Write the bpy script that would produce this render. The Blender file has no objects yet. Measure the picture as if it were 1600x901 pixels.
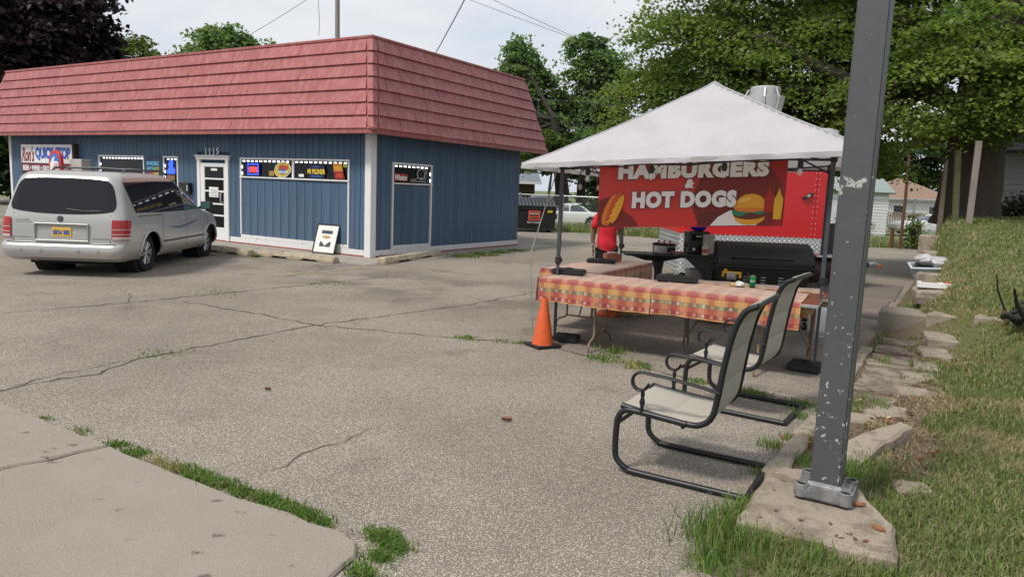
import bpy, bmesh, math, random
import numpy as np
from mathutils import Vector, Matrix
random.seed(7)
RNG = np.random.default_rng(11)
scene = bpy.context.scene
COL = scene.collection
PI = math.pi

# ------------------------------------------------------------------ camera
cam_d = bpy.data.cameras.new('camera')
cam = bpy.data.objects.new('camera', cam_d)
COL.objects.link(cam)
RX = Vector((0.999200959, 0.00543159415, 0.0395972458))
RU = Vector((-0.0399680383, 0.135789854, 0.989931145))
RF = Vector((0.0, 0.990722773, -0.135898442))
cam.matrix_world = Matrix(((RX.x, RU.x, -RF.x, 0), (RX.y, RU.y, -RF.y, 0), (RX.z, RU.z, -RF.z, 1.75), (0, 0, 0, 1)))
cam_d.sensor_width = 36
cam_d.lens = 36 * 1140 / 1600
cam_d.clip_start = 0.05
cam_d.clip_end = 2000
scene.camera = cam

# ------------------------------------------------------------------ world and sun
SUN_EL, SUN_AZ = math.radians(54), math.radians(-128)    # azimuth from +Y clockwise
world = bpy.data.worlds.new('World')
scene.world = world
world.use_nodes = True
wn = world.node_tree
for n_ in list(wn.nodes):
    wn.nodes.remove(n_)

class NT:
    """small wrapper to write node graphs as expressions"""
    def __init__(s, tree): s.t = tree
    def node(s, typ, **kw):
        n = s.t.nodes.new(typ)
        for k, v in kw.items(): setattr(n, k, v)
        return n
    def put(s, sock, v):
        if isinstance(v, E_): s.t.links.new(v.s, sock)
        elif hasattr(v, 'is_output'): s.t.links.new(v, sock)
        else:
            if sock.type in ('RGBA',) and len(v) == 3: v = (*v, 1)
            sock.default_value = v
    def math(s, op, a, b=None, c=None, clamp=False):
        n = s.node('ShaderNodeMath', operation=op, use_clamp=clamp)
        for i, v in enumerate((a, b, c)):
            if v is not None: s.put(n.inputs[i], v)
        return E_(s, n.outputs[0])
    def mix(s, f, a, b, typ='MIX'):
        n = s.node('ShaderNodeMix', data_type='RGBA', blend_type=typ)
        s.put(n.inputs[0], f); s.put(n.inputs[6], a); s.put(n.inputs[7], b)
        return E_(s, n.outputs[2])
    def ramp(s, f, lo, hi):
        n = s.node('ShaderNodeMapRange', interpolation_type='SMOOTHSTEP')
        s.put(n.inputs[0], f); n.inputs[1].default_value = lo; n.inputs[2].default_value = hi
        return E_(s, n.outputs[0])
    def coord(s, what='Object', scale=None, rot=None):
        o = s.node('ShaderNodeTexCoord').outputs[what]
        if scale is None and rot is None: return o
        m = s.node('ShaderNodeMapping')
        s.t.links.new(o, m.inputs[0])
        if scale is not None: m.inputs['Scale'].default_value = scale if hasattr(scale, '__len__') else (scale,) * 3
        if rot is not None: m.inputs['Rotation'].default_value = rot
        return m.outputs[0]
    def noise(s, vec, scale, detail=4, rough=.55, dist=0):
        n = s.node('ShaderNodeTexNoise')
        s.put(n.inputs['Vector'], vec); n.inputs['Scale'].default_value = scale
        n.inputs['Detail'].default_value = detail; n.inputs['Roughness'].default_value = rough
        n.inputs['Distortion'].default_value = dist
        return E_(s, n.outputs['Fac'])
    def voro(s, vec, scale, feature='F1', out='Distance', rnd=1):
        n = s.node('ShaderNodeTexVoronoi', feature=feature)
        s.put(n.inputs['Vector'], vec); n.inputs['Scale'].default_value = scale
        n.inputs['Randomness'].default_value = rnd
        return E_(s, n.outputs[out])
    def sep(s, vec):
        n = s.node('ShaderNodeSeparateXYZ'); s.put(n.inputs[0], vec)
        return [E_(s, o) for o in n.outputs]
    def rnd(s, kind='island'):
        if kind == 'island': return E_(s, s.node('ShaderNodeNewGeometry').outputs['Random Per Island'])
        return E_(s, s.node('ShaderNodeObjectInfo').outputs['Random'])

class E_:
    def __init__(s, nt, sock): s.n, s.s = nt, sock
    def __add__(s, o): return s.n.math('ADD', s, o)
    __radd__ = __add__
    def __sub__(s, o): return s.n.math('SUBTRACT', s, o)
    def __rsub__(s, o): return s.n.math('SUBTRACT', o, s)
    def __mul__(s, o): return s.n.math('MULTIPLY', s, o)
    __rmul__ = __mul__
    def __truediv__(s, o): return s.n.math('DIVIDE', s, o)
    def gt(s, o): return s.n.math('GREATER_THAN', s, o)
    def lt(s, o): return s.n.math('LESS_THAN', s, o)
    def frac(s): return s.n.math('FRACT', s)
    def floor(s): return s.n.math('FLOOR', s)
    def abs(s): return s.n.math('ABSOLUTE', s)
    def max(s, o): return s.n.math('MAXIMUM', s, o)
    def min(s, o): return s.n.math('MINIMUM', s, o)

W = NT(wn)
sky = W.node('ShaderNodeTexSky', sky_type='NISHITA')
sky.sun_disc = False
sky.sun_elevation = SUN_EL
sky.sun_rotation = SUN_AZ
sky.air_density = 1.0; sky.dust_density = 3.0; sky.ozone_density = 1.0
skc = W.mix(1.0, sky.outputs[0], (.10, .10, .10), 'MULTIPLY')
vec = W.coord('Generated', scale=(1, 1, 2.6))
c1 = W.noise(vec, 2.3, 6, .55, .3)
c2 = W.noise(vec, 5.5, 5, .6, .2)
cl = W.ramp(c1 * .7 + c2 * .3, .36, .60)
cloud = W.mix(cl, (.52, .575, .65), (.68, .69, .71))
final = W.mix(.90, skc, cloud)
bg = W.node('ShaderNodeBackground')
W.put(bg.inputs[0], final); bg.inputs[1].default_value = 1.0
wo = W.node('ShaderNodeOutputWorld')
wn.links.new(bg.outputs[0], wo.inputs[0])

sun_d = bpy.data.lights.new('sun', 'SUN')
sun_d.energy = 2.5
sun_d.angle = math.radians(11)
sun_d.color = (1, .95, .87)
sun = bpy.data.objects.new('sun', sun_d)
COL.objects.link(sun)
sun_dir = Vector((math.sin(SUN_AZ) * math.cos(SUN_EL), math.cos(SUN_AZ) * math.cos(SUN_EL), math.sin(SUN_EL)))
sun.rotation_euler = sun_dir.to_track_quat('Z', 'Y').to_euler()
sun.location = (-10, -10, 20)

scene.view_settings.view_transform = 'Standard'
scene.view_settings.look = 'None'
scene.view_settings.gamma = 1
scene.view_settings.exposure = 0.38
scene.render.engine = 'CYCLES'
scene.cycles.max_bounces = 6
scene.cycles.transparent_max_bounces = 12
scene.cycles.caustics_reflective = False
scene.cycles.caustics_refractive = False

# ------------------------------------------------------------------ helpers
def tag(o, label=None, cat=None, group=None, kind=None):
    if label: o['label'] = label
    if cat: o['category'] = cat
    if group: o['group'] = group
    if kind: o['kind'] = kind
    return o

def thing(name, label, cat, loc=(0, 0, 0), rz=0, group=None):
    o = bpy.data.objects.new(name, None)
    COL.objects.link(o)
    o.empty_display_size = .1
    o.location = loc; o.rotation_euler = (0, 0, rz)
    return tag(o, label, cat, group)

def link_mesh(name, me, parent=None):
    o = bpy.data.objects.new(name, me)
    COL.objects.link(o)
    if parent is not None: o.parent = parent
    return o

def dup(root, loc, rz, label=None, group=None):
    r = root.copy(); COL.objects.link(r)
    r.location = loc; r.rotation_euler = (0, 0, rz)
    if label: r['label'] = label
    if group: r['group'] = group
    for ch in list(root.children):
        c = ch.copy(); COL.objects.link(c); c.parent = r
        for g in list(ch.children):
            d = g.copy(); COL.objects.link(d); d.parent = c
    return r

class MB:
    def __init__(s): s.v = []; s.f = []
    def add(s, vs, fs):
        b = len(s.v)
        s.v += [tuple(v) for v in vs]
        s.f += [[b + i for i in f] for f in fs]
        return s
    def box(s, c, size, rot=None):
        hx, hy, hz = size[0] / 2, size[1] / 2, size[2] / 2
        vs = [Vector((x, y, z)) for z in (-hz, hz) for y in (-hy, hy) for x in (-hx, hx)]
        if rot is not None: vs = [rot @ v for v in vs]
        vs = [v + Vector(c) for v in vs]
        return s.add(vs, [(0, 2, 3, 1), (4, 5, 7, 6), (0, 1, 5, 4), (2, 6, 7, 3), (0, 4, 6, 2), (1, 3, 7, 5)])
    def bx(s, x0, x1, y0, y1, z0, z1):
        return s.box(((x0 + x1) / 2, (y0 + y1) / 2, (z0 + z1) / 2), (x1 - x0, y1 - y0, z1 - z0))
    def prism(s, poly, ex, ey, ez, o, depth):
        """2D polygon in the frame (ex, ey) at o, extruded along ez"""
        ex, ey, ez, o = Vector(ex), Vector(ey), Vector(ez), Vector(o)
        n = len(poly)
        a = [o + ex * p[0] + ey * p[1] for p in poly]
        b = [p + ez * depth for p in a]
        return s.add(a + b, [list(range(n))[::-1], list(range(n, 2 * n))] + [(i, (i + 1) % n, n + (i + 1) % n, n + i) for i in range(n)])
    def tube(s, pts, r, n=8, cap=True, flat=None):
        pts = [Vector(p) for p in pts]
        m = len(pts)
        rs = r if hasattr(r, '__len__') else [r] * m
        up = None; rings = []
        for i in range(m):
            t = (pts[min(i + 1, m - 1)] - pts[max(i - 1, 0)]).normalized()
            if up is None:
                up = Vector((0, 0, 1)) if abs(t.z) < .9 else Vector((0, 1, 0))
            sd = t.cross(up)
            if sd.length < 1e-5: sd = t.cross(Vector((1, .1, 0)))
            sd.normalize(); up = sd.cross(t).normalized()
            k1, k2 = (1, 1) if flat is None else flat
            rings.append([pts[i] + (sd * math.cos(2 * PI * j / n) * k1 + up * math.sin(2 * PI * j / n) * k2) * rs[i] for j in range(n)])
        vs = [v for q in rings for v in q]
        fs = [(i * n + j, i * n + (j + 1) % n, (i + 1) * n + (j + 1) % n, (i + 1) * n + j) for i in range(m - 1) for j in range(n)]
        if cap: fs += [list(range(n))[::-1], list(range((m - 1) * n, m * n))]
        return s.add(vs, fs)
    def cyl(s, p, q, r, n=16, r2=None):
        return s.tube([p, q], [r, r if r2 is None else r2], n)
    def lathe(s, prof, n=24, c=(0, 0, 0), axis=None, cap=True):
        c = Vector(c); m = len(prof); vs = []
        R = Matrix.Identity(3) if axis is None else Vector(axis).to_track_quat('Z', 'Y').to_matrix()
        for r, z in prof:
            for j in range(n):
                a = 2 * PI * j / n
                vs.append(c + R @ Vector((r * math.cos(a), r * math.sin(a), z)))
        fs = [(i * n + j, i * n + (j + 1) % n, (i + 1) * n + (j + 1) % n, (i + 1) * n + j) for i in range(m - 1) for j in range(n)]
        if cap and prof[0][0] > 1e-4: fs.append(list(range(n))[::-1])
        if cap and prof[-1][0] > 1e-4: fs.append(list(range((m - 1) * n, m * n)))
        return s.add(vs, fs)
    def grid(s, fn, nu, nv):
        vs = [fn(i / nu, j / nv) for j in range(nv + 1) for i in range(nu + 1)]
        w = nu + 1
        return s.add(vs, [(j * w + i, j * w + i + 1, (j + 1) * w + i + 1, (j + 1) * w + i) for j in range(nv) for i in range(nu)])
    def mesh(s, name, m=None, bevel=0, smooth=None, seg=1, weld=False, solid=0):
        bm = bmesh.new()
        vv = [bm.verts.new(v) for v in s.v]
        for f in s.f:
            try: bm.faces.new([vv[i] for i in f])
            except ValueError: pass
        if weld: bmesh.ops.remove_doubles(bm, verts=bm.verts, dist=1e-5)
        bmesh.ops.recalc_face_normals(bm, faces=bm.faces)
        if solid:
            bmesh.ops.solidify(bm, geom=bm.faces[:], thickness=solid)
        if bevel:
            es = [e for e in bm.edges if len(e.link_faces) == 2 and e.calc_face_angle(0) > .5]
            bmesh.ops.bevel(bm, geom=es, offset=bevel, segments=seg, affect='EDGES', clamp_overlap=True)
        me = bpy.data.meshes.new(name)
        bm.to_mesh(me); bm.free()
        if m is not None: me.materials.append(m)
        if smooth is not None:
            me.polygons.foreach_set('use_smooth', [True] * len(me.polygons))
            me.set_sharp_from_angle(angle=math.radians(smooth))
        return me
    def build(s, name, m, parent=None, **kw):
        return link_mesh(name, s.mesh(name, m, **kw), parent)

def np_mesh(name, co, faces, m, parent=None, smooth=False):
    """co (N,3); faces (F,k) index array"""
    me = bpy.data.meshes.new(name)
    k = faces.shape[1]; F = len(faces)
    me.vertices.add(len(co)); me.vertices.foreach_set('co', np.ascontiguousarray(co, dtype=np.float32).ravel())
    me.loops.add(F * k); me.loops.foreach_set('vertex_index', np.ascontiguousarray(faces, dtype=np.int32).ravel())
    me.polygons.add(F); me.polygons.foreach_set('loop_start', np.arange(0, F * k, k, dtype=np.int32))
    if smooth: me.polygons.foreach_set('use_smooth', np.ones(F, dtype=bool))
    me.update(calc_edges=True)
    me.materials.append(m)
    return link_mesh(name, me, parent)

def text(parent, body, o, ex, ey, size, m, name='lettering', fit=None, depth=.004, shear=0, offset=0, kind=None, spacing=1):
    """raised lettering centred at o; ex reads to the right, ey is up"""
    cu = bpy.data.curves.new(name, 'FONT')
    cu.body = body; cu.size = size; cu.align_x = 'CENTER'; cu.align_y = 'CENTER'
    cu.extrude = depth / 2; cu.shear = shear; cu.offset = offset; cu.resolution_u = 3; cu.space_character = spacing
    t = bpy.data.objects.new(name, cu); COL.objects.link(t)
    dg = bpy.context.evaluated_depsgraph_get()
    me = bpy.data.meshes.new_from_object(t.evaluated_get(dg))
    bpy.data.objects.remove(t)
    n = len(me.vertices); co = np.empty(n * 3, dtype=np.float32)
    me.vertices.foreach_get('co', co); co = co.reshape(-1, 3)
    lo, hi = co.min(0), co.max(0)
    co[:, :2] -= (lo[:2] + hi[:2]) / 2
    if fit: co[:, 0] *= fit[0] / (hi[0] - lo[0]); co[:, 1] *= fit[1] / (hi[1] - lo[1])
    ex, ey = Vector(ex).normalized(), Vector(ey).normalized(); ez = ex.cross(ey)
    M = np.array([ex, ey, ez])
    co = co @ M + np.array(o)
    me.vertices.foreach_set('co', co.astype(np.float32).ravel()); me.update()
    me.materials.clear(); me.materials.append(m); me.name = name
    return link_mesh(name, me, parent)

def mat(name, col, rough=.6, metal=0, var=.18, scale=6, bump=0, bscale=60, spec=.4, col2=None, f2=.0, s2=3, coat=0, streak=None, rndvar=0, lo=.45, hi=.62, speck=0):
    m = bpy.data.materials.new(name); m.use_nodes = True
    N = NT(m.node_tree); b = m.node_tree.nodes['Principled BSDF']
    v = N.coord('Object', scale=streak) if streak else N.coord('Object')
    n = N.noise(v, scale, 5, .6)
    k = 1 - var + n * (2 * var)
    if rndvar: k = k * (1 - rndvar + N.rnd('object') * (2 * rndvar))
    c = N.mix(1, (*col, 1), (1, 1, 1, 1), 'MULTIPLY')
    cm = N.node('ShaderNodeCombineColor')
    for i in range(3): N.put(cm.inputs[i], k)
    c = N.mix(1, (*col, 1), cm.outputs[0], 'MULTIPLY')
    if col2 is not None:
        n2 = N.noise(v, s2, 6, .65)
        c = N.mix(N.ramp(n2, lo, hi) * f2, c, (*col2, 1))
    if speck:
        sp = N.noise(v, 130, 3, .75)
        c = N.mix(N.ramp(sp, .52, .66) * speck, c, N.mix(1, c, (.38, .36, .34, 1), 'MULTIPLY'))
        c = N.mix(N.ramp(sp, .46, .32) * speck, c, N.mix(1, c, (1.5, 1.5, 1.48, 1), 'MULTIPLY'))
    N.put(b.inputs['Base Color'], c)
    b.inputs['Metallic'].default_value = metal
    N.put(b.inputs['Roughness'], N.math('ADD', rough - .08, n * .16, clamp=True))
    b.inputs['Specular IOR Level'].default_value = spec
    b.inputs['Coat Weight'].default_value = coat
    b.inputs['Coat Roughness'].default_value = .08
    if bump:
        bn = N.node('ShaderNodeBump'); bn.inputs['Strength'].default_value = min(1, bump)
        bn.inputs['Distance'].default_value = .01
        N.put(bn.inputs['Height'], N.noise(v, bscale, 4, .6))
        m.node_tree.links.new(bn.outputs[0], b.inputs['Normal'])
    return m

def emit(name, col, strength):
    m = bpy.data.materials.new(name); m.use_nodes = True
    b = m.node_tree.nodes['Principled BSDF']
    b.inputs['Base Color'].default_value = (*[c * .5 for c in col], 1)
    b.inputs['Emission Color'].default_value = (*col, 1); b.inputs['Emission Strength'].default_value = strength
    return m

def leaf_mat(name, cols, trans=.35, rough=.55, scale=.5):
    """foliage: colour differs leaf by leaf and clump by clump"""
    m = bpy.data.materials.new(name); m.use_nodes = True
    N = NT(m.node_tree); b = m.node_tree.nodes['Principled BSDF']; out = m.node_tree.nodes['Material Output']
    r = N.rnd('island'); n = N.noise(N.coord('Object'), scale, 3, .6)
    c = N.mix(r, (*cols[0], 1), (*cols[1], 1))
    c = N.mix(N.ramp(n, .42, .66), c, (*cols[2], 1))
    N.put(b.inputs['Base Color'], c); b.inputs['Roughness'].default_value = rough
    b.inputs['Specular IOR Level'].default_value = .3
    tr = N.node('ShaderNodeBsdfTranslucent'); N.put(tr.inputs[0], N.mix(1, c, (1.1, 1.25, .6, 1), 'MULTIPLY'))
    ms = N.node('ShaderNodeMixShader'); ms.inputs[0].default_value = trans
    m.node_tree.links.new(b.outputs[0], ms.inputs[1]); m.node_tree.links.new(tr.outputs[0], ms.inputs[2])
    m.node_tree.links.new(ms.outputs[0], out.inputs[0])
    return m

def glass_mat(name, col, rough=.04):
    m = bpy.data.materials.new(name); m.use_nodes = True
    b = m.node_tree.nodes['Principled BSDF']
    b.inputs['Base Color'].default_value = (*col, 1); b.inputs['Roughness'].default_value = rough
    b.inputs['Specular IOR Level'].default_value = .5
    return m

# ------------------------------------------------------------------ materials
M_white = mat('white_paint', (.72, .72, .72), .55, var=.06, scale=9, bump=.12, bscale=40, col2=(.38, .33, .28), f2=.35, s2=7, lo=.58, hi=.72)
M_blue = mat('blue_siding', (.058, .108, .180), .62, var=.2, scale=3, bump=.25, bscale=30, streak=(1, 1, .12), rndvar=.12, col2=(.10, .145, .20), f2=.45, s2=2.5)
M_red = mat('red_roof_paint', (.30, .086, .084), .50, var=.13, scale=14, bump=.2, bscale=60, streak=(1.6, 1.6, .35), rndvar=.07, col2=(.43, .205, .19), f2=.4, s2=5)
M_black = mat('black_plastic', (.018, .018, .02), .5, var=.2, scale=20, bump=.05)
M_blackmetal = mat('black_metal', (.016, .016, .018), .38, var=.25, scale=12, spec=.5)
M_darkgrey = mat('dark_grey_paint', (.055, .058, .066), .5, var=.12, scale=8)
M_steel = mat('galvanised_steel', (.42, .44, .46), .42, .75, var=.15, scale=14)
M_alu = mat('aluminium', (.62, .63, .65), .32, .85, var=.08)
M_rubber = mat('rubber', (.02, .02, .021), .8, var=.2, scale=25)
M_conc = mat('concrete', (.33, .30, .262), .9, var=.12, scale=2.2, bump=.5, bscale=120, col2=(.20, .175, .145), f2=.5, s2=3.5)
M_stone = mat('old_concrete', (.31, .262, .205), .92, var=.22, scale=6, bump=.8, bscale=55, col2=(.15, .125, .095), f2=.7, s2=5, speck=.6)
M_bark = mat('bark', (.075, .060, .046), .9, var=.35, scale=9, bump=1, bscale=22, streak=(1, 1, .2))
M_barkdark = mat('dark_bark', (.028, .023, .019), .9, var=.35, scale=9, bump=1, bscale=22, streak=(1, 1, .2))
M_wood = mat('weathered_wood', (.24, .19, .14), .85, var=.25, scale=10, bump=.5, bscale=40, streak=(1, 1, .12))
M_glass = glass_mat('dark_glass', (.006, .007, .009))
M_glass.node_tree.nodes['Principled BSDF'].inputs['Specular IOR Level'].default_value = .22
M_paper = mat('paper', (.74, .74, .71), .7, var=.05)
M_rust = mat('rusty_steel', (.12, .055, .035), .85, var=.35, scale=18, bump=.4)
M_orange = mat('orange_plastic', (.62, .092, .016), .5, var=.14, scale=12, col2=(.35, .09, .03), f2=.45, s2=11)
def canopy_cloth():
    m = bpy.data.materials.new('white_canopy_cloth'); m.use_nodes = True
    N = NT(m.node_tree); b = m.node_tree.nodes['Principled BSDF']; o = N.coord('Object')
    g = N.noise(o, 1.3, 5, .6); f = N.noise(o, 300, 2, .5)
    c = N.mix(N.ramp(g, .40, .70), (.60, .585, .62, 1), (.53, .515, .54, 1)); c = N.mix(f * .12, c, (.35, .34, .36, 1))
    N.put(b.inputs['Base Color'], c); b.inputs['Roughness'].default_value = .7
    n1 = N.noise(N.coord('Object', scale=(1.2, 1.2, 3)), 1.8, 3, .5, 1.2)
    crease = N.ramp(N.voro(o, 1.15, 'DISTANCE_TO_EDGE'), .0, .035)
    fine = N.noise(N.coord('Object', scale=(9, 2, 4)), 1.6, 4, .6, .8)
    bn = N.node('ShaderNodeBump'); bn.inputs['Strength'].default_value = .55; bn.inputs['Distance'].default_value = .03
    N.put(bn.inputs['Height'], n1 * .8 + crease * .12 + fine * .45); m.node_tree.links.new(bn.outputs[0], b.inputs['Normal'])
    tr = N.node('ShaderNodeBsdfTranslucent'); N.put(tr.inputs[0], (.62, .60, .60, 1)); ms = N.node('ShaderNodeMixShader'); ms.inputs[0].default_value = .30
    out = m.node_tree.nodes['Material Output']
    m.node_tree.links.new(b.outputs[0], ms.inputs[1]); m.node_tree.links.new(tr.outputs[0], ms.inputs[2]); m.node_tree.links.new(ms.outputs[0], out.inputs[0])
    return m
M_fabricwhite = canopy_cloth()
# ------------------------------------------------------------------ the ground
def sstep(x, a, b):
    t = np.clip((x - a) / (b - a), 0, 1); return t * t * (3 - 2 * t)
def uv2xy(u, v): return .525 * u + .851 * v, .851 * u - .525 * v
def terr(x, y):
    u = .525 * x + .851 * y; d = .851 * x - .525 * y + .9
    L = np.interp(u, [0, 4, 7, 10, 12, 14, 17, 20, 23, 28, 34, 60], [.15, .18, .26, .38, .65, .97, 1.36, 1.5, 1.35, .8, .3, .1])
    k = sstep(u, 8.5, 11.5); w0 = 1.05 * (1 - k) + .05 * k; w1 = 2.4 * (1 - k) + (.9 - .4 * sstep(u, 13, 16)) * k
    return .03 * sstep(d, 0, .2) + L * sstep(d, w0, w0 + w1) + .04 * np.clip(d - 3, 0, 8)
def tz(x, y): return float(terr(np.array(x), np.array(y)))

def asphalt():
    m = bpy.data.materials.new('worn_asphalt'); m.use_nodes = True
    N = NT(m.node_tree); b = m.node_tree.nodes['Principled BSDF']
    o = N.coord('Object')
    ns = m.node_tree.nodes.new('ShaderNodeTexVoronoi'); N.put(ns.inputs['Vector'], o); ns.inputs['Scale'].default_value = 95
    cr = N.sep(ns.outputs['Color'])[0]; ds = E_(N, ns.outputs['Distance'])
    fine = N.noise(o, 190, 2, .7)
    tone = N.ramp(cr, 0, 1)
    c = N.mix(tone, (.10, .087, .073, 1), (.43, .385, .325, 1))
    c = N.mix(N.ramp(ds, .36, .60), c, (.05, .044, .038, 1))
    c = N.mix(.38, c, N.mix(N.ramp(fine, .3, .7), (.07, .064, .056, 1), (.48, .44, .39, 1)))
    big = N.noise(o, .35, 5, .6); mid = N.noise(o, 1.7, 5, .65)
    stain = N.noise(N.coord('Object', scale=(1, 1, 1)), .9, 6, .6, .6)
    c = N.mix(N.ramp(big, .40, .62) * .5, c, N.mix(1, c, (.62, .61, .60, 1), 'MULTIPLY'))
    c = N.mix(N.ramp(stain, .57, .70) * .5, c, N.mix(1, c, (.45, .44, .43, 1), 'MULTIPLY'))
    c = N.mix(N.ramp(mid, .50, .70) * .3, c, N.mix(1, c, (1.22, 1.2, 1.16, 1), 'MULTIPLY'))
    x, y, z = N.sep(o)
    # oil darkened stalls along the store (wear that stays put)
    uu = x * .521 + (y - 17.02) * .853; vv = (x + 3.36) * -.853 + (y - 17.02) * .521
    sx = (x + 3.36) * .521 + (y - 17.02) * .853
    near = N.ramp(N.math('ABSOLUTE', sx + 2.9), 2.2, .6) * N.ramp(N.noise(o, .7, 4, .6), .42, .62)
    c = N.mix(near * .45, c, N.mix(1, c, (.42, .41, .40, 1), 'MULTIPLY'))
    N.put(b.inputs['Base Color'], N.mix(1, c, (1.54, 1.50, 1.43, 1), 'MULTIPLY')); b.inputs['Roughness'].default_value = .85
    b.inputs['Specular IOR Level'].default_value = .3
    bn = N.node('ShaderNodeBump'); bn.inputs['Strength'].default_value = .7; bn.inputs['Distance'].default_value = .008
    N.put(bn.inputs['Height'], N.ramp(ds, .7, .15) + fine * .5)
    m.node_tree.links.new(bn.outputs[0], b.inputs['Normal'])
    return m
M_asph = asphalt()

def pavement():
    m = bpy.data.materials.new('sidewalk_concrete'); m.use_nodes = True
    N = NT(m.node_tree); b = m.node_tree.nodes['Principled BSDF']
    o = N.coord('Object')
    f = N.noise(o, 140, 3, .7); g = N.noise(o, 3.5, 6, .62); h = N.noise(o, .8, 4, .6)
    c = N.mix(N.ramp(f, .28, .72), (.15, .125, .10, 1), (.365, .315, .265, 1))
    c = N.mix(N.ramp(N.noise(o, 55, 4, .7), .55, .7) * .35, c, (.13, .11, .09, 1))
    c = N.mix(N.ramp(g, .42, .7) * .3, c, (.21, .175, .142, 1))
    c = N.mix(N.ramp(h, .4, .65) * .25, c, (.33, .295, .26, 1))
    pit = N.voro(N.coord('Object', scale=(1, 1.8, 1)), 4.2)
    pr = N.noise(o, 30, 3, .7)
    dk = N.ramp(pit + (pr - .5) * .5 + (N.noise(o, 9, 3) - .5) * .3, .20, .04) * N.ramp(N.noise(o, 2.2, 3), .44, .54)
    c = N.mix(dk * .8, c, (.085, .07, .06, 1))
    N.put(b.inputs['Base Color'], c); b.inputs['Roughness'].default_value = .9
    bn = N.node('ShaderNodeBump'); bn.inputs['Strength'].default_value = .5; bn.inputs['Distance'].default_value = .006
    N.put(bn.inputs['Height'], f * .6 - dk * 1.5)
    m.node_tree.links.new(bn.outputs[0], b.inputs['Normal'])
    return m
M_walk = pavement()

def soil():
    m = bpy.data.materials.new('lawn_soil'); m.use_nodes = True
    N = NT(m.node_tree); b = m.node_tree.nodes['Principled BSDF']
    o = N.coord('Object')
    n1 = N.noise(o, 1.6, 6, .65); n2 = N.noise(o, 26, 4, .7); n3 = N.noise(o, 90, 3, .7)
    dirt = N.mix(n2, (.10, .076, .052, 1), (.25, .20, .145, 1))
    green = N.mix(n3, (.075, .10, .028, 1), (.16, .17, .06, 1))
    x, y, z = N.sep(o)
    d = x * .851 - y * .525 + .9; u = x * .525 + y * .851
    lawn = N.ramp(d + (n1 - .5) * 1.6 + N.ramp(u, 9, 12) * .8, .75, 1.35)
    c = N.mix(lawn * .85, dirt, green)
    c = N.mix(N.ramp(n1, .56, .68) * .6, c, (.23, .185, .10, 1))
    N.put(b.inputs['Base Color'], c); b.inputs['Roughness'].default_value = .95
    b.inputs['Specular IOR Level'].default_value = .15
    bn = N.node('ShaderNodeBump'); bn.inputs['Strength'].default_value = .9; bn.inputs['Distance'].default_value = .03
    N.put(bn.inputs['Height'], n2 + n3 * .4)
    m.node_tree.links.new(bn.outputs[0], b.inputs['Normal'])
    return m
M_soil = soil()
M_farground = mat('far_grass_ground', (.11, .15, .045), .95, var=.4, scale=1.3, col2=(.20, .17, .09), f2=.5, s2=.5)

# lawn: a height field right of the kerb line, rising to the mound under the big tree
us = np.concatenate([np.arange(-6, 13, .22), np.arange(13, 26, .4), np.arange(26, 91, 4.0)])
dd = np.concatenate([np.arange(0, 3, .14), np.arange(3, 8, .4), np.arange(8, 41, 3.0)])
U, Dg = np.meshgrid(us, dd)
Xg, Yg = uv2xy(U, Dg - .9)
Zg = terr(Xg, Yg) + .012 * np.sin(Xg * 7.3 + np.sin(Yg * 5)) * np.sin(Yg * 6.1) * (Dg > .05)
nu, nd = len(us), len(dd)
idx = np.arange(nu * nd).reshape(nd, nu)
fc = np.stack([idx[:-1, :-1], idx[:-1, 1:], idx[1:, 1:], idx[1:, :-1]], -1).reshape(-1, 4)
lawn = np_mesh('lawn', np.stack([Xg, Yg, Zg], -1).reshape(-1, 3), fc, M_soil, smooth=True)
tag(lawn, kind='structure')

mb = MB()
e = [uv2xy(-30, -.9), uv2xy(34.5, -.9), (9, 27.2), (1.7, 31.3), (-12, 35), (-70, 62), (-70, -30)]
mb.add([(x, y, 0) for x, y in e], [list(range(len(e)))])
tag(mb.build('parking_lot', M_asph), kind='structure')

mb = MB()
ys = [-60, 26, 31.5, 33.5, 39, 70, 900]; zs = [-.06, -.06, -.03, -.03, -.3, -.3, -.3]; xs = [-900, -70, -20, 0, 20, 70, 900]
vs = [(x, y, z) for y, z in zip(ys, zs) for x in xs]
mb.add(vs, [(j * 7 + i, j * 7 + i + 1, (j + 1) * 7 + i + 1, (j + 1) * 7 + i) for j in range(6) for i in range(6)])
tag(mb.build('ground', M_farground), kind='structure')

# public sidewalk in the near left corner: two poured slabs with a joint
walk = thing('sidewalk', None, None); tag(walk, kind='structure')
def slab(pts, z0, z1, m, parent, name='slab', bevel=.012, jitter=0):
    b = MB(); P_ = []
    n = len(pts)
    for i in range(n):
        a, c = Vector(pts[i]), Vector(pts[(i + 1) % n])
        k = max(1, int((c - a).length / .16)) if jitter else 1
        for j in range(k):
            p = a.lerp(c, j / k)
            if jitter and j: p += Vector((random.uniform(-1, 1), random.uniform(-1, 1))) * jitter
            P_.append((p.x, p.y))
    b.prism(P_, (1, 0, 0), (0, 1, 0), (0, 0, 1), (0, 0, z0), z1 - z0)
    return b.build(name, m, parent, bevel=bevel)
slab([(-2.52, 4.47), (-1.75, 3.98), (-1.25, 3.70), (-.82, 3.46), (-.70, 3.34), (-.68, 3.22), (-.74, 3.06), (-.86, 2.6), (-1.1, 1.9), (-1.5, 1.0), (-4.4, 2.3)], -.1, .022, M_walk, walk, jitter=.02)
slab([(-2.55, 4.49), (-4.43, 2.32), (-9.0, 4.9), (-6.6, 7.35), (-3.85, 5.30), (-3.1, 4.82)], -.1, .020, M_walk, walk, jitter=.02)

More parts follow.
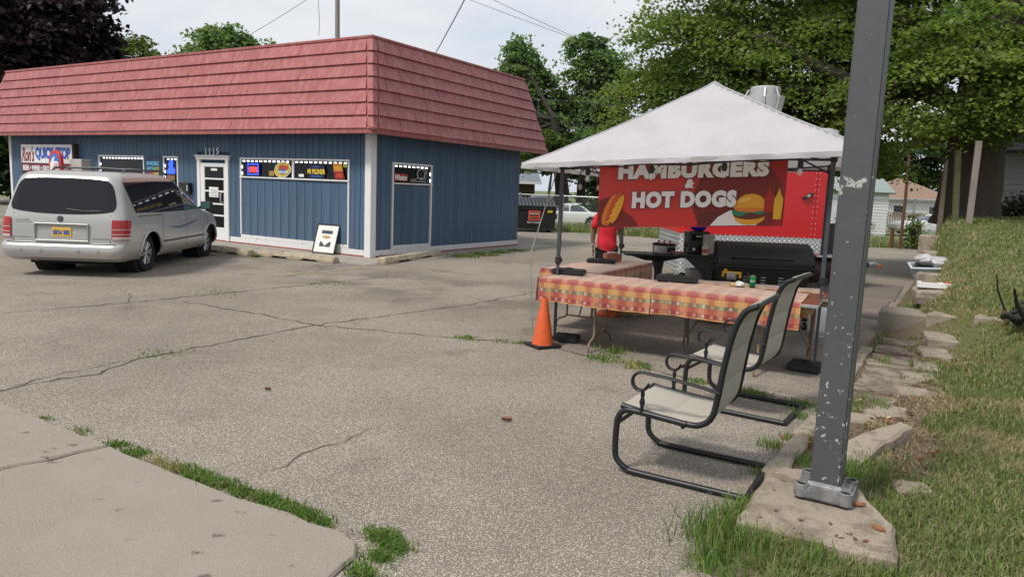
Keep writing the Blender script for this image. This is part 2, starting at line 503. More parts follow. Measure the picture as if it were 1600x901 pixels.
# cracks in the asphalt
M_crack = mat('crack_fill', (.075, .066, .05), .95, var=.4, scale=30, col2=(.06, .075, .022), f2=.6, s2=1.2)
def crack(pts, w):
    L = []
    for i in range(len(pts) - 1):
        a, b_ = Vector(pts[i]), Vector(pts[i + 1]); n = max(2, int((b_ - a).length / .09))
        nn = Vector((-(b_ - a).y, (b_ - a).x)).normalized()
        for j in range(n):
            L.append(a.lerp(b_, j / n) + nn * random.gauss(0, .02))
    L.append(Vector(pts[-1]))
    b = MB(); vs = []
    for i, p in enumerate(L):
        t = (L[min(i + 1, len(L) - 1)] - L[max(i - 1, 0)]).normalized(); nn = Vector((-t.y, t.x))
        k = w * .62 * random.uniform(.2, 1.5) * (.3 if i in (0, len(L) - 1) else 1)
        vs += [(p.x + nn.x * k, p.y + nn.y * k, .004), (p.x - nn.x * k, p.y - nn.y * k, .004)]
    b.add(vs, [(2 * i, 2 * i + 1, 2 * i + 3, 2 * i + 2) for i in range(len(L) - 1)])
    return tag(b.build('crack', M_crack), kind='structure')
crack([(-9, 7.3), (-6.19, 8.68), (-5.21, 9.78), (-4.36, 10.94), (-3.05, 12.73), (-2.3, 13.9)], .02)
crack([(-4.9, 4.95), (-4.03, 5.61), (-3.6, 6.2), (-3.52, 6.79), (-2.4, 8.74), (-.74, 10.63), (.01, 11.8), (.9, 13.2)], .019)
crack([(-4.05, 5.75), (-3.75, 6.35), (-3.55, 6.8)], .008)
crack([(-4.6, 10.05), (-3.32, 9.36), (-2.4, 8.74), (-1.51, 8.57), (-.72, 8.34), (.24, 8.17), (1.3, 7.3), (2.0, 6.6), (2.6, 6.1)], .019)
crack([(-1.47, 4.12), (-1.3, 4.5), (-1.13, 4.76), (-.9, 5.1)], .006)
crack([(-4.1, 13.04), (-3.62, 14.83)], .012)
crack([(-5.2, 9.8), (-5.5, 10.4), (-5.9, 10.9)], .007)
crack([(-3.6, 12.0), (-2.9, 11.9), (-2.2, 12.2)], .010)
mb = MB()    # painted stall line, worn
a, b_ = Vector((-4.35, 13.1, .005)), Vector((-3.0, 15.2, .005)); nn = Vector((.84, -.54, 0)) * .045
for i in range(7):
    p, q = a.lerp(b_, (i + random.uniform(0, .2)) / 7), a.lerp(b_, (i + random.uniform(.75, 1)) / 7)
    mb.add([p + nn, p - nn, q - nn, q + nn], [(0, 1, 2, 3)])
tag(mb.build('stall_line', mat('faded_yellow_paint', (.36, .29, .15), .8, var=.3, scale=20)), kind='structure')

# kerb pieces along the lawn edge and the broken walk beside it
kerb = thing('kerb', None, None); tag(kerb, kind='structure')
for u0, u1 in ((1.2, 3.15), (4.62, 5.5), (5.55, 6.1), (7.4, 8.6), (8.66, 9.5)):
    pts = [uv2xy(u0, -.93 + random.uniform(-.02, .02)), uv2xy(u1, -.93 + random.uniform(-.02, .02)), uv2xy(u1, -.80), uv2xy(u0, -.80)]
    slab(pts, -.08, .055, M_stone, kerb, 'kerb_stone', .015, .012)
M_path = mat('dirty_walk_concrete', (.27, .23, .18), .95, var=.22, scale=6, bump=.7, bscale=60, col2=(.12, .095, .07), f2=.85, s2=4, lo=.42, hi=.56, speck=.6)
path = thing('broken_walk', None, None); tag(path, kind='structure')
for u0, u1, d0, d1 in ((6.55, 7.2, .2, .5), (7.3, 8.45, .16, .62), (8.55, 9.25, .14, .55), (9.35, 9.9, .14, .55), (9.98, 10.4, .15, .5)):
    pts = [uv2xy(u0, d0 - .9), uv2xy(u0 + .05, d1 - .9), uv2xy(u1, d1 - .86), uv2xy(u1 - .04, d0 - .92)]
    slab(pts, -.08, .040 + random.uniform(0, .008), M_path, path, 'slab', .006, .035)
pad = thing('concrete_pad', None, None); tag(pad, kind='structure')
for u0, u1 in ((12.2, 14.6), (14.65, 17.5)):
    pts = [uv2xy(u0, -3.2), uv2xy(u0, -.98), uv2xy(u1, -1.02), uv2xy(u1, -3.2)]
    slab(pts, -.08, .018, mat('stained_concrete', (.16, .14, .12), .9, var=.3, scale=1.5, bump=.4, bscale=80), pad, 'slab', .01, .02)

# ------------------------------------------------------------------ grass
def blades(name, xy, z, h, w, m, lean=.5, kind='stuff'):
    n = len(xy)
    if n == 0: return
    ang = RNG.uniform(0, 2 * PI, n); la = RNG.uniform(0, 2 * PI, n); le = np.abs(RNG.normal(0, lean, n)) * h
    s = np.stack([np.cos(ang), np.sin(ang)], 1) * (w * .5)[:, None]
    t = np.stack([np.cos(la), np.sin(la)], 1) * le[:, None]
    co = np.empty((n, 5, 3), dtype=np.float32)
    co[:, 0, :2] = xy - s; co[:, 1, :2] = xy + s; co[:, 0, 2] = co[:, 1, 2] = z - .005
    co[:, 2, :2] = xy + s * .7 + t * .35; co[:, 3, :2] = xy - s * .7 + t * .35
    co[:, 2, 2] = co[:, 3, 2] = z + h * .58
    co[:, 4, :2] = xy + t; co[:, 4, 2] = z + h * (1 - .25 * np.clip(le / h, 0, 1.5))
    b = (np.arange(n) * 5)[:, None]
    f = np.concatenate([b + np.array([[0, 1, 2]]), b + np.array([[0, 2, 3]]), b + np.array([[3, 2, 4]])], 1).reshape(-1, 3)
    o = np_mesh(name, co.reshape(-1, 3), f, m)
    return tag(o, kind=kind)

def inpoly(xy, poly):
    x, y = xy[:, 0], xy[:, 1]; r = np.zeros(len(xy), bool); n = len(poly)
    for i in range(n):
        x0, y0 = poly[i]; x1, y1 = poly[(i + 1) % n]
        c = ((y0 > y) != (y1 > y)) & (x < (x1 - x0) * (y - y0) / (y1 - y0 + 1e-9) + x0)
        r ^= c
    return r

def vnoise(xy, s, seed):
    rg = np.random.default_rng(seed); v = 0; amp = 1; tot = 0
    for k in range(4):
        g = rg.random((64, 64)); p = xy * s + 100
        i = np.floor(p).astype(int); f = p - i; f = f * f * (3 - 2 * f); i %= 64; j = (i + 1) % 64
        v = v + amp * ((g[i[:, 0], i[:, 1]] * (1 - f[:, 0]) + g[j[:, 0], i[:, 1]] * f[:, 0]) * (1 - f[:, 1]) + (g[i[:, 0], j[:, 1]] * (1 - f[:, 0]) + g[j[:, 0], j[:, 1]] * f[:, 0]) * f[:, 1])
        tot += amp; amp *= .5; s *= 2.1
    return v / tot

POLE_SLAB = [(1.22, 3.55), (1.63, 4.30), (1.95, 4.30), (2.06, 4.08), (2.02, 3.53), (1.83, 3.19), (1.62, 3.33)]
def grass_mat(name, g1, g2, dry, dryamt, scale=.9):
    m = bpy.data.materials.new(name); m.use_nodes = True
    N = NT(m.node_tree); b = m.node_tree.nodes['Principled BSDF']; out = m.node_tree.nodes['Material Output']
    r = N.rnd('island'); n = N.noise(N.coord('Object'), scale, 4, .6)
    c = N.mix(r, (*g1, 1), (*g2, 1))
    r2 = (r * 7.31).frac()
    c = N.mix(N.math('ADD', N.ramp(n, .53, .66) * .9, r2.gt(1 - dryamt) * .9, clamp=True), c, N.mix(r2, (*dry, 1), (dry[0] * .7, dry[1] * .72, dry[2] * .7, 1)))
    N.put(b.inputs['Base Color'], c); b.inputs['Roughness'].default_value = .6; b.inputs['Specular IOR Level'].default_value = .25
    tr = N.node('ShaderNodeBsdfTranslucent'); N.put(tr.inputs[0], c)
    ms = N.node('ShaderNodeMixShader'); ms.inputs[0].default_value = .3
    m.node_tree.links.new(b.outputs[0], ms.inputs[1]); m.node_tree.links.new(tr.outputs[0], ms.inputs[2])
    m.node_tree.links.new(ms.outputs[0], out.inputs[0])
    return m
M_grass = grass_mat('lawn_grass', (.10, .155, .036), (.22, .285, .085), (.50, .42, .25), .22)
M_weed = grass_mat('weed_green', (.075, .15, .025), (.18, .28, .06), (.40, .35, .16), .05, 2)

n = 420000
r = np.exp(RNG.uniform(math.log(2.6), math.log(30), n)); th = RNG.uniform(math.radians(-5), math.radians(75), n)
xy = np.stack([r * np.sin(th), r * np.cos(th)], 1)
u = .525 * xy[:, 0] + .851 * xy[:, 1]; d = .851 * xy[:, 0] - .525 * xy[:, 1] + .9
nz = vnoise(xy, 1.1, 3); nf = vnoise(xy, 3.5, 5)
ke = sstep(u, 8.0, 10.0); edge = (.85 + (nz - .5) * 1.1) * (1 - ke) + (.35 + (nz - .5) * .9) * ke
edge = np.where(u < 4.6, .25 + (nf - .5) * .5, edge)
keep = (d > edge) | ((d > .05) & (nf > .56) & (nz > .42))
keep &= ~((nz > .62) & (nf < .48) & (d > .6) & (RNG.random(n) < .55))                       # thin, dry patches
keep &= ~inpoly(xy, POLE_SLAB)
keep &= u < 30
keep &= RNG.random(n) < np.where(nz > .56, .55, 1)
xy = xy[keep]; nfk = vnoise(xy, 2.2, 9); rr = r[keep]
h = (.024 + .042 * nfk + .024 * RNG.random(len(xy))) * np.where(d[keep] < .5, 1.25, 1)
blades('lawn_grass', xy, terr(xy[:, 0], xy[:, 1]), h, .0035 + .0009 * rr, M_grass, .75)

def clump(cx, cy, n, rad, h, ex=(1, 0), el=1):
    a = RNG.normal(0, 1, (n, 2)) * rad; e_ = np.array(ex)
    p = np.array([cx, cy]) + a[:, :1] * e_ * el + a[:, 1:] * np.array([-e_[1], e_[0]])
    return p, np.full(n, h) * RNG.uniform(.45, 1.15, n)
# tall weeds round the pole slab and kerb
PP, HH = [], []
for cx, cy, n, rad, h in ((1.12, 3.55, 420, .10, .17), (1.28, 3.72, 380, .07, .16), (1.40, 3.92, 160, .05, .11), (1.05, 3.3, 300, .09, .13), (1.62, 4.50, 60, .04, .06), (1.5, 3.32, 330, .09, .13), (1.75, 3.15, 260, .08, .10), (1.3, 3.38, 330, .09, .14), (2.15, 4.35, 260, .10, .13), (2.35, 4.5, 300, .14, .12), (2.0, 4.62, 150, .08, .10), (1.0, 3.05, 200, .12, .1), (1.9, 5.0, 120, .06, .08), (2.4, 5.75, 100, .06, .07), (2.1, 5.2, 90, .05, .06)):
    p, hh = clump(cx, cy, n, rad, h); PP.append(p); HH.append(hh)
P2 = np.concatenate(PP); H2 = np.concatenate(HH)
k = ~inpoly(P2, [(x * .97 + 1.75 * .03, y * .97 + 3.75 * .03) for x, y in POLE_SLAB])
P2, H2 = P2[k], H2[k]
z2 = np.where(.851 * P2[:, 0] - .525 * P2[:, 1] + .9 > 0, terr(P2[:, 0], P2[:, 1]), 0)
blades('tall_grass', P2, z2, H2, np.full(len(P2), .006), M_weed, .6)
# weeds along the sidewalk edge and in the cracks
PP, HH = [], []
edge_pts = [(-2.54, 4.50, 160, .05, .035), (-2.35, 4.36, 260, .06, .04), (-2.15, 4.24, 120, .05, .04), (-1.98, 4.14, 300, .06, .05), (-1.82, 4.04, 420, .055, .06), (-1.66, 3.95, 420, .055, .055), (-1.5, 3.86, 260, .05, .05), (-1.34, 3.77, 330, .05, .065), (-1.2, 3.68, 420, .055, .05), (-1.07, 3.6, 380, .05, .055), (-.96, 3.53, 140, .04, .05), (-.62, 3.40, 520, .055, .05), (-.55, 3.30, 420, .05, .045), (-.60, 3.20, 260, .045, .05), (-.66, 3.06, 240, .05, .055), (-3.3, 4.95, 40, .05, .03), (-2.9, 4.70, 60, .06, .035)]
for cx, cy, n, rad, h in edge_pts:
    p, hh = clump(cx + .03, cy + .035, n, rad * .62, h * .72, (.86, -.5), 1.5); PP.append(p); HH.append(hh)
for cx, cy, n, rad, h in ((1.02, 7.55, 260, .1, .04), (1.32, 7.28, 260, .08, .05), (1.15, 7.9, 90, .07, .09), (1.8, 6.75, 160, .06, .03), (2.2, 6.4, 220, .08, .04), (2.55, 6.1, 200, .07, .04), (.15, 8.2, 60, .06, .03), (-.1, 8.25, 40, .06, .03), (-.5, 8.32, 120, .07, .035), (-3.4, 7.0, 70, .15, .03), (-4.4, 10.9, 60, .2, .03), (-3.2, 12.5, 50, .2, .03), (-1.2, 18.2, 240, .18, .10), (-.75, 18.9, 300, .16, .10), (-.35, 19.8, 220, .15, .08), (.1, 20.6, 200, .14, .06), (-5.75, 16.2, 90, .05, .09)):
    p, hh = clump(cx, cy, n, rad, h); PP.append(p); HH.append(hh)
P2 = np.concatenate(PP); H2 = np.concatenate(HH)
blades('crack_weeds', P2, np.full(len(P2), .003), H2, .005 + .0009 * np.hypot(P2[:, 0], P2[:, 1]), M_weed, .9)
# dead thatch between the blades and fine leaf litter on the dirt
n = 150000
r = np.exp(RNG.uniform(math.log(2.6), math.log(16), n)); th = RNG.uniform(math.radians(0), math.radians(75), n)
xy = np.stack([r * np.sin(th), r * np.cos(th)], 1)
u = .525 * xy[:, 0] + .851 * xy[:, 1]; d = .851 * xy[:, 0] - .525 * xy[:, 1] + .9
keep = (d > .5) & ~inpoly(xy, POLE_SLAB) & (vnoise(xy, 1.1, 3) + .3 * vnoise(xy, 4, 6) > .58)
xy = xy[keep]
blades('dead_thatch', xy, terr(xy[:, 0], xy[:, 1]), RNG.uniform(.02, .05, len(xy)), .004 + .0008 * r[keep], grass_mat('thatch', (.30, .24, .13), (.48, .40, .24), (.36, .28, .15), .3), 1.6)
n = 5200
uu, ddd = RNG.uniform(3.6, 10.5, n), np.abs(RNG.normal(.45, .35, n)) + .02
x, y = uv2xy(uu, ddd - .9); xy = np.stack([x, y], 1); k = (vnoise(xy, 2.4, 12) > .46) & (ddd < 1.5) & (~inpoly(xy, POLE_SLAB) | (RNG.random(len(xy)) < .05))
xy = xy[k]; a = RNG.uniform(0, 2 * PI, len(xy)); s = RNG.uniform(.006, .024, len(xy))
zl = np.where(inpoly(xy, POLE_SLAB), .119, terr(xy[:, 0], xy[:, 1]) + .006)
co = np.empty((len(xy), 4, 3)); 
for q, (c_, s_) in enumerate(((1, 0), (0, .5), (-1, 0), (0, -.5))):
    co[:, q, 0] = xy[:, 0] + s * (np.cos(a) * c_ - np.sin(a) * s_); co[:, q, 1] = xy[:, 1] + s * (np.sin(a) * c_ + np.cos(a) * s_); co[:, q, 2] = zl + RNG.uniform(0, .008, len(xy))
tag(np_mesh('leaf_litter', co.reshape(-1, 3), (np.arange(len(xy)) * 4)[:, None] + np.array([[0, 1, 2, 3]]), grass_mat('litter_brown', (.10, .055, .03), (.30, .19, .10), (.22, .10, .045), .35)), kind='stuff')
# rough grass beyond the fence
n = 26000
P2 = np.stack([RNG.uniform(-4, 17, n), 27.5 + RNG.random(n) ** 1.6 * 8], 1)
k = (P2[:, 1] > np.interp(P2[:, 0], [-4, 1.7, 9, 17], [33, 31.4, 27.3, 29.6])) & (vnoise(P2, .8, 4) > .38)
P2 = P2[k]
blades('rough_grass', P2, np.full(len(P2), -.04), RNG.uniform(.1, .42, len(P2)), np.full(len(P2), .05), M_grass, .5)
# ------------------------------------------------------------------ the store
ST = thing('convenience_store', 'long low blue sided store with red shingled mansard roof and white trim', 'store', (-3.36, 17.02, 0), math.atan2(.853, .521))
# local frame: +x runs along the side wall (away), +y along the front wall (to the left); front faces -x, side faces -y
SL, FL, WH = 6.65, 16.75, 2.9
M_seam = mat('siding_backing', (.022, .045, .085), .8, var=.1)
core = MB(); core.bx(.03, SL - .02, .03, FL - .02, .0, WH - .02)
BOARD = {}
def board(parent, c, w, h, axis):
    key = (round(w, 3), round(h, 2), axis)
    if key not in BOARD:
        b = MB()
        if axis == 'f': b.box((0, 0, 0), (.022, w, h))
        else: b.box((0, 0, 0), (w, .022, h))
        BOARD[key] = b.mesh('siding_board', M_blue, bevel=.005)
    o = link_mesh('siding_board', BOARD[key], parent); o.location = c
    return o
def boards(parent, a0, a1, z0, z1, w, axis):
    n = max(1, round((a1 - a0) / w)); w = (a1 - a0) / n
    for i in range(n):
        a = a0 + (i + .5) * w; dep = .010 + random.uniform(-.002, .002)
        c = (dep, a, (z0 + z1) / 2) if axis == 'f' else (a, dep, (z0 + z1) / 2)
        board(parent, c, w - .011, z1 - z0, axis)
wf = core.build('wall', M_seam, ST)
F1 = (.70, 4.52, 1.78, 2.22); DOOR = (5.12, 6.24); F2 = (7.27, 7.87, 1.25, 2.22); F3 = (8.88, 11.17, 1.25, 2.22)
for a0, a1, z0, z1, w in ((.16, .66, .17, WH, .166), (4.56, 5.02, .17, WH, .2), (6.34, 7.22, .17, WH, .2), (7.92, 8.83, .17, WH, .2), (11.22, FL - .12, .17, WH, .205),
                          (.66, 4.56, 2.27, WH, .2), (5.02, 6.34, 2.40, WH, .2), (7.22, 7.92, 2.27, WH, .2), (8.83, 11.22, 2.27, WH, .2),
                          (.72, 4.50, .26, 1.74, .29), (7.22, 7.92, .17, 1.2, .2), (8.83, 11.22, .17, 1.2, .2)):
    boards(wf, a0, a1, z0, z1, w, 'f')
S1 = (.78, 2.22, 1.77, 2.21)
for a0, a1, z0, z1, w in ((.16, .73, .17, WH, .19), (2.27, SL - .02, .17, WH, .2), (.73, 2.27, 2.25, WH, .2), (.80, 2.20, .26, 1.73, .35)):
    boards(wf, a0, a1, z0, z1, w, 's')
# white corner boards, skirting and red paint line
def trim(name, x0, x1, y0, y1, z0, z1, m=M_white, parent=ST, bevel=.004):
    b = MB(); b.bx(x0, x1, y0, y1, z0, z1); return b.build(name, m, parent, bevel=bevel)
trim('corner_post', -.045, .145, -.045, .145, .01, WH)
trim('corner_trim', -.04, .10, FL - .11, FL + .02, .01, WH)
M_skirt = mat('peeling_white_paint', (.70, .70, .70), .6, var=.08, scale=7, bump=.2, bscale=30, col2=(.33, .22, .17), f2=.75, s2=9, lo=.60, hi=.68)
trim('skirting', -.020, .03, .147, 5.0, .02, .167, M_skirt)
trim('skirting', -.020, .03, 6.36, FL - .112, .02, .167, M_skirt)
trim('skirting', -.0230, .03, .66, 4.56, .168, .255, M_skirt)
trim('skirting', .147, SL, -.020, .03, .02, .167, M_skirt)
trim('skirting', .73, 2.27, -.023, .03, .168, .255, M_skirt)
M_redline = mat('red_line_paint', (.30, .07, .06), .8, var=.3, scale=20)
trim('paint_line', -.028, .02, .147, FL, .008, .040, M_redline)
trim('paint_line', .147, SL, -.028, .02, .008, .040, M_redline)

M_led = emit('led_white', (.9, .96, 1), 2.6)
def window(axis, a0, a1, z0, z1, mull=(), leds='t', low=None):
    """framed strip window; low = bottom of the framed panel below it"""
    w = thing('window', None, None); w.parent = ST
    def bx(b, p0, p1, q0, q1, zz0, zz1):      # p across the wall thickness
        if axis == 'f': b.bx(p0, p1, q0, q1, zz0, zz1)
        else: b.bx(q0, q1, p0, p1, zz0, zz1)
    f = MB(); t = .045
    bx(f, -.035, .03, a0 - t, a1 + t, z1, z1 + t)
    bx(f, -.045, .03, a0 - t, a1 + t, z0 - t * .8, z0)
    zl = low if low is not None else z0 - t * .8
    bx(f, -.032, .03, a0 - t, a0, zl, z1); bx(f, -.032, .03, a1, a1 + t, zl, z1)
    for q in mull: bx(f, -.025, .03, q - .035, q + .035, z0, z1)
    f.build('frame', M_white, w, bevel=.004)
    g = MB(); bx(g, .005, .024, a0, a1, z0, z1)
    g.build('pane', M_glass, w)
    l = MB()
    q = a0 + .06
    while q < a1 - .1:
        if not any(abs(q + .03 - m_) < .08 for m_ in mull): bx(l, -.004, .003, q, q + .085, z1 - .058, z1 - .026)
        q += .165
    for side, qq in (('l', a1 - .035), ('r', a0 + .012)):
        if side in leds:
            z = z0 + .04
            while z < z1 - .12:
                bx(l, -.004, .003, qq, qq + .022, z, z + .08); z += .165
    o = l.build('led_strip', M_led, w); o['kind'] = 'stuff'
    return w
window('f', *F1, mull=(2.57,), leds='tl', low=.26)
window('f', *F2, leds='tlr')
window('f', *F3, leds='tl')
window('s', *S1, leds='tl', low=.26)

# door
dr = thing('door', None, None); dr.parent = ST
y0, y1 = DOOR
b = MB()
b.bx(-.05, .03, y0 - .10, y0 + .02, .03, 2.19); b.bx(-.05, .03, y1 - .02, y1 + .10, .03, 2.19)
b.bx(-.06, .03, y0 - .14, y1 + .14, 2.19, 2.27); b.bx(-.09, .03, y0 - .17, y1 + .17, 2.27, 2.31)
b.build('door_frame', M_white, dr, bevel=.006)
b = MB()
b.bx(-.03, .02, y0 + .02, y0 + .11, .04, 2.1); b.bx(-.03, .02, y1 - .20, y1 - .02, .04, 2.1)
b.bx(-.03, .02, y0 + .11, y1 - .20, 2.0, 2.1); b.bx(-.03, .02, y0 + .11, y1 - .20, .04, .38)
b.build('door_leaf', M_white, dr, bevel=.005)
zs = [.38, .70, 1.01, 1.35, 1.68, 2.0]
for i in range(5):
    b = MB(); b.bx(-.004, .008, y0 + .11, y1 - .20, zs[i], zs[i + 1]); b.build('pane', M_glass, dr)
    if i: b = MB(); b.bx(-.028, .0, y0 + .11, y1 - .20, zs[i] - .022, zs[i] + .022); b.build('glazing_bar', M_white, dr, bevel=.004)
b = MB(); b.tube([(-.03, y0 + .16, 1.32), (-.10, y0 + .16, 1.30), (-.10, y0 + .16, 1.08), (-.03, y0 + .16, 1.06)], .016, 8)
b.build('handle', M_alu, dr, smooth=50)
nt_ = MB(); nt_.bx(-.036, -.030, y0 + .33, y0 + .72, 1.19, 1.46); nt = nt_.build('notice', M_paper, dr)
M_ink = mat('dark_ink', (.03, .03, .035), .6, var=.02)
EXF, EZ = (0, -1, 0), (0, 0, 1)       # reading direction on the front wall
lines = MB()
for i in range(5): lines.bx(-.038, -.0365, y0 + .37, y0 + .68 - .05 * (i % 2), 1.22 + i * .038, 1.232 + i * .038)
lines.build('print', mat('grey_ink', (.25, .25, .27), .6, var=.02), nt)
b = MB(); b.bx(-.012, -.006, y0 + .40, y0 + .66, 1.90, 1.96); b.build('sticker', M_paper, dr)
# house number
for i, ch in enumerate('1115'):
    text(ST, ch, (-.012, 5.98 - i * .165, 2.42), EXF, EZ, .24, M_white, 'house_number', depth=.02, offset=.004)
    if ch == '1':
        b = MB(); b.bx(-.022, -.002, 5.98 - i * .165 - .045, 5.98 - i * .165 + .045, 2.325, 2.345); b.build('house_number', M_white, ST)
# soffit string
# ---- mansard roof
RO = thing('roof', None, None); RO.parent = ST
O, ZB, ZT = .5, 2.95, 5.02
yb0, yb1, yt0, yt1 = -O, FL + .95, .10, FL + .25
xb1, xt1 = SL + .72, SL + .20
M_deck = mat('roof_deck', (.10, .035, .035), .9, var=.2)
b = MB()
B_ = [(-O, yb0), (xb1, yb0), (xb1, yb1), (-O, yb1)]; T_ = [(.10, yt0), (xt1, yt0), (xt1, yt1), (.10, yt1)]
b.add([(x, y, ZB) for x, y in B_] + [(x, y, ZT) for x, y in T_], [(i, (i + 1) % 4, 4 + (i + 1) % 4, 4 + i) for i in range(4)] + [(4, 5, 6, 7), (3, 2, 1, 0)])
b.build('roof_deck', M_deck, RO)
b = MB()
for (x0, x1, y0_, y1_) in ((-O - .03, -O + .03, yb0 - .03, yb1 + .03), (-O + .031, xb1 + .03, yb0 - .03, yb0 + .03)):
    b.bx(x0, x1, y0_, y1_, ZB - .13, ZB + .015)
b.build('fascia', M_red, RO, bevel=.008)
b = MB(); b.bx(-O + .03, 0.0, yb0 + .03, yb1, ZB - .05, ZB - .035); b.bx(0.001, xb1, yb0 + .03, 0.0, ZB - .05, ZB - .035)
b.build('soffit', mat('soffit_board', (.09, .095, .11), .8, var=.1), RO)
b = MB()
b.bx(.06, .14, yt0 - .04, yt1, ZT - .02, ZT + .045); b.bx(.141, xt1 + .02, yt0 - .04, yt0 + .04, ZT - .02, ZT + .043)
b.build('drip_edge', M_red, RO, bevel=.01)
NR = 7
def face(o, es, s_lo0, s_lo1, s_hi0, s_hi1, up, n, w, off):
    """o: foot of the slope at s=0; es along; up: full slope vector; n outward normal"""
    o, es, up, n = Vector(o), Vector(es), Vector(up), Vector(n).normalized()
    for r in range(NR):
        t0, t1 = r / NR, (r + 1) / NR
        L = lambda t: s_lo0 + (s_hi0 - s_lo0) * t
        R = lambda t: s_lo1 + (s_hi1 - s_lo1) * t
        a = L(t0) - w + off * (r % 2) + random.uniform(-.05, .05) * 0 - w * .2
        while a < R(t0):
            e_ = a + w
            g = .004 if w > 1.1 else .008
            q = [(max(L(t0), a + g), t0 - .012), (min(R(t0), e_ - g), t0 - .012), (min(R(t1), e_ - g), t1), (max(L(t1), a + g), t1)]
            if q[1][0] - q[0][0] > .03 and q[2][0] - q[3][0] > -.001:
                k0 = .052 + random.uniform(-.004, .005); k1 = .006
                P = [o + es * s + up * t for s, t in q]
                vs = P + [P[0] + n * k0, P[1] + n * (k0 + random.uniform(-.002, .002)), P[2] + n * k1, P[3] + n * k1]
                bb = MB(); bb.add(vs, [(0, 3, 2, 1), (4, 5, 6, 7), (0, 1, 5, 4), (1, 2, 6, 5), (2, 3, 7, 6), (3, 0, 4, 7)])
                bb.build('shingle', M_red, RO)
            a = e_
dx, dz = .10 + O, ZT - ZB
face((-O, 0, ZB), (0, 1, 0), yb0 + .16, yb1, yt0 + .16, yt1, (dx, 0, dz), (-dz, 0, dx), 1.22, .6)
dy = yt0 - yb0
face((0, yb0, ZB), (1, 0, 0), -O + .16, xb1, .10 + .16, xt1, (0, dy, dz), (0, -dz, dy), .98, .5)
# hip pieces wrapped over the corner, one a course
for r in range(NR):
    t0, t1 = r / NR - .012, (r + 1) / NR
    def hp(t, k): return Vector((-O + dx * t - k, yb0 + dy * t - k, ZB + dz * t))
    vs = []
    for t, k in ((t0, .056), (t1, .010)):
        c = hp(t, k); vs += [c + Vector((0, .165, 0)) + Vector((k - .006, 0, 0)) * 0, c, c + Vector((.165, 0, 0))]
    for t in (t0, t1):
        c = hp(t, 0); vs += [c + Vector((0.0, .165, 0)), c, c + Vector((.165, 0.0, 0))]
    b = MB(); b.add(vs, [(0, 1, 4, 3), (1, 2, 5, 4), (6, 9, 10, 7), (7, 10, 11, 8), (0, 6, 7, 1), (1, 7, 8, 2), (3, 4, 10, 9), (4, 5, 11, 10), (0, 3, 9, 6), (2, 8, 11, 5)])
    b.build('hip_tile', M_red, RO, bevel=.004)
b = MB(); b.box((-O - .04, yb0 - .04, ZB - .01), (.16, .15, .10), Matrix.Rotation(.4, 3, 'X')); b.build('corner_patch', M_red, RO, bevel=.03)

# concrete apron under the walls
b = MB()
b.prism([(-1.25, -1.0), (SL + .9, -.95), (SL + .6, -.03), (.0, -.03), (0, FL), (-1.25, FL)], (1, 0, 0), (0, 1, 0), (0, 0, 1), (0, 0, -.05), .058)
ap = b.build('store_walk', M_conc); ap.location = ST.location; ap.rotation_euler = ST.rotation_euler
tag(ap, kind='structure')

def on_front(y, z, out=.05):    # world position of a spot on the front wall
    return ST.location + Vector((.521, .853, 0)) * -out + Vector((-.853, .521, 0)) * y + Vector((0, 0, z))
def on_side(x, z, out=.05):
    return ST.location + Vector((.521, .853, 0)) * x - Vector((-.853, .521, 0)) * out + Vector((0, 0, z))
ROT_F = math.atan2(.853, .521) - PI / 2      # thing whose local +x reads right on the front wall, local -y faces out
ROT_S = math.atan2(.853, .521)
def panel(parent, name, w, h, d, m, c=(0, 0, 0), bevel=.003):
    b = MB(); b.box(c, (w, d, h)); return b.build(name, m, parent, bevel=bevel)
def wtext(parent, body, x, z, y, w, h, m, name='lettering', **kw):
    return text(parent, body, (x, y, z), (1, 0, 0), (0, 0, 1), .2, m, name, fit=(w, h), **kw)
# --- shop sign
sg = thing('shop_sign', 'white box sign with blue and maroon lettering on the left of the blue wall', 'sign', on_front(14.02, 2.10, .12), ROT_F)
panel(sg, 'box', 3.30, .98, .2, mat('dark_sign_case', (.05, .03, .03), .6), (0, .04, 0), .01)
panel(sg, 'upper_panel', 3.18, .60, .012, M_white, (0, -.068, .155))
M_maroon = mat('maroon_print', (.16, .022, .035), .5, var=.05)
panel(sg, 'lower_panel', 3.18, .28, .012, M_maroon, (0, -.068, -.31))
M_bluepr = mat('blue_print', (.03, .10, .42), .5, var=.04)
wtext(sg, "Ron's", -1.13, .14, -.078, .84, .50, mat('red_brown_print', (.22, .03, .04), .5, var=.04), shear=.35, offset=.006)
wtext(sg, 'QUICK STOP', .43, .155, -.078, 2.16, .44, M_bluepr, offset=.012)
wtext(sg, 'BEER • WINE • GROCERY • LOTTO', .0, -.31, -.078, 3.0, .17, M_white, offset=.008)
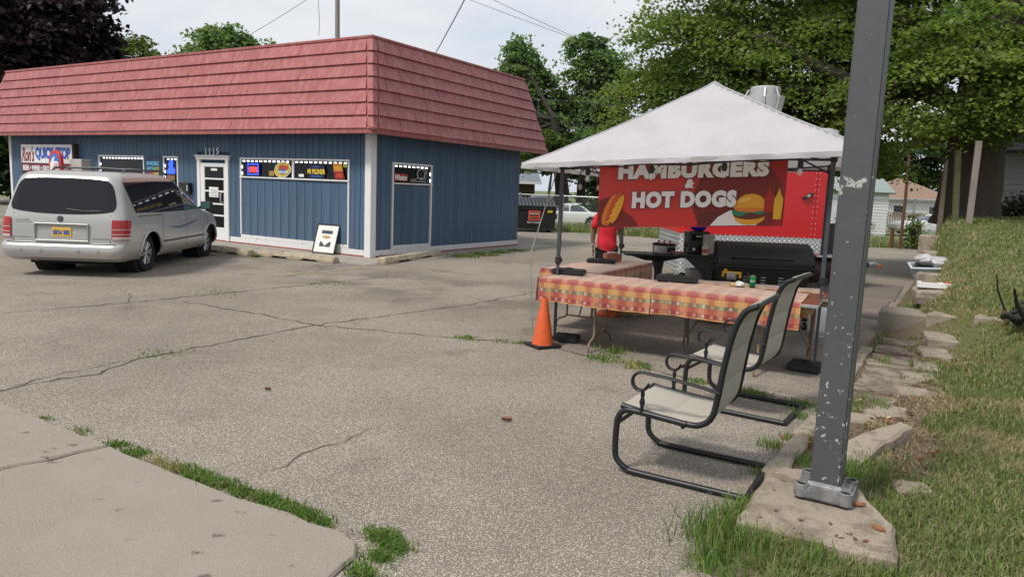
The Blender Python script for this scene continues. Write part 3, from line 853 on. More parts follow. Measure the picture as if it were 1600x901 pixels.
# --- round-topped beer sign
rs = thing('round_sign', 'round topped red white and blue beer sign in front of the shop sign', 'sign', on_front(12.62, 2.0, .62), ROT_F)
N_ = 20
arc = lambda r, a0=0, a1=PI: [(r * math.cos(a0 + (a1 - a0) * i / N_), r * math.sin(a0 + (a1 - a0) * i / N_)) for i in range(N_ + 1)]
b = MB(); b.prism(arc(.36) + [(-.36, -.42), (.36, -.42)], (1, 0, 0), (0, 0, 1), (0, 1, 0), (0, 0, 0), .09); b.build('case', mat('signal_red', (.55, .03, .03), .45, var=.05), rs, bevel=.01)
b = MB(); b.prism(arc(.27) + [(-.27, -.36), (.27, -.36)], (1, 0, 0), (0, 0, 1), (0, 1, 0), (0, -.008, 0), .007); b.build('blue_field', mat('royal_blue', (.05, .15, .5), .45, var=.05), rs)
b = MB(); b.prism([(-.26, -.05), (-.1, .12), (.05, .18), (-.02, .05), (.05, -.06), (-.12, -.2), (-.26, -.3)], (1, 0, 0), (0, 0, 1), (0, 1, 0), (0, -.014, 0), .005); b.build('white_swirl', M_paper, rs)
b = MB(); b.prism([(-.02, -.25), (.25, -.25), (.25, -.02), (.1, .03), (-.02, -.05)], (1, 0, 0), (0, 0, 1), (0, 1, 0), (0, -.02, 0), .005); b.build('white_badge', M_paper, rs)
for k in range(3):
    b = MB(); b.bx(.02, .22, -.026, -.021, -.22 + k * .065, -.19 + k * .065); b.build('red_stripe', mat('signal_red_print', (.5, .03, .03), .5, var=.05), rs)
b = MB(); b.cyl((0, .09, -.3), (0, .55, -.3), .03, 8); b.build('bracket', M_darkgrey, rs)
# --- air conditioner
ac = thing('air_conditioner', 'beige window air conditioner sticking out of the wall beside the shop sign', 'air conditioner', on_front(11.98, 1.93, .15), ROT_F)
panel(ac, 'case', .66, .36, .42, mat('beige_case', (.45, .43, .40), .5, var=.05), (0, .03, 0), .012)
for k in range(8):
    b = MB(); b.box((0, -.192 + .036, -.14 + k * .04), (.58, .012, .014)); b.build('grille_bar', mat('grille_grey', (.25, .25, .25), .5) if k == 0 else bpy.data.materials['grille_grey'], ac)
# --- health poster
hp_ = thing('health_poster', 'dark blue poster with coloured lettering between the two left windows', 'poster', on_front(8.37, 1.83, .035), ROT_F)
panel(hp_, 'board', .84, .80, .02, mat('poster_navy', (.012, .035, .10), .4, var=.05), bevel=.003)
pc = {'c': mat('print_cyan', (.15, .45, .62), .5), 'g': mat('print_green', (.30, .42, .05), .5), 'o': mat('print_orange', (.62, .22, .03), .5), 'r': mat('print_red', (.6, .06, .03), .5), 'y': mat('print_yellow', (.75, .55, .05), .5)}
wtext(hp_, 'MI-MOBILE', 0, .22, -.014, .58, .12, pc['c'], offset=.006)
wtext(hp_, 'HEALTH', -.13, .06, -.014, .34, .12, pc['c'], offset=.006)
wtext(hp_, 'HELPS', .18, .06, -.014, .24, .12, pc['g'], offset=.006)
wtext(hp_, 'SAVE', -.13, -.10, -.014, .26, .12, pc['r'], offset=.006)
wtext(hp_, 'LIVES', .14, -.10, -.014, .26, .12, pc['y'], offset=.006)
b = MB(); b.bx(-.25, .25, -.016, -.012, -.30, -.24); b.build('blue_band', M_bluepr, hp_)
# --- neon figure in the narrow window
nf_ = thing('neon_figure', 'glowing blue neon beer figure in the narrow window beside the poster', 'neon sign', on_front(7.55, 1.95, .016), ROT_F)
M_neonb = emit('neon_blue', (.02, .06, 1.0), 2.2)
b = MB(); b.prism([(-.18, -.10), (-.08, .0), (-.12, .08), (.0, .24), (.10, .16), (.08, .02), (.20, -.06), (.16, -.18), (-.16, -.18)], (1, 0, 0), (0, 0, 1), (0, 1, 0), (0, -.01, 0), .012)
b.build('tube_figure', M_neonb, nf_)
b = MB(); b.bx(-.17, .17, -.01, .0, -.36, -.22); b.build('lower_card', mat('brown_card', (.22, .12, .06), .6), nf_)
b = MB(); b.bx(-.17, .17, -.01, .0, -.64, -.38); b.build('green_card', mat('green_card', (.06, .16, .10), .6), nf_)
# --- mail box
mbx = thing('mail_box', 'small black wall mail box between the narrow window and the door', 'mailbox', on_front(6.83, 1.40, .08), ROT_F)
panel(mbx, 'box', .42, .26, .12, M_black, (0, .02, -.03), .012); panel(mbx, 'lid', .44, .07, .14, M_black, (0, .015, .11), .012)
b = MB(); b.bx(.14, .165, -.052, -.045, -.08, .08); b.build('label_strip', M_paper, mbx)
# --- signs in the front window (right of the door)
op = thing('open_sign', 'glowing red and blue open sign at the left end of the front window', 'neon sign', on_front(4.02, 1.97, .03), ROT_F)
panel(op, 'board', .44, .30, .02, M_black)
b = MB()
for (x0, x1, z0, z1) in ((-.21, .21, .12, .145), (-.21, .21, -.145, -.12), (-.21, -.185, -.12, .12), (.185, .21, -.12, .12)): b.bx(x0, x1, -.022, -.011, z0, z1)
b.build('blue_border', M_neonb, op)
wtext(op, 'OPEN', 0, -.01, -.018, .31, .14, emit('neon_red', (1, .05, .04), 2.0), offset=.008)
mg = thing('lottery_sign', 'oval yellow and red lottery sign in the middle of the front window', 'sign', on_front(2.92, 1.98, .03), ROT_F)
def oval(a, b_, tilt, d0, d1, m, name, parent):
    q = MB(); c, s = math.cos(tilt), math.sin(tilt)
    q.prism([(a * math.cos(t) * c - b_ * math.sin(t) * s, a * math.cos(t) * s + b_ * math.sin(t) * c) for t in [2 * PI * i / 28 for i in range(28)]], (1, 0, 0), (0, 0, 1), (0, 1, 0), (0, d0, 0), d1 - d0)
    return q.build(name, m, parent)
oval(.30, .20, .15, -.012, .0, M_paper, 'white_rim', mg); oval(.28, .18, .15, -.018, -.0125, mat('lottery_yellow', (.55, .42, .05), .5), 'yellow_field', mg)
oval(.14, .12, 0, -.022, -.0185, mat('lottery_blue', (.06, .14, .35), .5), 'blue_field', mg)
wtext(mg, 'MEGA', .06, .06, -.026, .34, .10, pc['r'], shear=.2, offset=.01); wtext(mg, 'MILLIONS', .05, -.06, -.026, .34, .06, M_paper, shear=.2, offset=.006)
b = MB(); b.bx(-.50, -.31, -.01, .0, -.16, -.04); b.build('side_card', mat('ochre_card', (.35, .22, .05), .6), mg)
pl = thing('pilsner_sign', 'dark blue and yellow pilsner sign in the right half of the front window', 'sign', on_front(1.72, 1.96, .03), ROT_F)
panel(pl, 'board', .52, .30, .02, mat('deep_navy', (.012, .016, .05), .4))
wtext(pl, 'MI PILSNER', .0, .0, -.018, .60, .12, pc['y'], offset=.006)
b = MB(); b.bx(-.18, .18, -.016, -.012, -.13, -.10); b.bx(-.14, .10, -.016, -.012, .10, .125); b.build('blue_print', M_bluepr, pl)
b = MB(); b.bx(-.62, -.44, -.01, .0, -.14, -.07); b.build('price_card', M_paper, pl)
ps = thing('sale_poster', 'tilted orange and red sale poster at the right end of the front window', 'poster', on_front(.98, 1.98, .03), ROT_F)
b = MB(); b.prism([(-.20, .19), (.08, .19), (.20, -.22), (-.12, -.22)], (1, 0, 0), (0, 0, 1), (0, 1, 0), (0, -.01, 0), .01); b.build('sheet', pc['o'], ps)
b = MB(); b.prism([(-.17, -.0), (.135, -.0), (.195, -.20), (-.115, -.20)], (1, 0, 0), (0, 0, 1), (0, 1, 0), (0, -.016, 0), .005); b.build('red_field', mat('dark_red_print', (.22, .015, .02), .5), ps)
wtext(ps, '60', .03, -.09, -.02, .2, .11, pc['r'], offset=.01); wtext(ps, 'HOT', -.02, .08, -.014, .16, .08, pc['y'], offset=.004)
b = MB(); b.bx(.14, .26, -.01, .0, .10, .19); b.build('green_card', pc['g'], ps)
# --- side window signs
wi = thing('cigarette_sign', 'small white and red cigarette brand sign in the side window', 'sign', on_side(1.02, 1.90, .03), ROT_S)
panel(wi, 'board', .50, .17, .012, mat('sign_red', (.40, .03, .03), .5))
wtext(wi, 'Winston', 0, 0, -.012, .44, .13, M_paper, shear=.25, offset=.01)
tr_ = thing('neon_truck', 'unlit grey neon tube outline sign in the side window', 'neon sign', on_side(1.72, 1.98, .03), ROT_S)
M_tube = mat('unlit_neon_tube', (.40, .42, .36), .3)
b = MB(); b.tube([(.15 * math.cos(a) + .08, 0, .13 * math.sin(a) + .02) for a in [2 * PI * i / 16 for i in range(17)]], .012, 6); b.build('tube_ring', M_tube, tr_)
b = MB(); b.tube([(-.32, 0, -.16), (.26, 0, -.16), (.26, 0, -.08), (-.1, 0, -.08), (-.18, 0, -.12), (-.32, 0, -.12)], .012, 6); b.build('tube_base', M_tube, tr_)
b = MB(); b.tube([(-.14, 0, .17), (-.02, 0, .17), (.0, 0, .12)], .012, 6); b.tube([(.2, 0, .17), (.28, 0, .12), (.28, 0, .02)], .012, 6); b.build('tube_top', M_tube, tr_)
# --- framed picture leaning on the wall
fp = thing('framed_picture', 'black framed picture with wide white mount leaning against the store front', 'picture', on_front(1.30, .01, .24), ROT_F + .05)
tilt = Matrix.Rotation(-.30, 3, 'X')
def tb(x0, x1, y0_, y1_, z0, z1):
    b = MB(); b.bx(x0, x1, y0_, y1_, z0, z1); b.v = [tuple(tilt @ Vector(v)) for v in b.v]; return b
f = MB()
for args in ((-.36, -.325, 0, .03, 0, .74), (.325, .36, 0, .03, 0, .74), (-.325, .325, 0, .03, 0, .035), (-.325, .325, 0, .03, .705, .74)):
    q = tb(*args); f.add(q.v, q.f)
f.build('frame', M_black, fp, bevel=.004)
tb(-.325, .325, .012, .028, .035, .705).build('mount', M_paper, fp)
tb(-.17, .17, .006, .0115, .50, .58).build('print', mat('slate_print', (.06, .065, .08), .5), fp)
tb(-.17, .17, .006, .0115, .18, .30).build('print', bpy.data.materials['slate_print'], fp)
b = MB(); b.prism([(-.12, .30), (.12, .30), (0, .20)], (1, 0, 0), (0, 0, 1), (0, -1, 0), (0, .005, 0), .003); b.v = [tuple(tilt @ Vector(v)) for v in b.v]; b.build('print', M_paper, fp)
b = MB(); b.prism([(-.14, .42), (-.06, .45), (0, .44), (.06, .45), (.14, .42), (.05, .39), (.02, .40), (0, .36), (-.02, .40), (-.05, .39)], (1, 0, 0), (0, 0, 1), (0, -1, 0), (0, .005, 0), .003); b.v = [tuple(tilt @ Vector(v)) for v in b.v]; b.build('emblem', mat('gold_print', (.5, .28, .08), .5), fp)

# --- wheel stops
M_block = mat('wheel_stop_concrete', (.40, .345, .255), .92, var=.16, scale=7, bump=.6, bscale=60, col2=(.22, .18, .13), f2=.6, s2=5)
def wheel_stop(a, c, label):
    a, c = Vector((*a, 0)), Vector((*c, 0)); L = (c - a).length
    t = thing('wheel_stop', label, 'wheel stop', (a + c) / 2, math.atan2((c - a).y, (c - a).x), 'concrete wheel stops round the store')
    prof = [(-.13, 0), (-.12, .07), (-.075, .15), (.075, .15), (.12, .07), (.13, 0)]
    b = MB()
    xs = [-L / 2, -L / 2 + .04, -L * .31, -L * .28, -L * .12, -L * .09, L * .09, L * .12, L * .28, L * .31, L / 2 - .04, L / 2]
    lift = [0, 0, 0, .045, .045, 0, 0, .045, .045, 0, 0, 0]
    vs = []
    for i, x in enumerate(xs):
        k = .85 if i in (0, len(xs) - 1) else 1
        for (y, z) in prof: vs.append((x, y * k + random.uniform(-.004, .004), max(z * (k if z > .1 else 1), lift[i] if z < .06 else 0) + (random.uniform(-.006, .006) if z > .1 else 0)))
    n = 6
    b.add(vs, [(i * n + j, i * n + (j + 1) % n, (i + 1) * n + (j + 1) % n, (i + 1) * n + j) for i in range(len(xs) - 1) for j in range(n)] + [list(range(n)), list(range((len(xs) - 1) * n, len(xs) * n))])
    b.build('body', M_block, t, bevel=.012)
    for x in (-L * .2, L * .2):
        q = MB(); q.cyl((x, 0, .146), (x, 0, .156), .022, 8); q.build('pin', M_rust, t)
wheel_stop((-3.80, 15.62), (-5.75, 16.55), 'concrete wheel stop in front of the framed picture')
wheel_stop((-5.92, 16.42), (-7.4, 17.3), 'concrete wheel stop beside the front wheel of the van')
wheel_stop((-2.86, 15.72), (-1.9, 18.35), 'concrete wheel stop beside the side wall of the store')
# ------------------------------------------------------------------ vehicles
M_tyre = mat('tyre_rubber', (.014, .014, .015), .75, var=.15, scale=30)
M_under = mat('underbody', (.010, .010, .011), .9, var=.1)
M_lampred = glass_mat('lamp_red', (.36, .018, .018), .12); M_lampclear = glass_mat('lamp_clear', (.5, .42, .42), .12)
def interp(z, tab, k): return float(np.interp(z, [r[0] for r in tab], [r[k] for r in tab]))
class Shell:
    """car body described by horizontal outlines: rows (z, x_rear, x_front, half_width)"""
    def __init__(s, tab, rr=(.22, .30), fr=(.85, .5), levels=None):
        s.tab, s.rr, s.fr = tab, rr, fr; s.levels = levels
    def dims(s, z): return interp(z, s.tab, 1), interp(z, s.tab, 2), interp(z, s.tab, 3)
    def side(s, x, z, off=0):
        x0, x1, w = s.dims(z); y = w
        rx, ry = s.rr; fx, fy = s.fr
        if x < x0 + rx: y = w - ry * (1 - math.sqrt(max(0, 1 - ((x0 + rx - x) / rx) ** 2)))
        if x > x1 - fx: y = w - fy * (1 - math.sqrt(max(0, 1 - ((x - x1 + fx) / fx) ** 2)))
        return Vector((x, -(y + off), z))
    def rear(s, y, z, off=0):
        x0, x1, w = s.dims(z); rx, ry = s.rr
        q = max(0, (abs(y) - (w - ry)) / ry)
        return Vector((x0 + rx * (1 - math.sqrt(max(0, 1 - min(1, q) ** 2))) - off, y, z))
    def half(s, z):
        x0, x1, w = s.dims(z); rx, ry = s.rr; fx, fy = s.fr; ry = min(ry, w * .9); fy = min(fy, w * .9)
        P = [(x0, -(w - ry) * i / 3) for i in range(3)]
        P += [(x0 + rx * (1 - math.cos(a)), -(w - ry) - ry * math.sin(a)) for a in [PI / 2 * i / 6 for i in range(7)]]
        a, b = x0 + rx, max(x0 + rx + .05, x1 - fx)
        P += [(a + (b - a) * i / 60, -w) for i in range(1, 60)]
        P += [(x1 - fx + fx * math.sin(t), -(w - fy) - fy * math.cos(t)) for t in [PI / 2 * i / 9 for i in range(10)]]
        P += [(x1, -(w - fy) * (1 - i / 3)) for i in range(1, 3)]
        return P
    def body(s, parent, m, arches, ar, zl):
        b = MB(); n = None
        for z in zl:
            P = s.half(z); full = P + [(x, -y) for x, y in P[::-1][:-1]] if P[-1][1] == 0 else P + [(x, -y) for x, y in P[::-1]]
            if n is None: n = len(full)
            b.v += [(x, y, z) for x, y in full]
        for j in range(len(zl) - 1):
            for i in range(n):
                f = (j * n + i, j * n + (i + 1) % n, (j + 1) * n + (i + 1) % n, (j + 1) * n + i)
                c = sum((Vector(b.v[k]) for k in f), Vector()) / 4
                if abs(c.y) > .55 and any((c.x - ax) ** 2 + (c.z - .33) ** 2 < ar ** 2 for ax in arches): continue
                b.f.append(f)
        b.f.append(list(range((len(zl) - 1) * n, len(zl) * n)))
        o = b.build('body', m, parent, smooth=38, weld=True)
        return o
    def patch(s, fn, nu, nv, m, name, parent, mirror=False, smooth=60):
        b = MB(); b.grid(fn, nu, nv)
        if mirror: b.v = [(x, -y, z) for x, y, z in b.v]
        return b.build(name, m, parent, smooth=smooth)

def wheel(parent, x, y, r, w, rimm, spokes=6):
    """wheel centred at x, y; the outer face looks to the side of y"""
    sg_ = 1 if y > 0 else -1
    wh = bpy.data.objects.new('wheel', None); COL.objects.link(wh); wh.parent = parent; wh.location = (x, y, r)
    b = MB(); R_ = r
    b.lathe([(R_ * .66, -w / 2), (R_ * .93, -w / 2), (R_, -w * .36), (R_, w * .36), (R_ * .93, w / 2), (R_ * .66, w / 2)], 32, axis=(0, 1, 0), cap=False)
    b.build('tyre', M_tyre, wh, smooth=40)
    b = MB(); b.lathe([(R_ * .67, -w * .4), (R_ * .64, w * .44), (R_ * .60, w * .46), (R_ * .58, w * .2)], 32, axis=(0, sg_, 0), cap=False)
    b.lathe([(.001, w * .43), (R_ * .13, w * .42), (R_ * .16, w * .3)], 16, axis=(0, sg_, 0))
    for k in range(spokes):
        a = 2 * PI * k / spokes
        for da in (-.11, .11):
            d0 = Vector((math.cos(a), 0, math.sin(a))); d1 = Vector((math.cos(a + da * 1.8), 0, math.sin(a + da * 1.8)))
            b.tube([d0 * R_ * .12 + Vector((0, sg_ * w * .38, 0)), d1 * R_ * .6 + Vector((0, sg_ * w * .42, 0))], R_ * .055, 6)
    b.build('rim', rimm, wh, smooth=40)
    b = MB(); b.lathe([(.001, w * .1), (R_ * .62, w * .1)], 24, axis=(0, sg_, 0)); b.build('brake_disc', M_under, wh)

M_silver = mat('silver_paint', (.43, .42, .405), .34, .45, var=.03, scale=3, coat=.35)
M_rim = mat('alloy_rim', (.52, .52, .52), .35, .7, var=.1)
VAN = thing('minivan', 'silver minivan with dark glass and roof rack seen from behind beside the store', 'minivan', (-7.47, 11.95, 0), math.radians(92.6))
VT = [(.26, .12, 4.80, .91), (.32, .02, 4.93, .965), (.42, -.01, 4.98, .995), (.50, .0, 4.99, 1.0), (.53, .015, 4.98, 1.0), (.57, .075, 4.95, 1.003), (.72, .085, 4.92, 1.006), (.90, .10, 4.78, 1.004), (.98, .115, 4.45, .995), (1.03, .13, 4.15, .982), (1.10, .15, 3.98, .968), (1.30, .205, 3.62, .915), (1.54, .275, 3.22, .85), (1.64, .315, 3.02, .81), (1.70, .39, 2.9, .755), (1.74, .54, 2.7, .65), (1.755, .85, 2.4, .38)]
VS = Shell(VT, (.16, .20))
VS.body(VAN, M_silver, (1.12, 3.98), .41, [.26, .29, .32, .36, .42, .46, .5, .53, .57, .61, .66, .69, .72, .76, .82, .90, .94, .98, 1.03, 1.10, 1.2, 1.30, 1.42, 1.54, 1.64, 1.70, 1.74, 1.755])
b = MB(); b.bx(.25, 4.6, -.62, .62, .2, .5); b.bx(.5, 4.7, -.82, .82, .27, .34)
for ax in (1.12, 3.98):
    for sy in (-1, 1): b.lathe([(.42, -.2), (.42, .14)], 24, (ax, sy * .72, .33), axis=(0, sy, 0))
b.build('underbody', M_under, VAN)
b = MB(); b.tube([(.12, .45, .27), (.5, .45, .27)], .035, 8); b.build('exhaust', M_rust, VAN)
for ax in (1.12, 3.98):
    for sy in (-1, 1):
        b = MB(); pts = []
        for i in range(17):
            a = PI * (-.06 + 1.12 * i / 16); x, z = ax + .415 * math.cos(a), .33 + .415 * math.sin(a)
            p = VS.side(x, max(.27, z), .004); pts.append((p.x, p.y * (-1 if sy > 0 else 1), max(.27, z)))
        b.tube(pts, .022, 6); b.build('arch_trim', M_silver, VAN, smooth=60)
        wheel(VAN, ax, sy * .80, .335, .22, M_rim, 6)
# rear glass, side glass
def rearwin(u, v):
    a, c = 2 * u - 1, 2 * v - 1
    a2 = a * math.sqrt(1 - .16 * c ** 4); c2 = c * math.sqrt(1 - .18 * a ** 4)
    z = 1.345 + .275 * c2 - (.035 * (1 - a * a) if c < 0 else -.01 * (1 - a * a)) * abs(c)
    w = interp(z, VT, 3)
    return VS.rear(a2 * (w - .085), z, .007)
VS.patch(rearwin, 24, 10, glass_mat('tinted_glass', (.018, .019, .023), .03), 'rear_window', VAN)
bpy.data.materials['tinted_glass'].node_tree.nodes['Principled BSDF'].inputs['Specular IOR Level'].default_value = .22
M_tint = bpy.data.materials['tinted_glass']
def sidewin(x0, x1, top0=None, top1=None, zb0=1.055, zb1=1.055, lean0=0, lean1=0):
    def f(u, v):
        zb = zb0 + (zb1 - zb0) * u
        t = (1.61 if top0 is None else top0) * (1 - u) + (1.61 if top1 is None else top1) * u
        z = zb + (t - zb) * v
        return VS.side(x0 + lean0 * v + (x1 + lean1 * v - x0 - lean0 * v) * u, z, .006)
    return f
M_greenglass = glass_mat('green_glass', (.045, .085, .08), .03)
for mir in (False, True):
    VS.patch(sidewin(.60, 1.60, 1.585, 1.61, 1.075, 1.055, -.16, 0), 8, 8, M_tint, 'side_window', VAN, mir)
    VS.patch(sidewin(1.61, 2.66), 8, 8, M_tint, 'side_window', VAN, mir)
    VS.patch(sidewin(2.69, 3.90, 1.61, 1.58, 1.055, 1.08, 0, -.74), 8, 8, M_greenglass, 'side_window', VAN, mir)
def screen(u, v):
    z = 1.12 + .50 * v; x0, x1, w = VS.dims(z); y = (2 * u - 1) * (w - .12); fx, fy = VS.fr
    q = max(0, (abs(y) - (w - fy)) / fy)
    return Vector((x1 - fx * (1 - math.sqrt(max(0, 1 - q * q))) + .006, y, z + .006))
VS.patch(screen, 12, 6, M_greenglass, 'windscreen', VAN)
# tail lamps wrap round the corner
def corner(u, z, off):        # u in metres along the outline from y=.70
    x0, x1, w = VS.dims(z); rx, ry = VS.rr
    L1 = max(0, w - ry - .79)
    if u < L1: return Vector((x0 - off, -(.79 + u), z))
    a = (u - L1) / (.5 * PI * .18)
    if a < 1:
        a *= PI / 2
        return Vector((x0 + rx * (1 - math.cos(a)) - off * math.cos(a), -(w - ry) - ry * math.sin(a) - off * math.sin(a), z))
    return Vector((x0 + rx + (a - 1) * .28, -w - off, z))
for mir in (False, True):
    lamp = VS.patch(lambda u, v: corner(.02 + .33 * u, .63 + .33 * v, .016), 12, 6, M_lampred, 'tail_lamp', VAN, mir)
    b2 = VS.patch(lambda u, v: corner(.03 + .31 * u, .64 + .045 * v, .020), 12, 2, M_lampclear, 'reversing_lens', lamp, mir)
    for z in (.72, .80):
        VS.patch(lambda u, v: corner(.03 + .31 * u, z + .012 * v, .020), 12, 1, M_lampclear, 'lens_rib', lamp, mir)
# bumper crease, tailgate seams, plate recess, badge
M_seamd = mat('panel_gap', (.03, .03, .03), .8)
def strip_rear(y0, y1, z0, z1, m, name, off=.004, parent=VAN, n=16):
    return VS.patch(lambda u, v: VS.rear(y0 + (y1 - y0) * u, z0 + (z1 - z0) * v, off), n, 1, m, name, parent)
strip_rear(-.88, .88, .553, .565, M_seamd, 'tailgate_gap', .012)
strip_rear(-.78, -.50, .640, .647, M_seamd, 'tailgate_gap'); strip_rear(.50, .78, .640, .647, M_seamd, 'tailgate_gap')
for y in (-.78, .78): strip_rear(y - .005, y + .005, .57, 1.04, M_seamd, 'tailgate_gap', n=1)
b = MB()
for args in ((-.44, .44, .865, .885), (-.44, .44, .59, .61), (-.44, -.415, .61, .865), (.415, .44, .61, .865)): b.bx(.055, .12, args[0], args[1], args[2], args[3])
b.build('plate_surround', M_silver, VAN, bevel=.01)
b = MB(); b.bx(.088, .1, -.415, .415, .61, .865); b.build('plate_recess', mat('recess_grey', (.36, .35, .33), .5), VAN)
pl_ = MB(); pl_.bx(.074, .082, -.16, .155, .665, .815); plate = pl_.build('licence_plate', mat('plate_yellow', (.72, .45, .06), .5, var=.1), VAN, bevel=.004)
text(plate, 'EKN 385', (.071, 0, .735), (0, -1, 0), (0, 0, 1), .1, M_bluepr, 'plate_number', fit=(.26, .075), offset=.003)
b = MB(); b.lathe([(.001, .02), (.04, .018), (.052, .0)], 20, (.108, .03, .955), axis=(-1, 0, .15)); b.build('badge', M_darkgrey, VAN, smooth=50)
b = MB(); b.box((.098, .64, .935), (.012, .20, .022)); b.box((.098, .62, .895), (.012, .26, .018)); b.build('name_badge', M_alu, VAN)
b = MB(); b.tube([(.155, -.05, 1.12), (.135, -.35, 1.09), (.15, -.62, 1.105)], .012, 6); b.build('rear_wiper', M_black, VAN)
for y in (-.62, -.3, .3, .62): b = MB(); b.lathe([(.001, .012), (.03, .006), (.032, 0)], 12, (-.006, y, .44), axis=(-1, 0, 0)); b.build('park_sensor', mat('sensor_grey', (.30, .29, .27), .5) if y == -.62 else bpy.data.materials['sensor_grey'], VAN)
# side details
def strip_side(x0, x1, z0, z1, m, name, off=.004, mir=False, n=10):
    return VS.patch(lambda u, v: VS.side(x0 + (x1 - x0) * u, z0 + (z1 - z0) * v, off), n, 1 if z1 - z0 < .05 else 8, m, name, VAN, mir)
for mir in (False, True):
    for x in (1.605, 2.675, 3.80): strip_side(x - .005, x + .005, .36, 1.05, M_seamd, 'door_gap', mir=mir, n=1)
    strip_side(.62, 1.6, 1.005, 1.018, M_seamd, 'slide_rail', mir=mir)
    strip_side(1.62, 3.62, .50, .53, M_darkgrey, 'rub_strip', .012, mir)
    for x in (2.45, 3.0):
        p = VS.side(x, .93, .03); b = MB(); yy = p.y * (-1 if mir else 1); sg1 = 1 if mir else -1
        b.tube([(x - .09, yy - sg1 * .025, .93), (x - .06, yy, .93), (x + .06, yy, .93), (x + .09, yy - sg1 * .025, .93)], .014, 6); b.build('door_handle', M_alu, VAN, smooth=60)
    def swoosh(u, v):
        x = 1.75 + 1.9 * u; z = .80 - .06 * math.sin(u * 5.2) * (1 - u * .3) + (v - .5) * .05 * math.sin(PI * min(1, u * 1.1 + .02))
        return VS.side(x, z, .004)
    VS.patch(swoosh, 30, 1, mat('decal_grey_blue', (.12, .15, .19), .5) if not mir else bpy.data.materials['decal_grey_blue'], 'side_decal', VAN, mir)
    sg1 = 1 if mir else -1
    b = MB(); b.box((3.62, sg1 * 1.06, 1.13), (.13, .22, .17)); b.tube([(3.66, sg1 * .88, 1.08), (3.64, sg1 * 1.0, 1.10)], .03, 6)
    mr = b.build('side_mirror', M_black, VAN, bevel=.025)
    b = MB(); b.box((3.553, sg1 * 1.06, 1.13), (.004, .18, .13)); b.build('mirror_glass', glass_mat('mirror', (.06, .13, .12), .05) if not mir else bpy.data.materials['mirror'], mr)
    b = MB(); b.tube([(.95, sg1 * .60, 1.735), (1.05, sg1 * .60, 1.80), (2.55, sg1 * .56, 1.81), (2.75, sg1 * .56, 1.75)], .02, 6); b.build('roof_rail', M_darkgrey, VAN, smooth=60)
    b = MB(); b.lathe([(.001, .02), (.10, .014), (.12, -.02)], 12, (4.72, sg1 * .72, .74), axis=(1, sg1 * .5, .1)); b.build('headlight', M_lampclear, VAN)
for x in (1.35, 2.45): b = MB(); b.tube([(x, -.57, 1.80), (x, 0, 1.82), (x, .57, 1.80)], .018, 6); b.build('roof_bar', M_darkgrey, VAN)

# background cars
def sedan(name, label, loc, rz, paint, suv=False):
    t = thing(name, label, 'car', loc, rz)
    if suv:
        T = [(.25, .1, 4.5, .84), (.4, 0, 4.6, .9), (.75, .05, 4.55, .92), (.95, .1, 4.3, .90), (1.0, .15, 3.5, .88), (1.5, .45, 2.7, .74), (1.62, .6, 2.5, .66), (1.66, .9, 2.2, .4)]; zb, zt, g0, g1, gl = 1.0, 1.5, .6, 3.2, -.4
    else:
        T = [(.22, .15, 4.7, .84), (.38, .0, 4.82, .9), (.62, .02, 4.84, .92), (.80, .06, 4.6, .91), (.88, .12, 3.9, .89), (.93, .95, 3.35, .86), (1.2, 1.35, 2.75, .74), (1.34, 1.7, 2.4, .64), (1.38, 1.95, 2.15, .4)]; zb, zt, g0, g1, gl = .94, 1.28, 1.15, 3.2, -.55
    s = Shell(T, (.3, .35), (.7, .5))
    zl = sorted(set([r[0] for r in T] + list(np.linspace(.25, T[-1][0] - .01, 16).round(3))))
    s.body(t, paint, (.95, 3.75), .39, zl)
    b = MB(); b.bx(.3, 4.3, -.6, .6, .2, .6); b.build('underbody', M_under, t)
    for ax in (.95, 3.75):
        for sy in (-1, 1): wheel(t, ax, sy * .78, .32, .2, M_rim, 5)
    mid = (g0 + g1) / 2
    for mir in (False, True):
        for x0, x1, l0, l1 in ((g0, mid - .03, .38, 0), (mid + .03, g1, 0, gl)):
            s.patch(lambda u, v: s.side(x0 + l0 * v + (x1 + l1 * v - x0 - l0 * v) * u, zb + (zt - zb) * v, .007), 6, 5, M_carglass, 'side_window', t, mir)
        sy = 1 if mir else -1
        b = MB(); b.lathe([(.001, .03), (.09, .02), (.11, -.02)], 10, (4.6, sy * .7, .66), axis=(1, sy * .5, .1)); b.build('headlight', M_lampclear, t)
        b = MB(); b.box((.03, sy * .62, .74), (.06, .3, .12)); b.build('tail_lamp', M_lampred, t, bevel=.02)
        b = MB(); b.box((3.0, sy * .98, .98), (.1, .16, .11)); b.build('side_mirror', paint, t, bevel=.02)
    def scr(u, v):
        z = zb + .03 + (zt - zb - .05) * v; x0, x1, w = s.dims(z); y = (2 * u - 1) * (w - .12); fx, fy = s.fr
        q = max(0, (abs(y) - (w - fy)) / fy)
        return Vector((x1 - fx * (1 - math.sqrt(max(0, 1 - q * q))) + .008, y, z + .006))
    s.patch(scr, 10, 4, M_carglass, 'windscreen', t)
    def rw(u, v):
        z = zb + .03 + (zt - zb - .05) * v; p = s.rear((2 * u - 1) * (s.dims(z)[2] - .12), z, .008); return p + Vector((0, 0, .006))
    s.patch(rw, 10, 4, M_carglass, 'rear_window', t)
    return t
M_carglass = glass_mat('car_glass', (.05, .065, .07), .04)
M_carwhite = mat('white_car_paint', (.70, .70, .70), .3, var=.02, coat=.4)
M_carsilver = mat('silver_car_paint', (.42, .43, .44), .35, .5, var=.02, coat=.4)
sedan('parked_car', 'white sedan parked behind the chain link fence beside the dumpster', (5.15, 40.4, -.30), math.radians(180 - 2), M_carwhite)
sedan('parked_car', 'silver car parked far back behind the dumpster', (1.6, 50, -.30), math.radians(80), M_carsilver, True)
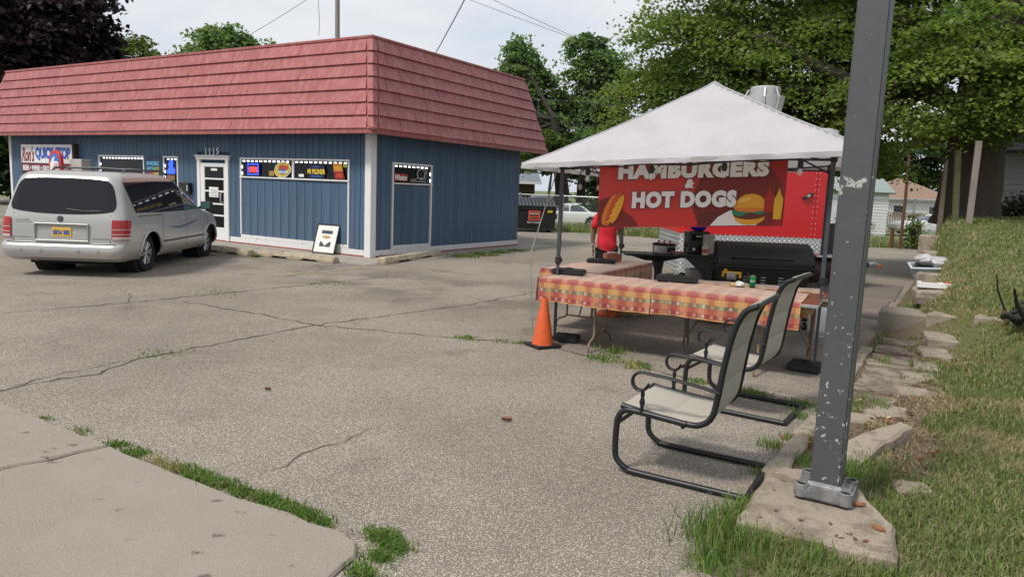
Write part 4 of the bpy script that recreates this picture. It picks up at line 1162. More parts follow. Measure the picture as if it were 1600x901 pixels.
sedan('parked_car', 'white sedan parked by the brown roofed house behind the rusty posts', (29.2, 47.6, -.20), math.radians(182), M_carwhite)

# ------------------------------------------------------------------ dumpster
DP = thing('dumpster', 'black steel dumpster with ribbed lid and orange notice beside the blue wall', 'dumpster', (-.25, 30.0, 0), math.radians(2))
b = MB()
b.add([(0, 0, .1), (1.9, 0, .1), (1.9, 1.3, .1), (0, 1.3, .1), (-.03, -.06, 1.02), (1.93, -.06, 1.02), (1.93, 1.36, 1.30), (-.03, 1.36, 1.30)], [(0, 3, 2, 1), (0, 1, 5, 4), (1, 2, 6, 5), (2, 3, 7, 6), (3, 0, 4, 7), (4, 5, 6, 7)])
M_dump = mat('dumpster_black', (.014, .015, .016), .5, var=.25, scale=5)
b.build('bin', M_dump, DP, bevel=.015)
b = MB(); b.bx(-.06, 1.96, -.09, -.05, .92, 1.02); b.bx(-.06, 1.96, -.085, -.045, .10, .18); b.bx(-.10, -.03, .2, 1.0, .55, .75); b.bx(1.93, 2.0, .2, 1.0, .55, .75); b.build('rim', M_dump, DP, bevel=.01)
for k in range(2):
    b = MB(); x0 = -.03 + k * .985
    b.add([(x0, -.10, 1.04), (x0 + .97, -.10, 1.04), (x0 + .97, 1.38, 1.34), (x0, 1.38, 1.34)], [(0, 1, 2, 3)])
    lid = b.build('lid', M_black, DP, solid=-.03)
    for i in range(7):
        q = MB(); x = x0 + .07 + i * .138
        q.tube([(x, -.10, 1.05), (x, -.02, 1.10), (x, 1.30, 1.38), (x, 1.38, 1.35)], .035, 6); q.build('rib', M_blackrib if i + k else mat('lid_grey', (.055, .06, .07), .35), lid, smooth=50)
        M_blackrib = bpy.data.materials['lid_grey']
for x in (.2, 1.7):
    b = MB(); b.cyl((x, .2, 0), (x, .2, .1), .06, 10); b.cyl((x, 1.1, 0), (x, 1.1, .1), .06, 10); b.build('foot', M_dump, DP)
b = MB(); b.bx(.80, 1.28, -.075, -.065, .48, .88); ns_ = b.build('notice', mat('notice_orange', (.55, .09, .05), .6, var=.1), DP)
for z in (.80, .68, .57): b = MB(); b.bx(.86, 1.22, -.08, -.0755, z - .025, z + .025); b.build('print', M_ink, ns_)
text(ns_, 'NO DUMPING', (1.04, -.08, .76), (1, 0, 0), (0, 0, 1), .1, M_paper, 'print', fit=(.36, .07))
b = MB(); b.bx(1.58, 1.78, -.075, -.065, .82, .96); b.build('yellow_sticker', mat('sticker_yellow', (.6, .45, .03), .6), DP)
text(DP, 'RECYCLING', (1.04, -.07, .40), (1, 0, 0), (0, 0, 1), .1, M_paper, 'lettering', fit=(.55, .08))

# ------------------------------------------------------------------ chain link fences
def chain_fence(name, label, pts, h, zs, gap=.14):
    t = thing(name, label, 'fence', (0, 0, 0))
    for (x, y), z in zip(pts, zs):
        b = MB(); b.cyl((x, y, z - .3), (x, y, z + h), .035, 8); b.lathe([(.045, h), (.04, h + .04), (.001, h + .06)], 8, (x, y, z)); b.build('post', M_steel, t, smooth=50)
    b = MB()
    for i in range(len(pts) - 1): b.tube([(*pts[i], zs[i] + h - .02), (*pts[i + 1], zs[i + 1] + h - .02)], .024, 6)
    b.build('top_rail', M_steel, t)
    m = MB()
    for i in range(len(pts) - 1):
        a, c = Vector((*pts[i], zs[i])), Vector((*pts[i + 1], zs[i + 1])); L = (c - a).length; n = int((L + h) / gap)
        for k in range(n):
            for d in (1, -1):
                s0 = k * gap - (h if d > 0 else 0); s1 = s0 + h * d + (0 if d > 0 else 0)
                s0, s1 = (k * gap - h, k * gap) if d > 0 else (k * gap, k * gap - h)
                t0, t1 = 0, 1
                ends = []
                for q in (0, 1):
                    s = s0 + (s1 - s0) * q; ends.append((s, q))
                (sa, qa), (sb, qb) = ends
                def clip(sa, qa, sb, qb):
                    if sa < 0: qa += (0 - sa) / (sb - sa) * (qb - qa); sa = 0
                    if sa > L: qa += (L - sa) / (sb - sa) * (qb - qa); sa = L
                    return sa, qa
                if max(sa, sb) <= 0 or min(sa, sb) >= L: continue
                sa, qa = clip(sa, qa, sb, qb); sb, qb = clip(sb, qb, sa, qa)
                p, r = a + (c - a) * (sa / L) + Vector((0, 0, qa * (h - .03))), a + (c - a) * (sb / L) + Vector((0, 0, qb * (h - .03)))
                m.tube([p, r], .0035, 3, cap=False)
    o = m.build('chain_mesh', M_steel, t); o['kind'] = 'stuff'
    return t
chain_fence('chain_link_fence', 'galvanised chain link fence behind the dumpster and the red trailer', [(-2.5, 33.0), (.2, 32.7), (2.1, 32.5), (5.2, 31.8), (8.3, 31.0), (11.5, 30.2)], 1.55, [-.03] * 6)
chain_fence('chain_link_fence', 'short run of chain link fence with grey posts in front of the white shed', [(12.4, 29.8), (15.7, 29.0), (16.7, 29.0)], 1.95, [0, 0, 0])
for (x, y, h, lab) in ((14.95, 29.0, .80, 'short rusty steel post in front of the white shed'), (15.2, 28.8, 3.6, 'tall thin rusty steel post in front of the brown roofed house')):
    b = MB(); b.tube([(x, y, -.2), (x + .02, y, h * .5), (x - .02, y, h)], .075 if h < 1 else .06, 8)
    b.lathe([(.10, 0), (.10, .05)], 8, (x, y, 0))
    tag(b.build('rusty_post', M_rust, smooth=50), lab, 'post', 'rusty posts at the back of the lot')
for (bx_, by_, tx, ty, zt, w, lab, m) in ((9.27, 16.0, 9.24, 16.0, 2.76, .10, 'pale pointed wooden stake left of the other two by the big trunk', 0), (9.30, 15.5, 9.17, 15.5, 2.9, .11, 'greenish middle wooden stake in front of the big trunk', 1), (9.12, 14.75, 9.12, 14.75, 3.04, .105, 'tallest grey wooden stake in front of the big trunk', 2)):
    zb = tz(bx_, by_) - .15
    b = MB(); H_ = zt - zb
    b.add([(bx_ + sx * w / 2, by_ + sy * w * .35, zb) for sx, sy in ((-1, -1), (1, -1), (1, 1), (-1, 1))] + [(tx + sx * w / 2 * (.55 if m == 0 else 1), ty + sy * w * .35, zt - (.10 if m == 0 and sx < 0 else 0)) for sx, sy in ((-1, -1), (1, -1), (1, 1), (-1, 1))], [(0, 3, 2, 1), (4, 5, 6, 7), (0, 1, 5, 4), (1, 2, 6, 5), (2, 3, 7, 6), (3, 0, 4, 7)])
    tag(b.build('wooden_stake', (M_wood, mat('mossy_wood', (.13, .12, .065), .9, var=.3, scale=9), mat('grey_wood', (.27, .23, .20), .85, var=.2, scale=9))[m], bevel=.008), lab, 'stake', 'wooden stakes by the big trunk')

# ------------------------------------------------------------------ buildings behind
M_wsid = mat('white_siding', (.66, .67, .67), .6, var=.05)
def lap_wall(parent, x0, x1, y, z0, z1, step, m, name='siding_board'):
    """overlapping boards on a wall facing -y"""
    n = int((z1 - z0) / step); cache = None
    for i in range(n):
        z = z0 + i * step
        if cache is None:
            b = MB(); b.add([(0, -.028, 0), (x1 - x0, -.028, 0), (x1 - x0, -.006, step), (0, -.006, step), (0, 0, 0), (x1 - x0, 0, 0), (x1 - x0, 0, step), (0, 0, step)], [(0, 1, 2, 3), (4, 7, 6, 5), (0, 4, 5, 1), (3, 2, 6, 7), (0, 3, 7, 4), (1, 5, 6, 2)])
            cache = b.mesh(name, m)
        o = link_mesh(name, cache, parent); o.location = (x0, y, z)
sh = thing('white_shed', 'small white sided shed with grey gable roof behind the fence', 'shed', (19.3, 46, -.3))
b = MB(); b.bx(0, 4.0, .03, 3, 0, 2.7); b.build('wall', M_wsid, sh)
lap_wall(sh, 0, 4.0, .03, .1, 2.6, .19, M_wsid)
b = MB(); b.add([(-.15, -.25, 2.62), (4.25, -.25, 2.62), (4.25, 1.5, 3.5), (-.15, 1.5, 3.5), (4.25, 3.25, 2.62), (-.15, 3.25, 2.62)], [(0, 1, 2, 3), (3, 2, 4, 5)])
b.build('roof', mat('grey_green_shingle', (.24, .28, .27), .9, var=.2, scale=12), sh, solid=-.09)
b = MB(); b.add([(3.99, .03, 2.7), (3.99, 2.97, 2.7), (3.99, 1.5, 3.42)], [(0, 1, 2)]); b.build('gable', M_wsid, sh)
hs = thing('brown_roof_house', 'low white house with a brown hip roof far behind the fence', 'house', (28.6, 58, -.3))
b = MB(); b.bx(0, 6.0, .0, 6, 0, 2.4); b.build('wall', M_wsid, hs)
b = MB(); b.add([(-.4, -.4, 2.38), (6.4, -.4, 2.38), (6.4, 6.4, 2.38), (-.4, 6.4, 2.38), (2.9, 3, 4.15), (3.1, 3, 4.15)], [(0, 1, 5, 4), (1, 2, 5), (2, 3, 4, 5), (3, 0, 4), (3, 2, 1, 0)])
b.build('roof', mat('brown_shingle', (.24, .165, .12), .9, var=.25, scale=9), hs)
b = MB(); b.bx(-.3, 6.3, -.36, -.3, 2.3, 2.46); b.build('gutter', M_white, hs)
for x in (1.2, 4.0): b = MB(); b.bx(x, x + .9, -.04, .01, 1.0, 1.9); w_ = b.build('window', M_glass, hs); q = MB(); q.bx(x - .07, x + .97, -.03, .0, .93, 1.97); q.build('frame', M_white, w_)
pf = thing('picket_fence', 'weathered picket fence in front of the brown roofed house', 'fence', (25.6, 54, -.3))
for i in range(26):
    b = MB(); b.bx(i * .19, i * .19 + .13, 0, .03, .05, 1.45 + random.uniform(-.03, .03)); b.build('picket', M_wood, pf)
b = MB(); b.bx(0, 5, .03, .07, .4, .5); b.bx(0, 5, .03, .07, 1.1, 1.2); b.build('rail', M_wood, pf)
hg = thing('grey_house', 'old grey sided house with dark roof behind the big trunk', 'house', (12.75, 20.6, 1.3), math.radians(-38))
M_greysid = mat('grey_siding', (.46, .48, .48), .75, var=.15, scale=5)
b = MB(); b.bx(0, 7, .03, 6, -.6, 2.0); b.build('wall', M_greysid, hg)
lap_wall(hg, 0, 7, .03, .1, 1.95, .165, M_greysid)
b = MB(); b.add([(-.4, -.45, 1.9), (7.4, -.45, 1.9), (7.4, 3, 4.6), (-.4, 3, 4.6), (7.4, 6.5, 1.9), (-.4, 6.5, 1.9)], [(0, 1, 2, 3), (3, 2, 4, 5)])
b.build('roof', mat('dark_shingle', (.085, .085, .088), .9, var=.25, scale=10), hg, solid=-.1)
hb = thing('far_house', 'grey roofed house glimpsed between the store and the trees', 'house', (-3.6, 55, -.3))
b = MB(); b.bx(0, 5, 0, 6, 0, 2.6); b.build('wall', mat('brick_dark', (.10, .055, .045), .9, var=.2, scale=8), hb)
b = MB(); b.add([(-.4, -.5, 2.5), (5.5, -.5, 2.5), (5.0, 3, 4.1), (0, 3, 4.1), (5.5, 6.5, 2.5), (-.4, 6.5, 2.5)], [(0, 1, 2, 3), (3, 2, 4, 5), (1, 4, 2), (0, 3, 5)])
b.build('roof', mat('blue_grey_shingle', (.17, .19, .22), .9, var=.2, scale=8), hb)
b = MB(); b.bx(-.4, 5.5, -.56, -.5, 2.4, 2.58); b.build('gutter', M_white, hb)

# ------------------------------------------------------------------ utility pole and wires
M_pole = mat('utility_pole_wood', (.24, .215, .20), .85, var=.2, scale=5, streak=(1, 1, .1))
up_ = thing('utility_pole', 'plain wooden utility pole rising behind the store roof', 'pole', (-9.77, 40, -.3))
b = MB(); b.tube([(0, 0, 0), (.02, 0, 7), (-.02, 0, 15)], [.17, .14, .11], 10); b.build('pole', M_pole, up_, smooth=60)
b = MB(); b.tube([(-1.2, 0, 13.6), (1.2, 0, 13.6)], .06, 6); b.build('cross_arm', M_pole, up_)
b = MB(); b.tube([(-.95 + .04 * math.sin(i), -.1, 9.6 + i * .4) for i in range(14)], .012, 4); b.build('loose_cable', M_black, up_)
M_wire = mat('wire_black', (.03, .03, .032), .6)
def wire(a, c, sag, r, label, n=24):
    a, c = Vector(a), Vector(c)
    b = MB(); b.tube([a.lerp(c, i / n) - Vector((0, 0, sag * 4 * (i / n) * (1 - i / n))) for i in range(n + 1)], r, 5)
    tag(b.build('power_line', M_wire), label, 'wire', 'overhead wires')
wire((-2.17, 19.1, 5.06), (3.5, -6, 7.2), .35, .011, 'thick black service wire rising from the red roof edge')
wire((-9.5, 39.6, 13.6), (22, 62, 9.5), .5, .013, 'upper of two faint wires crossing the open sky')
wire((-7.5, 34, 12.6), (20, 62, 9.0), .5, .013, 'lower of two faint wires crossing the open sky')
wire((-9.8, 40, 12.2), (-24, 44, 6.0), .5, .013, 'faint wire slanting down to the left behind the store roof')
wire((-20, 45, 8.3), (25, 44, 6.3), .3, .018, 'highest of three wires in front of the middle trees')
wire((-20, 45, 6.6), (25, 44, 5.3), .25, .018, 'middle wire of three in front of the middle trees')
wire((-20, 45, 5.4), (25, 44, 4.6), .25, .018, 'lowest of three wires in front of the middle trees')
# ------------------------------------------------------------------ trees
def leaf_mesh(name, cen, size, m, parent, up=.35, seed=1):
    rg = np.random.default_rng(seed); n = len(cen)
    nrm = rg.normal(0, 1, (n, 3)); nrm[:, 2] = np.abs(nrm[:, 2]) * (1 + up) + up; nrm /= np.linalg.norm(nrm, axis=1)[:, None]
    a = rg.normal(0, 1, (n, 3)); a -= (a * nrm).sum(1)[:, None] * nrm; a /= np.linalg.norm(a, axis=1)[:, None]
    b = np.cross(nrm, a); s = (size * rg.uniform(.6, 1.25, n))[:, None]
    co = np.empty((n, 4, 3), dtype=np.float32)
    co[:, 0] = cen - a * s * .5; co[:, 1] = cen + b * s * .36 + nrm * s * .10; co[:, 2] = cen + a * s * .5 - nrm * s * .12; co[:, 3] = cen - b * s * .36 + nrm * s * .10
    f = (np.arange(n) * 4)[:, None] + np.array([[0, 1, 2, 3]])
    return np_mesh(name, co.reshape(-1, 3), f, m, parent)

def crown_points(blobs, n_leaf, clus_r, per, seed, shell=.45, flat=.34):
    """leaf centres gathered in sprays that sit mostly near the outside of each lobe"""
    rg = np.random.default_rng(seed); vol = np.array([b[3] * b[4] * b[5] for b in blobs]) ** .75; vol /= vol.sum()
    P_, C_ = [], []
    for b, w in zip(blobs, vol):
        nc = max(3, int(n_leaf * w / per))
        d = rg.normal(0, 1, (nc, 3)); d /= np.linalg.norm(d, axis=1)[:, None]
        r = shell + (1.06 - shell) * rg.random(nc) ** .6
        r *= 1 + .22 * np.sin(d[:, 0] * 5 + b[0]) * np.sin(d[:, 2] * 4 + b[1])
        c = np.array(b[:3]) + d * r[:, None] * np.array(b[3:6])
        C_.append(c)
        k = np.repeat(np.arange(nc), per)
        # flat drooping sprays: a disc of leaves tipped down towards the outside
        q = rg.normal(0, 1, (nc * per, 3)) * clus_r * np.array([1, 1, flat])
        sc = rg.uniform(.5, 1.35, nc)[k][:, None]
        q *= sc
        out = d[:, :2] / (np.linalg.norm(d[:, :2], axis=1)[:, None] + .2)
        q[:, 2] -= (q[:, :2] * out[k]).sum(1) * rg.uniform(.15, .75, nc)[k]
        P_.append(c[k] + q)
    return np.concatenate(P_), np.concatenate(C_)

def tree(name, label, base, trunk, trunk_r, blobs, n_leaf, leaf, m_leaf, m_bark, clus_r=.35, per=60, seed=1, limbs=None, group='trees round the lot', up=.35, twigs=70, cat='tree', flat=.34, shell=.45):
    t = thing(name, label, cat, (0, 0, 0), 0, group)
    b = MB(); pts = [Vector(base) + Vector(p) for p in trunk]; m = len(pts)
    fine = []; rad = []
    for i in range(m - 1):
        for k in range(4):
            fine.append(pts[i].lerp(pts[i + 1], k / 4)); rad.append(trunk_r[i] + (trunk_r[i + 1] - trunk_r[i]) * k / 4)
    fine.append(pts[-1]); rad.append(trunk_r[-1])
    b.tube(fine, rad, 14)
    rg = random.Random(seed)
    b.v = [tuple(Vector(v) + Vector((rg.uniform(-1, 1), rg.uniform(-1, 1), 0)) * trunk_r[0] * .05) for v in b.v]
    tr = b.build('trunk', m_bark, t, smooth=60)
    top = pts[-1]; P_, C_ = crown_points(blobs, n_leaf, clus_r, per, seed, shell, flat)
    for i, bl in enumerate(blobs):
        c = Vector(bl[:3]); a = pts[-1 if i % 2 else -2].lerp(pts[-1], rg.random())
        mid = a.lerp(c, .5) + Vector((rg.uniform(-.3, .3), rg.uniform(-.3, .3), -.12 * (c - a).length * rg.random()))
        r0 = min(trunk_r[-1] * .7, .05 + .02 * (c - a).length)
        q = MB(); q.tube([a, a.lerp(mid, .5), mid, mid.lerp(c, .5) + Vector((rg.uniform(-.1, .1), 0, .1)), c + (c - mid) * .3], [r0, r0 * .8, r0 * .62, r0 * .42, r0 * .15], 7); q.build('limb', m_bark, t, smooth=60)
    for L, rr in (limbs or []):
        q = MB(); q.tube([Vector(p) for p in L], rr, 8); q.build('limb', m_bark, t, smooth=60)
    q = MB()
    for k in range(twigs):
        c = Vector(C_[rg.randrange(len(C_))]); bl = min(blobs, key=lambda z: (Vector(z[:3]) - c).length); a = Vector(bl[:3]).lerp(c, .15)
        mid = a.lerp(c, .55) + Vector((rg.uniform(-.15, .15), rg.uniform(-.15, .15), rg.uniform(-.15, .1)))
        q.tube([a, mid, c], [.028, .018, .006], 4, cap=False)
    o = q.build('twigs', m_bark, t); o['kind'] = 'stuff'
    leaf_mesh('crown', P_, leaf, m_leaf, t, up, seed)
    return t

L_big = leaf_mat('maple_leaf', ((.14, .195, .05), (.29, .36, .11), (.10, .16, .045)), .58, scale=.6)
L_mid = leaf_mat('mid_green_leaf', ((.13, .20, .09), (.24, .31, .15), (.105, .17, .08)), .52, scale=.35)
L_dark = leaf_mat('dark_green_leaf', ((.03, .06, .018), (.07, .115, .032), (.025, .05, .016)), .35, scale=.4)
L_purple = leaf_mat('purple_maple_leaf', ((.030, .019, .026), (.06, .038, .048), (.022, .016, .021)), .2, scale=.5)
L_yel = leaf_mat('yellow_green_leaf', ((.085, .13, .03), (.15, .20, .05), (.06, .10, .026)), .35, scale=.5)
# the big maple on the mound
bx0, by0 = 10.62, 17.3
bz0 = tz(bx0, by0) - .25
big_blobs = [(4.4, 18.6, 5.6, 1.6, 1.6, 2.0), (5.7, 18.4, 5.0, 1.6, 1.5, 1.6), (7.3, 18.2, 5.2, 1.7, 1.6, 1.7), (8.8, 18.5, 5.6, 1.6, 1.6, 1.6), (10.3, 18.6, 6.3, 1.8, 1.6, 1.4),
             (5.6, 17.8, 7.6, 2.0, 1.6, .9), (8.3, 17.6, 7.8, 2.2, 1.8, .9), (11.6, 17, 7.4, 2.2, 1.8, 1.0), (12.6, 15.8, 5.3, 1.7, 1.5, 1.2), (9.4, 15.6, 4.9, 1.3, 1.2, .9), (10.9, 15.2, 4.5, 1.2, 1.2, .75),
             (8.0, 16.6, 3.9, 1.0, 1.1, .75), (9.2, 15.9, 3.55, .9, .9, .55), (10.4, 15.6, 3.5, .9, .8, .4), (7.6, 19.4, 3.6, 1.4, 1.2, 1.1), (6.2, 19.8, 3.9, 1.3, 1.2, 1.2), (9.0, 19.5, 3.4, 1.1, 1.0, .9), (12.6, 15.5, 4.1, .9, 1, .5), (3.6, 19.2, 4.2, 1.0, 1.1, .8)]
tree('maple_tree', 'big green maple with thick dark trunk on the mound behind the wooden stakes', (bx0, by0, bz0),
     [(-.05, 0, 0), (0, 0, .45), (.02, 0, 1.3), (.05, 0, 2.4), (.15, 0, 3.6), (.2, .1, 5.2)], [.76, .68, .62, .60, .60, .45], big_blobs, 165000, .11, L_big, M_bark, .40, 170, 5, flat=.24, shell=.5,
     limbs=[([(10.6, 17.3, 3.9), (9.0, 17.0, 4.3), (7.6, 16.9, 4.35), (6.7, 17.0, 4.75), (5.6, 17.2, 5.35), (4.5, 17.6, 5.5)], [.26, .2, .16, .13, .09, .04]),
            ([(7.6, 16.9, 4.35), (7.0, 17.1, 4.2), (6.2, 17.4, 4.35), (5.2, 17.8, 4.3)], [.11, .09, .06, .02]),
            ([(10.7, 17.3, 4.2), (11.6, 17.0, 4.9), (12.6, 16.6, 5.3), (13.6, 16.2, 6.4)], [.34, .28, .22, .1]),
            ([(10.5, 17.2, 3.4), (9.9, 16.4, 3.9), (9.3, 15.8, 4.5)], [.2, .14, .05])], twigs=220)
tree('purple_maple_tree', 'tall dark purple leaved maple behind the left end of the store', (-25.2, 38, -.3), [(0, 0, 0), (.1, 0, 2.2), (0, 0, 4.5), (.2, 0, 7)], [.5, .42, .36, .22],
     [(-25.4, 38, 6.5, 3.2, 3, 2.6), (-23.0, 38.2, 6.9, 2.5, 2.2, 2.0), (-24.6, 37.4, 9.4, 3.4, 3, 2.2), (-22.6, 37.6, 9.5, 1.9, 2, 1.6), (-28, 38, 8, 3, 3, 3), (-24.5, 38, 11.8, 3.0, 2.6, 1.6), (-22.0, 38, 11.0, 1.6, 1.5, .8), (-21.9, 38, 7.2, 1.4, 1.4, 1.4), (-27, 37, 5, 2.5, 2, 2)],
     46000, .34, L_purple, M_barkdark, .42, 55, 8)
tree('green_tree', 'rounded green tree showing above the middle of the store roof', (-17.9, 45.5, -.3), [(0, 0, 0), (.1, 0, 3), (0, 0, 6)], [.35, .28, .2],
     [(-18.2, 45.5, 8.4, 2.4, 2, 2.0), (-16.3, 45.8, 8.0, 2.1, 2, 1.7), (-19.8, 45.5, 7.9, 1.3, 1.5, 1.4), (-17.4, 45, 9.3, 1.5, 1.3, 1.2), (-15.1, 46, 8.2, 1.0, 1.2, 1.1)], 16000, .30, L_mid, M_bark, .34, 40, 12)
tree('yellow_green_tree', 'small sparse yellow green tree between the purple maple and the roof edge', (-23.6, 47, -.3), [(0, 0, 0), (.1, 0, 4), (0, 0, 7)], [.25, .18, .1],
     [(-24.2, 47, 8.6, 1.3, 1.2, 1.6), (-22.9, 47, 8.0, 1.1, 1.1, 1.1), (-21.9, 47, 8.0, .8, 1, .8)], 4200, .28, L_yel, M_bark, .34, 30, 14)
tree('green_tree', 'tall uneven green tree just right of the store roof', (2.7, 44, -.3), [(0, 0, 0), (.05, 0, 2), (-.2, 0, 4), (-.6, 0, 6.2)], [.52, .42, .34, .2],
     [(.0, 48, 9.2, 1.3, 1.3, 1.7), (-.9, 48, 7.6, 1.3, 1.4, 1.5), (.9, 48, 8.0, 1.3, 1.3, 1.5), (1.6, 48, 6.3, 1.5, 1.5, 1.5), (-.2, 48, 5.6, 1.9, 1.6, 1.4), (1.2, 46, 4.0, 2.2, 1.7, 1.1), (-1.0, 47, 3.6, 1.8, 1.5, .9), (-.2, 48, 10.4, .7, .7, .7)], 26000, .27, L_mid, M_barkdark, .30, 45, 21)
tree('green_tree', 'taller of the two middle trees with two peaks above the white canopy', (4.2, 48, -.3), [(0, 0, 0), (.05, 0, 2.5), (.2, 0, 4.6), (.4, 0, 7)], [.34, .28, .24, .16],
     [(4.3, 49, 9.8, 1.4, 1.3, 1.7), (4.5, 49, 11.0, .8, .8, .8), (6.1, 49, 9.0, 1.25, 1.2, 1.5), (5.0, 49, 7.2, 1.8, 1.6, 1.5), (3.0, 49, 6.8, 1.2, 1.3, 1.2), (6.2, 49, 6.2, 1.0, 1.2, 1.0), (4.6, 48, 4.6, 2.4, 1.8, 1.2), (7.0, 48, 4.0, 1.6, 1.6, 1.0), (3.0, 47, 3.4, 1.8, 1.4, .8), (6.0, 50, 10.3, .6, .6, .6)], 30000, .27, L_mid, M_barkdark, .30, 45, 23)
tree('small_tree', 'pale yellow green small tree below the middle trees', (1.9, 42, -.3), [(0, 0, 0), (0, 0, 2), (.1, 0, 3.2)], [.10, .08, .05],
     [(1.7, 42, 4.1, .9, .9, .8), (2.6, 42, 3.5, .9, .9, .7), (.7, 42, 3.4, .8, .8, .7)], 6500, .20, L_yel, M_bark, .24, 40, 25)
for i, (x, y, hh, lab) in enumerate(((9.5, 62, 7.2, 'dark tree behind the left part of the white canopy'), (16, 60, 8.0, 'dark tree far behind the red trailer'), (23, 62, 8.2, 'dark tree behind the white shed'), (29.5, 68, 8.4, 'dark tree behind the brown roofed house'), (36, 66, 9.5, 'dark tree behind the wooden stakes'))):
    tree('dark_tree', lab, (x, y, -.3), [(0, 0, 0), (.1, 0, 2.2), (0, 0, hh * .6)], [.35, .28, .15],
         [(x, y, hh * .62, 3.2, 2.6, hh * .33), (x - 2.3, y, hh * .45, 2.2, 2, hh * .28), (x + 2.4, y, hh * .48, 2.3, 2, hh * .3), (x, y - 1, hh * .3, 3.2, 1.5, hh * .18), (x + .5, y, hh * .85, 1.8, 1.6, hh * .15)], 11000, .42, L_dark, M_barkdark, .5, 40, 30 + i)
tree('dark_tree', 'dark tree beyond the far left corner of the store', (-26.5, 36, -.3), [(0, 0, 0), (0, 0, 2), (0, 0, 4)], [.3, .25, .15], [(-26, 36, 2.6, 2.2, 1.5, 2.0), (-27.5, 35.5, 1.6, 1.8, 1.2, 1.6), (-24.4, 36.4, 2.2, 1.2, 1, 2.0)], 9000, .3, L_dark, M_barkdark, .4, 40, 41)
def bush(name, label, blobs, n, leaf, m, seed, group=None, stems=24, sm=None):
    t = thing(name, label, 'bush', (0, 0, 0), 0, group)
    P_, C_ = crown_points(blobs, n, .2, 40, seed, .2)
    q = MB(); rg = random.Random(seed)
    for k in range(stems):
        c = Vector(C_[rg.randrange(len(C_))]); bl = min(blobs, key=lambda z: (Vector(z[:3]) - c).length)
        a = Vector((bl[0], bl[1], bl[2] - bl[5])); q.tube([a, a.lerp(c, .5) + Vector((rg.uniform(-.1, .1), 0, 0)), c], [.03, .02, .006], 4, cap=False)
    o = q.build('stems', sm or M_bark, t); o['kind'] = 'stuff'
    leaf_mesh('foliage', P_, leaf, m, t, .3, seed)
bush('green_bush', 'bright green bush behind the white sedan', [(5.3, 47, .6, 1.6, 1, .9), (7.0, 48, .7, 1.6, 1, 1.0)], 5200, .22, L_yel, 51, 'bushes behind the fence')
bush('green_bush', 'dark green bush behind the fence left of the banner', [(3.1, 52, .6, 1.3, 1, .8), (9.5, 50, .7, 2.2, 1, 1.0)], 5200, .22, L_mid, 52, 'bushes behind the fence')
bush('green_bush', 'low green bush behind the fence right of the red trailer', [(12.4, 33, .4, 1.2, .8, .6), (10.5, 34, .4, 1.3, .9, .7)], 4200, .16, L_mid, 53, 'bushes behind the fence')
bush('weed_bush', 'leafy vine growing over the grey fence post by the mound', [(15.75, 28.9, .7, .22, .2, .6), (15.9, 28.9, .3, .3, .25, .35)], 900, .12, L_yel, 54)
bush('dry_bush', 'brown twiggy half dead bush in front of the grey house wall', [(12.7, 18.4, 1.62, .6, .5, .45), (13.6, 18.2, 1.6, .7, .5, .45)], 3600, .10, leaf_mat('dry_bush_leaf', ((.07, .05, .03), (.10, .08, .04), (.05, .06, .025)), .2), 55, stems=130, sm=M_barkdark)
bush('weed_bush', 'tall weeds against the white shed', [(20.6, 45, .5, .7, .5, .8), (21.5, 45.2, .2, .6, .5, .5)], 1500, .14, L_yel, 56)
# pile of cut branches at the right edge
bp = thing('branch_pile', 'pile of dark cut branches lying on the grass at the right edge', 'branches', (6.12, 8.32, tz(6.12, 8.32) - .05))
rg = random.Random(4)
for k in range(13):
    a = rg.uniform(-.5, .5) + (PI if k % 3 == 0 else 0); L = rg.uniform(.4, .75); zz = .04 + .03 * k
    p0 = Vector((-.25 - .1 * rg.random(), rg.uniform(-.25, .25), zz * .5)); p1 = p0 + Vector((math.cos(a * .6) * L, math.sin(a) * L * .6, rg.uniform(.05, .55)))
    r0 = rg.uniform(.02, .055) if k < 7 else .014
    b = MB(); b.tube([p0, p0.lerp(p1, .5) + Vector((rg.uniform(-.05, .05), rg.uniform(-.05, .05), rg.uniform(-.04, .06))), p1], [r0, r0 * .8, r0 * .4], 7); b.build('branch', M_barkdark, bp, smooth=60)
b = MB(); b.tube([(.0, 0, .2), (-.02, 0, .45), (.05, -.05, .75), (-.12, 0, .95)], [.02, .016, .01, .004], 5); b.build('branch', M_bark, bp)
# ------------------------------------------------------------------ red food trailer
TR = thing('food_trailer', 'red food trailer with diamond plate skirt and roof fan behind the white canopy', 'trailer', (3.18, 14.0, 0))
M_trred = mat('red_trailer_paint', (.50, .012, .016), .38, var=.05, scale=2, coat=.3)
def diamond():
    m = bpy.data.materials.new('diamond_plate'); m.use_nodes = True
    N = NT(m.node_tree); b = m.node_tree.nodes['Principled BSDF']
    x, y, z = N.sep(N.coord('Object'))
    u, v = (x + z) * 11, (x - z) * 11
    par = N.math('MODULO', u.floor() + v.floor() + 200, 2)
    fu, fv = (u.frac() - .5).abs(), (v.frac() - .5).abs()
    l1 = N.ramp(fu, .36, .30) * N.ramp(fv, .15, .10) * par
    l2 = N.ramp(fv, .36, .30) * N.ramp(fu, .15, .10) * (1 - par)
    h = l1 + l2; n = N.noise(N.coord('Object'), 5, 3)
    N.put(b.inputs['Base Color'], N.mix(h, N.mix(n, (.40, .41, .42, 1), (.50, .51, .52, 1)), (.85, .86, .88, 1)))
    b.inputs['Metallic'].default_value = .7; b.inputs['Roughness'].default_value = .38
    bn = N.node('ShaderNodeBump'); bn.inputs['Strength'].default_value = .8; bn.inputs['Distance'].default_value = .008
    N.put(bn.inputs['Height'], h); m.node_tree.links.new(bn.outputs[0], b.inputs['Normal'])
    return m
M_diam = diamond()
TL, TD = 2.86, 2.1
